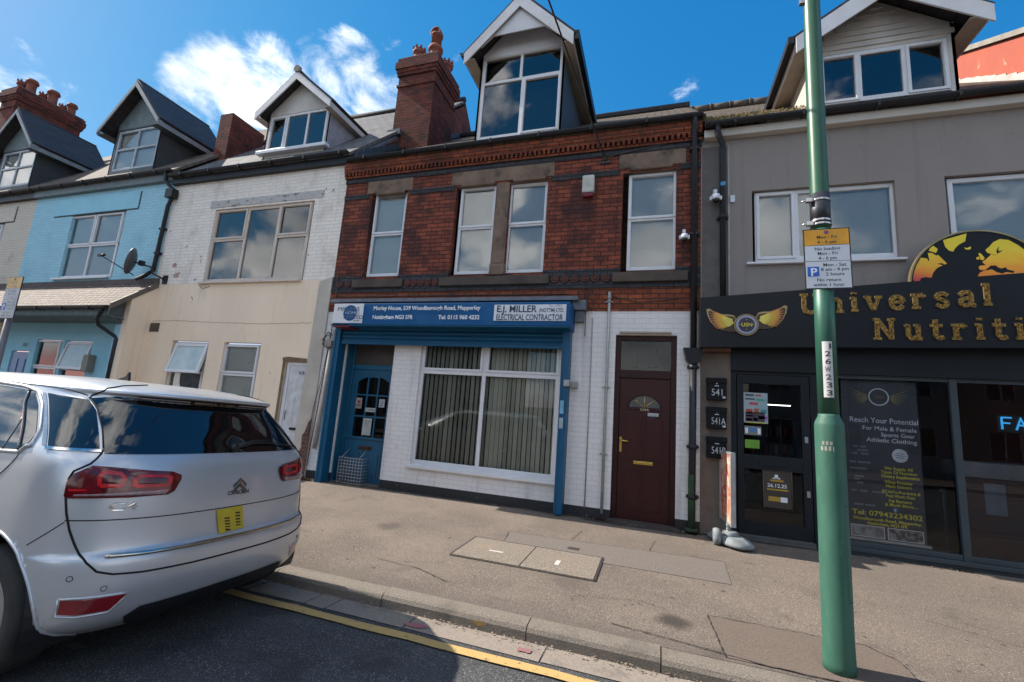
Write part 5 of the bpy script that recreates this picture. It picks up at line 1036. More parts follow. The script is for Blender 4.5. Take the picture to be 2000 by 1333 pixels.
# outlines of the land, traced in units of the disc's radius from its centre foot
def px2g(x, y):
    return (x - 1300) / 1045., ((985 - .054 * (x - 255)) - y) / 745.
def px2g_old(x, y):  # photo tracing frame -> disc coordinates (u along the foot, v up)
    u = (x - 1190) / 965.; v = (955 - y - (x - 255) * .045) / 800.; return u, v
lands = [[(800, 305), (1185, 215), (1155, 345), (1060, 390), (1000, 440), (960, 495), (900, 480), (850, 430)],
 [(575, 400), (630, 385), (735, 460), (700, 520), (640, 500), (590, 490), (600, 440)], [(410, 575), (470, 590), (560, 600), (575, 640), (590, 620), (575, 520), (640, 520), (700, 555), (730, 545), (800, 610), (855, 665), (810, 680), (780, 660), (700, 670), (790, 690), (700, 730), (640, 790), (600, 870), (560, 870), (520, 865), (440, 880), (420, 930), (340, 950), (285, 890), (290, 790), (330, 680)],
 [(1130, 430), (1170, 440), (1230, 415), (1230, 445), (1190, 465), (1145, 455)], [(1435, 460), (1500, 410), (1560, 350), (1660, 305), (1780, 315), (1900, 380), (2020, 470), (2100, 600), (2140, 900), (1250, 915), (1260, 860), (1320, 780), (1380, 750), (1500, 725), (1560, 760), (1640, 780), (1700, 755), (1800, 765), (1815, 740), (1720, 720), (1700, 690), (1640, 710), (1600, 700), (1560, 670), (1490, 675), (1430, 720), (1400, 740), (1330, 740), (1310, 700), (1340, 680), (1420, 670), (1370, 630), (1430, 590), (1490, 540), (1520, 510), (1560, 530), (1600, 510), (1590, 470), (1640, 400), (1620, 470), (1690, 460), (1620, 500), (1560, 535), (1500, 510), (1460, 500)],
 [(1330, 510), (1360, 505), (1415, 570), (1390, 605), (1350, 595), (1340, 550)], [(1290, 570), (1330, 555), (1340, 590), (1300, 600)]]
from mathutils.geometry import tessellate_polygon
def inpoly(x, y, P_):
    r = False; j = len(P_) - 1
    for i in range(len(P_)):
        if (P_[i][1] > y) != (P_[j][1] > y) and x < (P_[j][0] - P_[i][0]) * (y - P_[i][1]) / (P_[j][1] - P_[i][1]) + P_[i][0]: r = not r
        j = i
    return r
mb = MB()
for Ld in lands:
    P2 = [px2g(*p) for p in Ld]; P3 = []
    for u, v in P2:
        v = max(v, .03); r = math.hypot(u, v)
        if r > .95: u, v = u / r * .95, v / r * .95
        P3.append(Vector((gx + u * gr, gy - .004, gzz + v * gr)))
    for t in tessellate_polygon([P3]): mb.poly([P3[i] for i in t])
mb.build('land_map', m, GL)

# items in the shop window and door
def poster(name, label, x0, x1, z0, z1, y, face, cat='poster'):
    N = thing(name, label, cat, ((x0 + x1) / 2, y, z0)); MB().box(x0, x1, y, y + .004, z0, z1).build('sheet', face, N); return N
y = .12; N = thing('banner_stand', 'tall dark roller banner with yellow and white lettering standing inside the shop window', 'banner', (2.8, y, .3))
bx0, bx1, bz0, bz1 = 2.37, 3.20, .36, 2.385; BAN = PM('charcoal_banner', (.065, .065, .08), .5)
MB().box(bx0, bx1, y, y + .006, bz0, bz1).build('banner', BAN, N); MB().box(bx0 - .02, bx1 + .04, y - .02, y + .07, .335, .375, bev=.01).build('base_rail', PM('silver_rail', (.42, .43, .45), .4, .5), N)
LW = PM('grey_white_lettering', (.85, .87, .92), .5); by = y - .002
for bod, cx, z_, sz, wd, mt in (('Reach Your Potential', 2.82, 1.83, .095, .74, LW), ('For Male & Female', 2.88, 1.735, .075, .58, LW), ('Sports Gear', 2.97, 1.66, .07, .36, LW), ('Athletic Clothing', 2.90, 1.585, .075, .54, LW), ('We Supply All', 2.955, 1.245, .052, .30, LETY), ('Types Of Nutrition', 2.955, 1.195, .052, .38, LETY), ('Dietary Supplements', 2.965, 1.145, .052, .40, LETY), ('Whey Proteins', 2.945, 1.075, .052, .29, LETY), ('Mass Gainers', 2.945, 1.025, .052, .27, LETY), ("BCAA's-Pre-Intra &", 2.965, .955, .052, .40, LETY), ('Post Work Outs', 2.955, .905, .052, .30, LETY), ('Fat Burners', 2.95, .845, .052, .24, LETY), ('& Much More....', 2.96, .795, .052, .34, LETY), ('Tel: 07943234302', 2.80, .655, .088, .74, LETY), ('Woodborough Road, Mapperley,', 2.80, .595, .05, .72, LETY), ('Nottingham, NG3 5FR', 2.80, .545, .05, .42, LETY)):
    txt(bod, mt, N, cx - wd / 2, by, z_, sz, wd, name='banner_lettering', ext=.0008, off=.001)
mb = MB()
for z_, wd, x_ in ((1.50, .05, 2.48), (1.50, .07, 2.55), (1.455, .12, 2.52), (1.41, .06, 2.46), (1.41, .09, 2.56), (1.30, .07, 2.43), (1.30, .14, 2.52), (1.22, .19, 2.43), (1.12, .10, 2.48), (1.085, .06, 2.47), (1.04, .07, 2.5), (.94, .05, 2.44), (.94, .08, 2.53), (.94, .14, 2.66), (.77, .10, 2.46), (.77, .10, 2.58)): mb.box(x_, x_ + wd, by - .0005, by + .001, z_, z_ + .022)
mb.build('faint_print', PM('faint_print', (.22, .23, .26), .5), N)
bx, bz = 2.79, 2.17; mb = MB()
for i in range(28): a0, a1 = 2 * math.pi * i / 28, 2 * math.pi * (i + 1) / 28; mb.prism([(bx + .115 * math.cos(a0), by, bz + .115 * math.sin(a0)), (bx + .115 * math.cos(a1), by, bz + .115 * math.sin(a1)), (bx + .10 * math.cos(a1), by, bz + .10 * math.sin(a1)), (bx + .10 * math.cos(a0), by, bz + .10 * math.sin(a0))], (0, .001, 0))
mb.build('printed_ring', LW, N); mb = MB()
for s in (-1, 1):
    for k in range(7):
        a0 = rad(25 - 11 * k); p0 = Vector((.13, .0 - k * .008)); p1 = p0 + Vector((math.cos(a0), math.sin(a0))) * (.24 - .022 * k); mid = p0.lerp(p1, .5) + Vector((0, -.012)); t = (p1 - p0).normalized(); nn = Vector((-t.y, t.x)) * .006
        mb.poly([(bx + s * v.x, by, bz + v.y + .02) for v in (p0 + nn, mid + nn, p1, mid - nn, p0 - nn)])
mb.build('printed_wings', PM('dull_gold_print', (.30, .25, .10), .5), N); txt('USN', PM('dull_gold_print', (.30, .25, .10), .5), N, bx - .05, by, bz - .02, .06, .10, name='banner_lettering', ext=.0008)
MB().lathe((2.98, by, 1.43), [(.085, .001), (.085, -.001)], 28, 'y').build('printed_disc', LW, N); MB().box(2.94, 3.02, by - .002, by, 1.45, 1.458).box(2.93, 3.03, by - .002, by, 1.425, 1.433).box(2.94, 3.02, by - .002, by, 1.40, 1.408).build('faint_print', PM('faint_dark_print', (.12, .14, .2), .5), N)
MB().box(2.60, 2.655, by - .001, by + .001, .735, .785).build('printed_panel', PM('panel_blue', (.10, .22, .42), .5), N) if False else None
MB().box(2.87, 2.92, by - .001, by + .001, .725, .775).build('printed_panel', PM('panel_blue', (.10, .22, .42), .5), N); txt('f', LETW, N, 2.885, by - .002, .732, .055, .02, name='banner_lettering', ext=.0005)
PH1 = PM('printed_photo_pale', (.40, .42, .47), .5, c2=(.12, .10, .09), ns=9, nfac=.5, c3=(.40, .26, .05), n3s=6, r3=(.6, .64)); PH2 = PM('printed_photo_bright', (.30, .32, .33), .5, c2=(.06, .05, .05), ns=16, nfac=.3, c3=(.65, .40, .04), n3s=7, r3=(.58, .62))
MB().box(2.41, 2.77, by - .002, by + .001, .385, .53).box(2.80, 3.17, by - .002, by + .001, .385, .53).build_each('photo_border', WHT, N); MB().box(2.42, 2.76, by - .003, by, .395, .52).build('printed_photo', PH1, N); MB().box(2.81, 3.16, by - .003, by, .395, .52).build('printed_photo', PH2, N)
N = poster('poster', 'multicoloured leaflet poster at the top left of the charcoal shop door', 1.17, 1.47, 1.72, 2.14, .03, PM('pale_teal_poster', (.22, .34, .37), .5, c2=(.32, .38, .42), ns=3)); ply = .028
for x0, x1, z0, z1, cc in ((.02, .26, .02, .15, (.06, .03, .05)), (.03, .11, .13, .19, (.45, .06, .03)), (.13, .19, .14, .20, (.35, .10, .05)), (.21, .28, .14, .19, (.05, .20, .25)), (.02, .12, .09, .105, (.50, .28, .16)), (.18, .29, .06, .10, (.22, .05, .28)), (.03, .10, .03, .06, (.35, .34, .5)), (.12, .17, .03, .07, (.22, .36, .24)), (.02, .28, 0.0, .012, (.55, .50, .08)), (.07, .18, .25, .285, (.55, .06, .10)), (.02, .14, .32, .34, (.03, .05, .06)), (.16, .26, .31, .335, (.05, .30, .24)), (.02, .13, .37, .40, (.07, .09, .10)), (.15, .22, .375, .395, (.45, .06, .06))):
    MB().box(1.17 + x0, 1.17 + x1, ply - .001, ply + .001, 1.72 + z0, 1.72 + z1).build('printed_block', PM('print_%d_%d' % (int(cc[0] * 100), int(cc[1] * 100)), cc, .5), N)
N = poster('sticker', 'blue and grey payment sticker on the shop door, below the leaflet poster', 1.175, 1.385, 1.555, 1.675, .03, PM('grey_sticker', (.20, .21, .19), .5)); MB().box(1.235, 1.325, .028, .03, 1.60, 1.655).build('printed_block', PM('sticker_blue', (.06, .20, .48), .5), N); MB().box(1.185, 1.22, .028, .03, 1.575, 1.65).box(1.34, 1.375, .028, .03, 1.57, 1.65).build_each('printed_block', LW, N)
N = poster('sticker', 'lime green sticker on the shop door above the middle rail', 1.18, 1.36, 1.375, 1.49, .03, PM('lime_green_sticker', (.16, .36, .03), .5))
N = poster('poster', 'black and gold dated event poster on the lower pane of the shop door', 1.40, 1.73, .62, 1.09, .03, PM('dark_event_poster', (.055, .042, .035), .4)); OR = PM('orange_print', (.45, .27, .03), .5)
txt('26.12.25', LETW, N, 1.445, .0285, .885, .065, .23, ext=.0005, off=.001); MB().box(1.48, 1.64, .028, .03, .96, .985).box(1.44, 1.69, .028, .03, .845, .865).box(1.455, 1.60, .028, .03, .705, .765).build_each('printed_block', OR, N); MB().box(1.60, 1.68, .028, .03, .70, .765).box(1.535, 1.575, .028, .03, 1.0, 1.05).box(1.51, 1.60, .028, .03, .995, 1.01).build('printed_block', LW, N)
MB().tube([(1.395, .028, 1.10), (1.395, .028, .60), (1.735, .028, .60), (1.735, .028, 1.10), (1.395, .028, 1.10)], .005, 6).build('frame', PM('brown_frame', (.16, .12, .08), .5), N)
NE = thing('neon_sign', 'glowing blue neon letters inside the right shop window', 'light', (4.4, .45, 1.8)); NB = EMIT('neon_blue', (.04, .36, .80), .36); mb = MB(); q = lambda a, b_: (4.22 + a, .45, 1.86 + b_)
for seg in ([q(0, 0), q(0, .15)], [q(0, .15), q(.10, .15)], [q(0, .08), q(.08, .08)], [q(.14, 0), q(.19, .15), q(.24, 0)], [q(.16, .06), q(.22, .06)]): mb.tube(seg, .011, 6)
mb.build('tube_letters', NB, NE); MB().box(4.18, 4.50, .462, .47, 1.83, 2.04).build('backing', PM('smoked_backing', (.02, .02, .025), .2), NE)
SB = thing('shop_display_table', 'white cloth covered table seen dimly in the right shop window', 'table', (4.3, .9, .3)); MB().box(3.85, 5.2, .75, 1.1, 1.2, 1.42, bev=.06).build('cloth', PM('dim_white_cloth', (.22, .22, .23), .8), SB); MB().box(3.9, 5.15, .78, 1.08, .16, 1.2).build('cabinet', PM('dark_red_cabinet', (.08, .03, .02), .6, c2=(.04, .03, .03), ns=4), SB); MB().box(4.15, 4.37, .775, .779, .75, 1.15).build('leaflet', PM('dim_leaflet', (.16, .18, .22), .6), SB)

# pavement sign
PS = thing('pavement_sign', 'spring mounted pavement sign with a red poster and a pale grey wheeled base', 'sign', (.92, -.38, .15)); px_, py_ = .93, -.36
gb = PM('pale_grey_plastic', (.24, .27, .29), .7, c2=(.12, .13, .13), ns=7, spec=.3)
mb = MB(); bm = bmesh.new(); bmesh.ops.create_cube(bm, size=1)
def hull(pts_lo, pts_hi, z0, z1): m_ = MB(); n = len(pts_lo); return [(x, y_, z0) for x, y_ in pts_lo], [(x, y_, z1) for x, y_ in pts_hi]
def frustum(mb, c, rx, ry, z0, z1, k=.7, n=24, e=3., ang=0.):
    lo, hi = [], []
    for i in range(n):
        t = 2 * math.pi * i / n; cx, sy = math.copysign(abs(math.cos(t)) ** (2 / e), math.cos(t)), math.copysign(abs(math.sin(t)) ** (2 / e), math.sin(t))
        lo.append(Vector((cx * rx, sy * ry, 0))); hi.append(Vector((cx * rx * k, sy * ry * k, 0)))
    R3 = Matrix.Rotation(ang, 3, 'Z'); b0 = len(mb.v); rings = [(lo, z0), ([v * 1.03 for v in lo], z0 + (z1 - z0) * .35), ([l.lerp(h_, .4) for l, h_ in zip(lo, hi)], z0 + (z1 - z0) * .8), (hi, z1)]
    for rr, z in rings: mb.v += [tuple(Vector(c) + R3 @ v + Vector((0, 0, z))) for v in rr]
    for i in range(3):
        for j in range(n): mb.f.append([b0 + i * n + j, b0 + i * n + (j + 1) % n, b0 + (i + 1) * n + (j + 1) % n, b0 + (i + 1) * n + j]); mb.m.append(0); mb.sm.append(True)
    mb.f.append([b0 + 3 * n + j for j in range(n)]); mb.m.append(0); mb.sm.append(False); mb.f.append([b0 + j for j in range(n)][::-1]); mb.m.append(0); mb.sm.append(False)
bm.free(); A0 = rad(-62)
frustum(mb, (px_, py_, 0), .33, .17, .185, .275, .72, ang=A0); frustum(mb, (px_, py_, 0), .10, .09, .27, .33, .8, ang=A0); mb.build('base', gb, PS)
mb = MB(); dv = Vector((math.cos(A0), math.sin(A0), 0)); 
for s in (-.24, .27): c_ = Vector((px_, py_, 0)) + dv * s; mb.lathe((c_.x, c_.y, .165), [(.03, -.0), (.04, .02), (.03, .05)], 10)
mb.build('foot', PM('dark_rubber', (.03, .03, .03), .8), PS)
mb = MB(); wv = Vector((-.16, .03, 0)); c_ = Vector((px_ - .14, py_ - .13, .25)); mb.lathe((c_.x - .03, c_.y + .03, .255), [(.02, -.04), (.10, -.038), (.108, 0), (.10, .038), (.02, .04)], 20, 'x'); mb.build('wheel', gb, PS)
mb = MB(); mb.lathe((px_ - .02, py_, .32), [(.028, 0), (.028, .11)], 12)
for k in range(6): mb.lathe((px_ - .02, py_, .325 + .017 * k), [(.034, 0), (.034, .008)], 12)
mb.build('spring', STEEL, PS)
pv = Vector((math.cos(rad(96)), math.sin(rad(96)), 0)); pn = Vector((-pv.y, pv.x, 0)); pc = Vector((px_ - .03, py_ + .02, 0))
def panel(mb, u0, u1, n0, n1, z0, z1):
    q = [pc + pv * a + pn * b_ for a, b_ in ((u0, n0), (u1, n0), (u1, n1), (u0, n1))]; mb.prism([(v.x, v.y, z0) for v in q], (0, 0, z1 - z0)); return mb
f = MB(); panel(f, -.30, -.265, -.028, .028, .42, 1.32); panel(f, .265, .30, -.028, .028, .42, 1.32); panel(f, -.27, .27, -.021, .021, .42, .45); panel(f, -.27, .27, -.021, .021, 1.29, 1.32); f.build('frame', PM('silver_frame', (.50, .50, .50), .35, .5), PS)
panel(MB(), -.28, .28, -.013, .013, .44, 1.30).build('poster', PM('red_orange_poster', (.50, .16, .07), .5, c2=(.55, .48, .38), ns=7, nfac=.3, c3=(.42, .05, .03), n3s=9, r3=(.5, .56)), PS)

# hairline cracks and patch repairs in the cream render
HL = PM('hairline_crack', (.22, .16, .12), .95); wl = bpy.data.objects['white_cream_house']
def wallcrack(pts, w=.004):
    mb = MB(); dense = []
    P_ = [Vector((x, 0, z)) for x, z in pts]
    for a, c_ in zip(P_[:-1], P_[1:]):
        k = max(2, int((c_ - a).length / .06))
        for i in range(k): dense.append(a.lerp(c_, i / k) + Vector((0, 0, random.uniform(-.008, .008))))
    dense.append(P_[-1])
    for a, c_ in zip(dense[:-1], dense[1:]): mb.poly([(a.x, -.0075, a.z - w), (c_.x, -.0075, c_.z - w), (c_.x, -.0075, c_.z + w), (a.x, -.0075, a.z + w)])
    mb.build('hairline_crack', HL, wl)
wallcrack([(-11.0, 3.10), (-10.2, 3.12), (-9.0, 3.08), (-7.6, 3.06), (-6.5, 3.09)]); wallcrack([(-9.75, 3.93), (-9.6, 3.84), (-9.4, 3.90)], .008); wallcrack([(-9.9, 3.66), (-9.84, 3.60), (-9.86, 3.52)], .016)
SB_ = thing('wall_sockets', 'peeling patches of bare brick on the white wall beside the blue house downpipe', 'patch', (-10.6, 0, 4.3)) if False else None
mb = MB()
random.seed(31)
for cx, cz, r in ((-10.62, 4.42, .10), (-10.5, 4.18, .12), (-9.9, 4.06, .05)):
    mb.poly([(cx + r * random.uniform(.5, 1.2) * math.cos(t), -.004, cz + r * .7 * random.uniform(.5, 1.2) * math.sin(t)) for t in [k * .52 for k in range(12)]])
mb.build_each('bare_brick_patch', PM('exposed_brick', (.32, .14, .09), .9, c2=(.50, .42, .38), ns=14), wl)
# ================================================================ STREET FURNITURE
GAPD = PM('dark_gap', (.008, .02, .015), .8)
P = thing('lamp_post', 'tall green painted steel lamp post on the pavement with a wider base section', 'lamp post', (1.165, -3.26, .12)); lx, ly = 1.165, -3.26
MB().lathe((lx, ly, 0), [(.092, .10), (.092, .16), (.089, .3), (.089, 1.60), (.089, 1.68), (.086, 1.70), (.066, 1.745), (.0645, 1.76)], 40).build('base_section', GREENF, P)
mb = MB()
for k in range(10):
    t0 = rad(-142 + k * 5); r = .0902
    for z_, h_ in ((1.505, .035), (1.545, .028)):
        if (k * 7 + int(z_ * 200)) % 3: mb.poly([(lx + r * math.cos(t0), ly + r * math.sin(t0), z_), (lx + r * math.cos(t0 + rad(4)), ly + r * math.sin(t0 + rad(4)), z_ + .004), (lx + r * math.cos(t0 + rad(4)), ly + r * math.sin(t0 + rad(4)), z_ + h_), (lx + r * math.cos(t0), ly + r * math.sin(t0), z_ + h_ - .006)])
mb.build('sticker_residue', PM('pale_sticker_residue', (.42, .38, .33), .8, c2=(.20, .22, .18), ns=60), P)
mb = MB(); r = .0902
for t0, t1, z_a, z_b in ((-60, -59, .55, 1.15), (-22, -21, .55, 1.15)): mb.poly([(lx + r * math.cos(rad(t)), ly + r * math.sin(rad(t)), z) for t, z in ((t0, z_a), (t1, z_a), (t1, z_b), (t0, z_b))])
for z_ in (.55, 1.15):
    for t in range(-60, -22, 4): mb.poly([(lx + r * math.cos(rad(t)), ly + r * math.sin(rad(t)), z_), (lx + r * math.cos(rad(t + 4)), ly + r * math.sin(rad(t + 4)), z_), (lx + r * math.cos(rad(t + 4)), ly + r * math.sin(rad(t + 4)), z_ + .004), (lx + r * math.cos(rad(t)), ly + r * math.sin(rad(t)), z_ + .004)])
mb.build('service_door_gap', GAPD, P)
MB().lathe((lx, ly, 0), [(.0635, 1.74), (.0635, 3.14)], 36).build('shaft', GREEN, P); MB().lathe((lx, ly, 0), [(.0635, 3.13), (.0625, 3.4), (.060, 5.2), (.055, 8.0)], 36).build('upper_shaft', GREENU, P)
MB().lathe((lx, ly, 0), [(.0665, 3.17), (.0665, 3.43)], 32).build('band', PM('dark_rubber_band', (.02, .02, .03), .45), P)
mb = MB()
for z_ in (3.17, 3.20, 3.365): mb.lathe((lx, ly, z_), [(.069, 0), (.070, .004), (.070, .013), (.069, .017)], 32)
for z_ in (3.18, 3.37): mb.box(lx - .105, lx - .06, ly - .05, ly - .02, z_ - .012, z_ + .022, bev=.004); mb.tube([(lx - .10, ly - .035, z_ + .005), (lx - .13, ly - .02, z_ + .005)], .006, 6)
mb.lathe((lx, ly, 5.18), [(.063, 0), (.066, .01), (.066, .06), (.063, .07)], 24); mb.box(lx - .09, lx - .05, ly - .03, ly + .01, 5.14, 5.20, bev=.004); mb.build('steel_strap', PM('polished_strap', (.65, .58, .55), .25, .9), P)
MB().tube([(lx, ly, 7.9), (lx, ly, 8.1), (lx, ly - .3, 8.3), (lx, ly - .9, 8.35)], .03, 10).build('bracket_arm', GREENU, P); MB().box(lx - .13, lx + .13, ly - 1.5, ly - .85, 8.30, 8.42, bev=.04).build('lantern', PM('grey_lantern', (.3, .3, .3), .4), P)
ST = thing('column_number_plate', 'white vertical number strip on the green lamp post reading 126W233', 'sign', (lx, ly - .07, 2)); mb = MB(); n = 8; x_c = math.atan2(-1, .04)
a0, a1 = rad(-128), rad(-74)
for i in range(n):
    t0, t1 = a0 + (a1 - a0) * i / n, a0 + (a1 - a0) * (i + 1) / n; r = .0655; mb.poly([(lx + r * math.cos(t0), ly + r * math.sin(t0), 1.875), (lx + r * math.cos(t1), ly + r * math.sin(t1), 1.875), (lx + r * math.cos(t1), ly + r * math.sin(t1), 2.275), (lx + r * math.cos(t0), ly + r * math.sin(t0), 2.275)], 0, True)
mb.build('strip', PM('white_strip', (.62, .60, .60), .5), ST)
for i, ch in enumerate('126W233'): am = rad(-101); txt(ch, LETB, ST, lx + .0668 * math.cos(am) - (.019 if ch != '1' else .007) + .001, ly + .0668 * math.sin(am) - .003, 2.222 - i * .0555, .052, .034 if ch not in '1' else .012, ext=.0004, off=.0008, rotz=rad(-11))
def parking_sign(name, label, xc, y, z0, w, h, fade=False, rot=0., pole=None):
    N = thing(name, label, 'sign', (xc, y, z0)); xl = xc - w / 2; T = PM('sign_text', (.03, .03, .035), .6) if not fade else PM('faded_text', (.22, .24, .30), .6)
    wf = WHT if not fade else PM('faded_white_face', (.50, .52, .55), .5); yf_ = YELS if not fade else PM('faded_yellow_face', (.68, .45, .16), .5); h1, h2 = h * .275, h * .27; z1 = z0 + h
    def out(a, b_, c, e, yy, m_, nmn): return MB().box(a, b_, yy - .002, yy, c, e).build(nmn, m_, N)
    MB().box(xl - .006, xl + w + .006, y, y + .01, z0 - .006, z1 + .006, bev=.003).build('plate', PM('black_edge', (.02, .02, .02), .5), N)
    out(xl + .003, xl + w - .003, z1 - h1 + .002, z1 - .003, y, yf_, 'yellow_panel'); out(xl + .003, xl + w - .003, z1 - h1 - h2 + .002, z1 - h1 - .002, y, wf, 'white_panel'); out(xl + .003, xl + w - .003, z0 + .003, z1 - h1 - h2 - .002, y, wf, 'white_panel')
    yy = y - .003; s = h * .075; L_ = [('Mon - Fri', .5, z1 - h * .16, .44), ('4 - 6 pm', .5, z1 - h * .245, .42), ('No loading', .5, z1 - h * .36, .56), ('Mon - Fri', .5, z1 - h * .44, .44), ('4 - 6 pm', .5, z1 - h * .52, .40), ('Mon - Sat', .64, z1 - h * .635, .50), ('8 am - 4 pm', .64, z1 - h * .71, .60), ('2 hours', .64, z1 - h * .79, .40), ('No return', .5, z1 - h * .885, .52), ('within 1 hour', .5, z1 - h * .965, .68)]
    for bod, cx, z_, wd in L_: txt(bod, T, N, xl + w * cx - wd * w / 2, yy + .0012, z_, s, wd * w, ext=.0004, off=.0006 if not fade else .0003)
    MB().box(xl + w * .04, xl + w * .30, yy, yy + .001, z1 - h * .80, z1 - h * .635).build('parking_symbol', PM('symbol_blue', (.01, .12, .55), .4), N); txt('P', LETW, N, xl + w * .105, yy, z1 - h * .785, h * .18, w * .14, ext=.0006, off=.002)
    MB().lathe((xl + w * .5, yy + .001, z1 - h * .055), [(w * .055, .001), (w * .055, -.0005)], 16, 'y').build('no_waiting_ring', PM('ring_red', (.45, .06, .06), .5), N); MB().lathe((xl + w * .5, yy, z1 - h * .055), [(w * .035, .001), (w * .035, -.001)], 16, 'y').build('no_waiting_disc', PM('ring_blue', (.05, .10, .40), .5), N)
    return N
ly2 = ly - .075; N = parking_sign('parking_sign', 'three panel parking sign clamped to the green lamp post, yellow on top', 1.178, ly2, 2.665, .286, .455); N.rotation_euler = (0, rad(-.6), 0)
mb = MB(); mb.lathe((lx, ly, 3.08), [(.067, 0), (.067, .012)], 24); mb.lathe((lx, ly, 2.72), [(.067, 0), (.067, .012)], 24); mb.build('clamp', STEEL, N)
P2 = thing('sign_post', 'thin grey steel sign post at the left edge behind the silver car', 'post', (-8.75, -3.28, .1)); MB().tube([(-8.75, -3.28, .1), (-8.75, -3.28, 2.62)], .038, 16).build('tube', PM('grey_paint_post', (.15, .15, .16), .5), P2)
parking_sign('parking_sign', 'faded parking sign with a washed out yellow top at the left edge', -8.73, -3.325, 2.42, .34, .60, True)
# covers in the pavement
AC = thing('access_cover', 'pale speckled concrete chamber cover of two slabs set in the pavement', 'cover', (-1.25, -2.35, .12))
def ztop(yv, d=.012): return pz(yv) + d
for a, c_ in ((-1.98, -1.262), (-1.25, -.53)):
    ya, yb = -2.48, -1.80; mb = MB(); b0 = [(a, ya), (c_, ya), (c_, yb), (a, yb)]; mb.prism([(x, y_, ztop(y_)) for x, y_ in b0], (0, 0, -.1)); mb.build('slab', CONC, AC)
mb = MB()
for a, c_, ya, yb in ((-2.0, -.51, -2.505, -2.485), (-2.0, -.51, -1.795, -1.775), (-2.005, -1.985, -2.5, -1.78), (-.525, -.505, -2.5, -1.78)): mb.poly([(a, ya, ztop(ya, .010)), (c_, ya, ztop(ya, .010)), (c_, yb, ztop(yb, .010)), (a, yb, ztop(yb, .010))])
mb.build('joint', CRK, AC); mb = MB(); mb.poly([(-1.68, -2.20, ztop(-2.2, .014)), (-1.52, -2.20, ztop(-2.2, .014)), (-1.52, -2.165, ztop(-2.165, .014)), (-1.68, -2.165, ztop(-2.165, .014))]); mb.poly([(-.95, -2.27, ztop(-2.27, .014)), (-.905, -2.27, ztop(-2.27, .014)), (-.905, -2.13, ztop(-2.13, .014)), (-.95, -2.13, ztop(-2.13, .014))]); mb.build('chalk_mark', PM('white_chalk', (.55, .50, .48), .9), AC)
SC2 = thing('stop_tap_cover', 'small square iron stop tap cover in the dark tarmac patch', 'cover', (-.98, -1.6, .14)); mb = MB(); mb.box(-.93, -.80, -1.66, -1.57, .12, .1475); mb.build('frame', PM('rusty_iron', (.09, .07, .06), .8), SC2); MB().box(-.92, -.81, -1.65, -1.58, .12, .151).build('lid', PM('dark_iron', (.05, .045, .04), .7), SC2)
# overhead cable
OC = tag(MB().tube([Vector((-.9 + (-1.17 + .9) * t / 3. * (1 + t * .03), -t, 5.95 + .03 * t + .002 * t * t)) for t in [0, .3, 1, 2, 3, 4, 5, 6, 8, 10, 12]], .011, 6).build('overhead_cable', PM('black_cable', (.02, .02, .02), .6), None, (0, 0, 5)), 'thin black overhead cable running from the red brick wall up across the street', 'cable')
CB = thing('cable_bracket', 'small dark cable bracket on the red brick under the cornice', 'bracket', (-.9, 0, 5.9)); MB().box(-.98, -.80, -.03, 0, 5.86, 5.90, bev=.005).lathe((-.9, -.05, 5.90), [(.02, 0), (.03, .02), (.02, .04), (.03, .06)], 10).build('hook', PM('dark_hook', (.05, .045, .045), .6), CB)
# weeds and litter along the wall foot
random.seed(21)
def tuft(name, cx, cy, n, s, mt, label):
    mb = MB()
    for i in range(n):
        a = random.uniform(0, 6.28); r = random.uniform(0, s); h = random.uniform(.02, .12) * s * 4; x = cx + r * math.cos(a) * 1.8; y_ = cy - abs(r * math.sin(a)) * .5; b_ = random.uniform(-1, 1) * h * .8; w_ = .005
        mb.poly([(x - w_, y_, pz(y_)), (x + w_, y_, pz(y_)), (x + b_ * .5 + w_, y_ - .02, pz(y_) + h * .7), (x + b_, y_ - .04, pz(y_) + h)])
    o = mb.build(name, mt); o['kind'] = 'stuff'; return o
DRY = PM('dry_weed', (.16, .12, .06), .9, c2=(.08, .06, .03), ns=30); GRN = PM('green_weed', (.05, .09, .02), .9)
tuft('weeds', -.72, -.06, 90, .10, PM('red_brown_weed', (.14, .06, .04), .9), ''); tuft('weeds', -6.0, -.15, 160, .16, DRY, ''); tuft('weeds', .48, -.10, 70, .05, GRN, ''); tuft('weeds', 3.45, -.03, 60, .06, DRY, '')
mb = MB()
for i in range(420):
    x = random.uniform(-6.1, 3.5); y_ = -abs(random.gauss(0, .06)) - .02; s = random.uniform(.006, .018); a = random.uniform(0, 6.28)
    if random.random() < .35: x = random.uniform(-.7, .5)
    mb.poly([(x + s * math.cos(a + k * 2.1), y_ + s * math.sin(a + k * 2.1), pz(y_) + .006 + .004 * k) for k in range(3)])
for i in range(500):
    x = random.uniform(-3.2, 3.2); y_ = -3.605 - abs(random.gauss(0, .035)); s = random.uniform(.004, .013); a = random.uniform(0, 6.28)
    mb.poly([(x + s * math.cos(a + k * 2.1), y_ + s * math.sin(a + k * 2.1), .018 + .003 * k) for k in range(3)])
for i in range(350):
    x = random.uniform(-3.0, 3.4); y_ = random.uniform(-3.45, -.1); s = random.uniform(.003, .008); a = random.uniform(0, 6.28)
    mb.poly([(x + s * math.cos(a + k * 2.1), y_ + s * math.sin(a + k * 2.1), pz(y_) + .010 + .002 * k) for k in range(3)])
o = mb.build('leaf_litter', PM('brown_litter', (.15, .10, .07), .9, c2=(.30, .25, .2), ns=40)); o['kind'] = 'stuff'
FOOTM = PM('wall_foot_strip', (.05, .04, .035), .95, bs=30)
mb = MB(); x = -6.1  # dark strip along the wall foot, wider around the side door
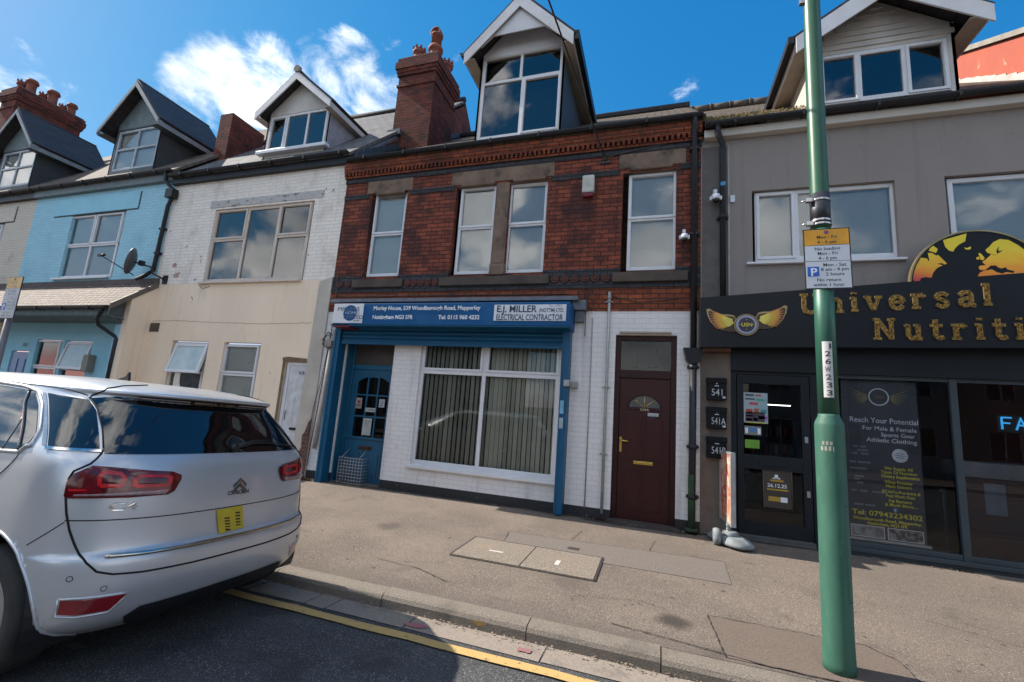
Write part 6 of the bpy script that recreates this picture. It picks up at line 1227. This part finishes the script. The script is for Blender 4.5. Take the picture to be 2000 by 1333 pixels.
while x < 1.95:
    x2 = x + .12; d0 = .03 + .03 * abs(math.sin(x * 3.1)) + .02 * abs(math.sin(x * 11)) + (.13 if -1.0 < x < .5 else 0); d1 = .03 + .03 * abs(math.sin(x2 * 3.1)) + .02 * abs(math.sin(x2 * 11)) + (.13 if -1.0 < x2 < .5 else 0)
    mb.poly([(x, -d0, pz(-d0) + .006), (x2, -d1, pz(-d1) + .006), (x2, .0, pz(0) + .006), (x, .0, pz(0) + .006)]); x = x2
struct(mb.build('wall_foot_strip', FOOTM))
# ================================================================ THE SILVER CAR
CR = [(.20, .20, .74, .40), (.24, .13, .83, .44), (.30, .06, .885, .48), (.38, .02, .905, .52), (.48, .0, .913, .54), (.58, .0, .915, .55), (.635, .012, .915, .55), (.655, .045, .912, .53), (.75, .055, .91, .53),
 (.88, .06, .905, .53), (1.0, .07, .895, .52), (1.10, .09, .88, .51), (1.17, .13, .86, .53), (1.20, .15, .845, .55), (1.28, .20, .81, .60), (1.36, .255, .775, .66), (1.44, .31, .735, .74), (1.485, .345, .715, .78), (1.497, .30, .71, .84), (1.505, .275, .705, .86), (1.52, .275, .70, .86), (1.535, .31, .68, .84), (1.555, .40, .645, .8), (1.575, .53, .59, .72), (1.59, .68, .52, .66), (1.603, .87, .42, .55), (1.61, 1.1, .28, .45), (1.613, 1.4, .12, .3), (1.614, 1.7, .02, .1)]
CF = [(.20, 4.30), (.35, 4.48), (.5, 4.53), (.7, 4.50), (.85, 4.42), (.95, 4.22), (1.03, 3.92), (1.10, 3.62), (1.2, 3.42), (1.35, 3.14), (1.5, 2.78), (1.56, 2.58), (1.59, 2.40), (1.61, 2.1), (1.614, 1.85)]
def lerp_tab(T, z):
    z = max(T[0][0], min(T[-1][0], z))
    for i in range(len(T) - 1):
        if z <= T[i + 1][0]:
            h = T[i + 1][0] - T[i][0]; k = (z - T[i][0]) / h; r = []
            for j in range(1, len(T[0])):
                d = (T[i + 1][j] - T[i][j]) / h
                dl = (T[i][j] - T[i - 1][j]) / (T[i][0] - T[i - 1][0]) if i > 0 else d
                dr = (T[i + 2][j] - T[i + 1][j]) / (T[i + 2][0] - T[i + 1][0]) if i + 2 < len(T) else d
                m0 = 2 * dl * d / (dl + d) if dl * d > 0 else 0.; m1 = 2 * dr * d / (dr + d) if dr * d > 0 else 0.
                r.append((2 * k ** 3 - 3 * k * k + 1) * T[i][j] + (k ** 3 - 2 * k * k + k) * h * m0 + (3 * k * k - 2 * k ** 3) * T[i + 1][j] + (k ** 3 - k * k) * h * m1)
            return r
def smooth_tab(T, z, h=.014):
    r = [lerp_tab(T, z + d * h) for d in (-1, -.5, 0, .5, 1)]; return [sum(q[j] for q in r) / 5 for j in range(len(r[0]))]
NS = 3.0
def CS(u, z, sm=.012):
    h = sm if not (1.487 < z < 1.54 or .62 < z < .67) else .004
    ar, w, D = smooth_tab(CR, z, h); s = 1 if u >= 0 else -1; v = abs(u)
    if v <= 1:
        ph = v * math.pi / 2; sn = math.sin(ph) ** (2 / NS) if v > 0 else 0; cs = math.cos(ph) ** (2 / NS) if v < .99999 else 0.
        return Vector((ar + D * (1 - cs), s * w * sn, z))
    return Vector((ar + D + (v - 1), s * w, z))
CX0, CY0, ROLL = -2.68, -4.52, -.03
def CW(p): return Vector((CX0 - p[0], CY0 + p[1], p[2] + ROLL * p[1] + .03))
def CN(u, z):
    e = .004; a = CS(u + e, z) - CS(u - e, z); b = CS(u, z + .006, .03) - CS(u, z - .006, .03); n = a.cross(b)
    n.normalize(); c = CS(u, z); o = Vector((c.x - 1.6, c.y, 0))
    if n.dot(Vector((c.x - 1.6, c.y * 1.5, .3))) < 0: n = -n
    return n
CARP = PM('silver_car_paint', (.62, .63, .65), .34, .5, c3=(.50, .50, .50), n3s=2.5, r3=(.60, .85), c2=(.50, .515, .54), ns=.6, coat=.6, spec=.5)
CARP.node_tree.nodes['Principled BSDF'].inputs['Coat Roughness'].default_value = .09
CGL = PM('tinted_car_glass', (.006, .007, .008), .02, 0, spec=.75); CGL.node_tree.nodes['Principled BSDF'].inputs['IOR'].default_value = 1.6
CBLK = PM('black_car_plastic', (.015, .015, .017), .45); CGB = PM('gloss_black_trim', (.008, .008, .009), .08, coat=1.)
RED = PM('red_lamp_glass', (.17, .003, .007), .12, c2=(.05, .001, .003), ns=14, nfac=.5, coat=.6, spec=.35); REDB = PM('bright_red_lamp_element', (.75, .008, .016), .2, coat=.5, c2=(.36, .004, .008), ns=20, spec=.3)
CLR = PM('clear_lamp_glass', (.34, .20, .21), .12, coat=1., c2=(.2, .12, .13), ns=30); GAPM = PM('panel_gap_black', (.004, .004, .005), .8)
CAR = thing('silver_car', 'silver people carrier parked at the kerb with red rear lamps', 'car', (CX0 - 2.2, CY0, 0))
# body shell as stacked plan outlines
zs = [.20, .215, .23, .25, .27, .30, .33, .36, .40, .44, .48, .52, .56, .59, .61, .625, .635, .643, .65, .658, .67, .70, .74, .78, .82, .86, .90, .94, .98, 1.02, 1.06, 1.09, 1.12, 1.145, 1.17, 1.19, 1.21, 1.24, 1.28, 1.32, 1.36, 1.40, 1.44, 1.465, 1.48, 1.486, 1.49, 1.495, 1.50, 1.505, 1.51, 1.515, 1.52, 1.525, 1.53, 1.54, 1.55, 1.56, 1.57, 1.58, 1.59, 1.597, 1.603, 1.607, 1.610, 1.612, 1.6135]
WA, WZ, WR = .68, .335, .405; FA = 3.53
def outline(z):
    ar, w, D = lerp_tab(CR, z)[0:3]; af = lerp_tab(CF, z)[0]; pts = []
    for i in range(-44, 45): pts.append(CS(i / 44., z))
    a_s = pts[-1].x; Df = min(.75, max(.1, (af - a_s) * .6)); a_e = af - Df
    na = 70; side = [a_s + (a_e - a_s) * i / na for i in range(1, na)] if a_e > a_s else [a_s] * (na - 1)
    w = pts[-1].y
    for a in side: pts.append(Vector((a, w, z)))
    for i in range(-20, 21):
        ph = -i / 20. * math.pi / 2; sn = math.copysign(abs(math.sin(ph)) ** (2 / 2.6), math.sin(ph)); cs = abs(math.cos(ph)) ** (2 / 2.6); pts.append(Vector((a_e + Df * cs, w * sn, z)))
    for a in side[::-1]: pts.append(Vector((a, -w, z)))
    return pts
rows = [outline(z) for z in zs]; mb = MB(); n = len(rows[0])
for r in rows:
    for p in r:
        q = p.copy()
        if abs(q.y) > .55 and q.z > .30:
            for wa in (WA, FA):
                d = Vector((q.x - wa, q.z - WZ)); L = d.length
                if WR * .9 < L < WR * 1.06: d *= WR / L; q.x = wa + d.x; q.z = WZ + d.y
        mb.v.append(tuple(CW(q)))
for i in range(len(rows) - 1):
    for j in range(n):
        k = (j + 1) % n; c = (rows[i][j] + rows[i][k] + rows[i + 1][j] + rows[i + 1][k]) / 4
        if abs(c.y) > .55 and any((c.x - wa) ** 2 + (c.z - WZ) ** 2 < (WR * .985) ** 2 for wa in (WA, FA)): continue
        mb.f.append([i * n + j, i * n + k, (i + 1) * n + k, (i + 1) * n + j]); mb.m.append(0); mb.sm.append(True)
mb.f.append([(len(rows) - 1) * n + j for j in range(n)]); mb.m.append(0); mb.sm.append(True)
body = mb.build('body', CARP, CAR)
lo, hi = CW((.35, -.80, .26)), CW((4.3, .80, .26)); MB().box(lo.x, hi.x, lo.y, hi.y, .22, .30).box(CX0 - 4.2, CX0 - .3, CY0 - .55, CY0 + .55, .30, .9).build('underbody', CBLK, CAR)
mb = MB()
for wa in (WA, FA):
    for s in (-1, 1):
        mb = MB(); pts = []
        for i in range(25):
            t = math.pi * (-.12 + 1.24 * i / 24); pts.append((wa + WR * math.cos(t), WZ + WR * math.sin(t)))
        for (a, b_), (c, e) in zip(pts[:-1], pts[1:]): mb.poly([tuple(CW((a, s * .90, b_))), tuple(CW((c, s * .90, e))), tuple(CW((c, s * .58, e))), tuple(CW((a, s * .58, b_)))])
        mb.poly([tuple(CW((a, s * .58, b_))) for a, b_ in pts])
        mb.build('wheel_arch_liner', CBLK, CAR)
for wa in (WA, FA):
    for s in (-1, 1):
        pts = []
        for i in range(41):
            t = math.pi * (-.10 + 1.20 * i / 40); z = WZ + (WR + .004) * math.sin(t); a = wa + (WR + .004) * math.cos(t); w = smooth_tab(CR, max(z, .21))[1]; ar, _, D = smooth_tab(CR, max(z, .21))
            if a < ar + D:
                cs = 1 - (a - ar) / D; w = w * max(0., 1 - abs(cs) ** NS) ** (1 / NS)
            pts.append(CW((a, s * w, z)))
        MB().tube(pts, .008, 8).build('wheel_arch_lip', CARP, CAR)
for wa in (WA, FA):
    for s in (-1, 1):
        c = CW((wa, s * .79, .33)); cz = .33 + gz(c.y); ty = MB()
        ty.lathe((c.x, c.y, cz), [(.20, -s * .10), (.30, -s * .105), (.322, -s * .09), (.33, -s * .05), (.33, s * .05), (.322, s * .09), (.30, s * .108), (.235, s * .105), (.225, s * .085)], 48, 'y'); wh = ty.build('wheel', PM('tyre_rubber', (.018, .018, .019), .75, c2=(.03, .029, .027), ns=12, bs=60, bstr=.3), CAR)
        rim = MB(); rim.lathe((c.x, c.y, cz), [(.232, s * .103), (.224, s * .104), (.214, s * .09), (.205, s * .03)], 48, 'y')
        for k in range(10):
            t = math.pi * 2 * k / 10 + (.09 if k % 2 else -.09); d = Vector((math.cos(t), 0, math.sin(t))); e1 = Vector((-d.z, 0, d.x)); p0 = Vector((c.x, c.y + s * .085, cz)); q0, q1 = p0 + d * .05, p0 + d * .222; q1.y += s * .010
            rim.prism([q0 - e1 * .024, q1 - e1 * .02, q1 + e1 * .02, q0 + e1 * .024], (0, -s * .03, 0))
        rim.lathe((c.x, c.y, cz), [(.06, s * .05), (.06, s * .092), (.045, s * .098)], 20, 'y'); rim.build('rim', PM('alloy_silver', (.45, .45, .47), .3, .85), wh); MB().lathe((c.x, c.y, cz), [(.206, s * .034), (.206, s * .038)], 40, 'y').build('dark_rim_backing', CBLK, wh)  # dark disc added behind the spokes so the gaps read dark
# draped patches
def drape(poly, off=.003, nu=24, nz=14):
    """quad-mapped patch over the shell: poly = 4 corner curves -> (lowz(u), highz(u)) between u0,u1"""
    u0, u1, zl, zh = poly; mb = MB(); g = []
    for i in range(nu + 1):
        u = u0 + (u1 - u0) * i / nu; col = []
        for j in range(nz + 1):
            z = zl(u) + (zh(u) - zl(u)) * j / nz; p = CS(u, z) + CN(u, z) * off; col.append(CW(p))
        g.append(col)
    b0 = 0; mb.v = [tuple(p) for col in g for p in col]; m_ = nz + 1
    for i in range(nu):
        for j in range(nz): mb.f.append([i * m_ + j, (i + 1) * m_ + j, (i + 1) * m_ + j + 1, i * m_ + j + 1]); mb.m.append(0); mb.sm.append(True)
    return mb
def tri_area(a, b, c): return (b[0] - a[0]) * (c[1] - a[1]) - (b[1] - a[1]) * (c[0] - a[0])
def drape_poly(pts, off=.003, step=.012):
    """arbitrary (u,z) polygon: fill by scanning in z with exact edge ends"""
    zmin, zmax = min(p[1] for p in pts), max(p[1] for p in pts); n = max(4, int((zmax - zmin) / step)); zz = sorted({*[zmin + (zmax - zmin) * i / n for i in range(n + 1)], *[p[1] for p in pts]})
    mb = MB(); NU = 26; prev = None
    def ends(z):
        xs = []
        for (a, b), (c, d) in zip(pts, pts[1:] + pts[:1]):
            if abs(b - d) < 1e-9:
                if abs(z - b) < 1e-9: xs += [a, c]
            elif min(b, d) - 1e-9 <= z <= max(b, d) + 1e-9: xs.append(a + (c - a) * (z - b) / (d - b))
        return min(xs), max(xs)
    for z in zz:
        l, r = ends(z); row = []
        for i in range(NU + 1):
            u = l + (r - l) * i / NU; row.append(CW(CS(u, z) + CN(u, z) * off))
        b = len(mb.v); mb.v += [tuple(p) for p in row]
        if prev is not None:
            for i in range(NU): mb.f.append([prev + i, prev + i + 1, b + i + 1, b + i]); mb.m.append(0); mb.sm.append(True)
        prev = b
    return mb
def dline(pts, r, off=.0, n=6, dens=.03):
    out = []
    for (a, b), (c, d) in zip(pts[:-1], pts[1:]):
        k = max(2, int(math.hypot((c - a), (d - b)) / dens))
        for i in range(k): u, z = a + (c - a) * i / k, b + (d - b) * i / k; out.append(CW(CS(u, z) + CN(u, z) * off))
    u, z = pts[-1]; out.append(CW(CS(u, z) + CN(u, z) * off)); return MB().tube(out, r, n)
def sw(f): return lambda u: f
# glasshouse
def pl(T): return lambda x: (lambda X: T[0][1] if X <= T[0][0] else T[-1][1] if X >= T[-1][0] else next(T[i][1] + (T[i + 1][1] - T[i][1]) * (X - T[i][0]) / (T[i + 1][0] - T[i][0]) for i in range(len(T) - 1) if X <= T[i + 1][0]))(x)
ul = [(-.545, 1.172), (-.560, 1.25), (-.592, 1.395), (-.628, 1.455)]
gp = ul + [(-.45, 1.484), (.45, 1.484)] + [(-u, z) for u, z in ul[::-1]]
rw = drape_poly([(-.545, 1.165), (-.555, 1.21), (-.592, 1.395), (-.64, 1.462), (-.50, 1.484), (.50, 1.484), (.64, 1.462), (.592, 1.395), (.555, 1.21), (.545, 1.165)], .003).build('rear_window', CGL, CAR)
rw['label'] = 'dark tinted rear window wrapping round to the gaps'
for s in (-1, 1):
    drape_poly([(s * .572, 1.188), (s * .610, 1.395), (s * .655, 1.452), (s * .895, 1.472), (s * .885, 1.188)], .003).build('quarter_glass', CGL, CAR)
    drape_poly([(s * .572, 1.168), (s * .572, 1.184), (s * 1.10, 1.150), (s * 1.10, 1.138)] if False else [(s * .56, 1.172), (s * .565, 1.186), (s * .90, 1.186), (s * .90, 1.168)], .006).build('belt_trim', CHROME, CAR)
    drape_poly([(s * 1.02, 1.152), (s * .968, 1.24), (s * .955, 1.40), (s * .965, 1.468), (s * 1.00, 1.484), (s * 1.35, 1.500), (s * 2.2, 1.50), (s * 3.05, 1.20), (s * 3.05, 1.13)], .003, .02).build('door_glass', CGL, CAR)
    cu = [(s * u_, z_) for u_, z_ in ((3.0, 1.125), (1.3, 1.128), (1.06, 1.14), (.985, 1.18), (.945, 1.26), (.93, 1.40), (.945, 1.475), (1.0, 1.502), (1.3, 1.515), (2.2, 1.52), (2.9, 1.28))]
    mb = MB(); prev = None
    for k in range(len(cu) - 1): pass
    dline(cu, .011, .001, 8, .015).build('window_surround', PM('satin_chrome', (.55, .56, .58), .34, .8), CAR)
    drape_poly([(s * .895, 1.19), (s * .905, 1.472), (s * .925, 1.472), (s * .925, 1.19)], .003).build('pillar_trim', PM('satin_chrome_pillar', (.50, .51, .54), .22, .8), CAR)
    dline([(s * 1.06, 1.15), (s * .985, 1.478)], .008, .004).build('window_divider', CGB, CAR); dline([(s * 1.22, 1.14), (s * 1.04, 1.32)], .004, .004).build('seat_belt', PM('grey_strap', (.25, .25, .25), .5), CAR)  # thin grey strap line laid over the door glass
# tailgate gap and shut lines
half = [(.552, 1.19), (.562, 1.165), (.585, 1.14), (.615, 1.115), (.70, 1.075), (.715, 1.04), (.705, .95), (.675, .86), (.64, .78), (.595, .70), (.545, .62), (.495, .573), (.42, .550), (.3, .538), (.1, .530), (0, .529)]
mb = dline([(-u, z) for u, z in half] + half[::-1][1:], .0055, .0008, 6, .02); mb.build('tailgate_gap', GAPM, CAR)
dline([(-.552, 1.19), (-.570, 1.30), (-.602, 1.40), (-.648, 1.465), (-.60, 1.53), (-.50, 1.553), (-.3, 1.575)], .005, .0008, 6, .02).build('tailgate_gap', GAPM, CAR); dline([(.552, 1.19), (.570, 1.30), (.602, 1.40), (.648, 1.465), (.60, 1.53), (.50, 1.553), (.3, 1.575)], .005, .0008).build('tailgate_gap', GAPM, CAR)
dline([(-.675, .828), (-.45, .822), (-.2, .816), (0, .814), (.2, .816), (.45, .822), (.675, .828)], .0032, .0005).build('tailgate_crease', GAPM, CAR)
for s in (-1, 1):
    dline([(s * .675, .82), (s * .74, .775), (s * .86, .70)], .0028, .0005).build('bumper_gap', GAPM, CAR)
    dline([(s * 1.06, 1.135), (s * 1.13, 1.06), (s * 1.22, .97), (s * 1.27, .80), (s * 1.26, .74)], .0028, .0005).build('door_gap', GAPM, CAR); dline([(s * 2.0, .30), (s * 2.0, 1.12)], .003, .0005).build('door_gap', GAPM, CAR); dline([(s * 3.0, .30), (s * 3.05, 1.12)], .003, .0005).build('door_gap', GAPM, CAR)
    dline([(s * .66, 1.478), (s * .78, 1.502), (s * .90, 1.512), (s * 1.3, 1.535), (s * 2.4, 1.54)], .0035, .0005).build('roof_gap', GAPM, CAR)
    # lamps
    lamp = drape_poly([(s * .712, .950), (s * .718, 1.02), (s * .690, 1.062), (s * .600, 1.103), (s * .50, 1.098), (s * .215, 1.066), (s * .180, 1.045), (s * .178, 1.02), (s * .20, .955), (s * .225, .938), (s * .40, .935), (s * .70, .938)], .009).build('tail_lamp', RED, CAR)
    drape_poly([(s * .235, .985), (s * .215, 1.005), (s * .215, 1.040), (s * .245, 1.050), (s * .365, 1.056), (s * .395, 1.035), (s * .39, .995), (s * .365, .985)], .0115).build('lamp_element', REDB, lamp)
    drape_poly([(s * .425, .998), (s * .418, 1.04), (s * .45, 1.072), (s * .545, 1.080), (s * .565, 1.05), (s * .555, 1.005), (s * .53, .990), (s * .45, .988)], .0115).build('lamp_element', REDB, lamp)
    drape_poly([(s * .445, 1.010), (s * .44, 1.04), (s * .46, 1.058), (s * .53, 1.062), (s * .54, 1.045), (s * .535, 1.012)], .0128).build('lamp_core', RED, lamp); drape_poly([(s * .25, .998), (s * .235, 1.01), (s * .235, 1.032), (s * .26, 1.038), (s * .35, 1.042), (s * .37, 1.028), (s * .365, 1.005)], .0128).build('lamp_core', RED, lamp)
    drape_poly([(s * .60, .975), (s * .60, .985), (s * .695, .985), (s * .695, .975)], .0115).build('lamp_element', REDB, lamp)
    drape_poly([(s * .235, .944), (s * .225, .968), (s * .40, .965), (s * .66, .958), (s * .66, .950), (s * .40, .944)], .0115).build('reversing_lens', CLR, lamp)
    # reflectors, sensors
    rf = drape_poly([(s * .645, .455), (s * .35, .440), (s * .375, .395), (s * .41, .362), (s * .625, .372), (s * .645, .385)] if False else [(s * .640, .378), (s * .640, .448), (s * .345, .436), (s * .375, .395), (s * .405, .362), (s * .55, .362)], .004).build('reflector', PM('dark_red_reflector', (.26, .006, .012), .15, c2=(.14, .004, .006), ns=10, coat=1.), CAR)
    dline([(s * .652, .452), (s * .335, .440), (s * .37, .392), (s * .402, .350), (s * .55, .350), (s * .652, .366), (s * .652, .452)], .006, .0).build('reflector_rim', CARP, rf)
    for u, z in ((.614, .548), (.449, .483)):
        c = CS(s * u, z); nn = CN(s * u, z); pts = []
        e1 = nn.cross(Vector((0, 0, 1))).normalized(); e2 = e1.cross(nn)
        MB().tube([CW(c + nn * .001 + (e1 * math.cos(t * .5236) + e2 * math.sin(t * .5236)) * .013) for t in range(13)], .0016, 5).build('parking_sensor', GAPM, CAR)
    dline([(s * .475, .648), (s * .475, .626)], .003, .004)
dline([(-.46, .640), (-.3, .634), (0, .630), (.3, .634), (.46, .640)], .0125, .004, 8, .02).build('chrome_strip', PM('bronze_tinted_chrome', (.66, .60, .52), .14, 1.), CAR)
drape_poly([(-.30, .205), (-.325, .30), (-.27, .345), (.27, .345), (.325, .30), (.30, .205)], .004).build('lower_valance', CBLK, CAR)
# high brake light and wiper under the spoiler
drape((-.40, .40, sw(1.474), sw(1.5005)), .005, 30, 4).build('spoiler_underside', CBLK, CAR)
drape((-.105, .06, sw(1.474), sw(1.492)), .010, 12, 2).build('high_brake_lamp', PM('brown_red_lamp', (.02, .006, .005), .3), CAR)
mb = MB()
for i in range(12): p = CW(CS(-.088 + i * .0110, 1.486) + CN(0, 1.47) * .010); mb.box(p.x - .002, p.x + .004, p.y - .006, p.y + .006, p.z - .004, p.z + .005)
mb.build_each('brake_light_cell', PM('pale_amber_cells', (.45, .34, .24), .3), CAR)
mb = dline([(.0, 1.185), (.05, 1.215), (.14, 1.218), (.30, 1.20), (.42, 1.178)], .006, .018); p = CW(CS(.0, 1.195) + CN(0, 1.2) * .012); mb.lathe((p.x, p.y, p.z), [(.03, -.02), (.03, .02), (.02, .03)], 12, 'x'); mb.tube([p, CW(CS(.05, 1.225) + CN(.05, 1.22) * .02), CW(CS(.17, 1.235) + CN(.17, 1.22) * .014)], [.016, .013, .006], 8); mb.build('rear_wiper', CBLK, CAR)
mb = MB(); q = CW((1.42, 0.0, 1.612)); mb.prism([(q.x + .07, q.y, q.z), (q.x - .09, q.y, q.z), (q.x + .03, q.y, q.z + .035), (q.x + .055, q.y, q.z + .07)], (0, .018, 0)); mb.build('roof_antenna', CBLK, CAR)
# badges
def on_tail(t, z, off=.004):
    u = 0.; lo_, hi_ = -1., 1.
    for _ in range(40):
        u = (lo_ + hi_) / 2
        if CS(u, z).y < t: lo_ = u
        else: hi_ = u
    return CW(CS(u, z) + CN(u, z) * off)
def flat_on_tail(polys, th=.006, off=.001):
    mb = MB()
    for P_ in polys:
        a = [on_tail(t, z, off) for t, z in P_]; b = [on_tail(t, z, off + th) for t, z in P_]; n = len(P_); k = len(mb.v); mb.v += [tuple(v) for v in a + b]; mb.f.append([k + i for i in range(n)][::-1]); mb.f.append([k + n + i for i in range(n)]); mb.m += [0, 0]; mb.sm += [False, False]
        for i in range(n): j = (i + 1) % n; mb.f.append([k + i, k + j, k + n + j, k + n + i]); mb.m.append(0); mb.sm.append(False)
    return mb
chev = []
for dz in (0, -.034): chev += [[(-.052, .955 + dz), (0.0, .998 + dz), (0.0, .975 + dz), (-.05, .932 + dz)], [(0.0, .998 + dz), (.052, .955 + dz), (.05, .932 + dz), (0.0, .975 + dz)]]
chev = [[(t + .03, z + .002) for t, z in P_] for P_ in chev]; flat_on_tail(chev, .007).build('emblem', CHROME, CAR)
def text_on_tail(body, t0, z0, size, width, mat):
    c = bpy.data.curves.new('t', 'FONT'); c.body = body; c.size = size; c.extrude = .0; c.offset = .001; o = bpy.data.objects.new('t', c); COL.objects.link(o); dg = bpy.context.evaluated_depsgraph_get(); me = bpy.data.meshes.new_from_object(o.evaluated_get(dg)); bpy.data.objects.remove(o); xs = [v.co.x for v in me.vertices]; w = max(xs) - min(xs)
    mb = MB()
    for p in me.polygons: mb.poly([on_tail(t0 + me.vertices[i].co.x / w * width, z0 + me.vertices[i].co.y, .004) for i in p.vertices])
    return mb.build('lettering', mat, CAR)
text_on_tail('CITRO\u00cbN', -.055, .892, .036, .165, PM('dark_chrome', (.12, .11, .11), .3, .8)); text_on_tail('C4', -.70, .870, .058, .115, CHROME)
# plate panel
pq = [(-.150, .812), (.055, .802), (.085, .668), (-.095, .658)]
flat_on_tail([[(-.125, .806), (.070, .812), (.100, .664), (-.090, .650)]], .004, .003).build('number_plate', PM('yellow_plate', (.60, .44, .03), .45), CAR)
mb = []
for k in range(5):
    z = .775 - k * .021; mb.append([(.018 + k * .004, z), (.056 + k * .004, z - .003), (.054 + k * .004, z - .012), (.018 + k * .004, z - .010)])
for k in range(5):
    z = .752 - k * .019; mb.append([(-.062 + k * .004, z), (-.022 + k * .004, z - .005), (-.024 + k * .004, z - .014), (-.062 + k * .004, z - .009)])
flat_on_tail(mb, .001, .0105).build('plate_characters', LETB, CAR)
# mirrors on the doors
for s in (-1, 1):
    p = CW((3.15, s * .93, 1.12)); MB().box(p.x - .08, p.x + .06, p.y - .10, p.y + .10, p.z - .06, p.z + .09, bev=.03).build('door_mirror', CARP, CAR)
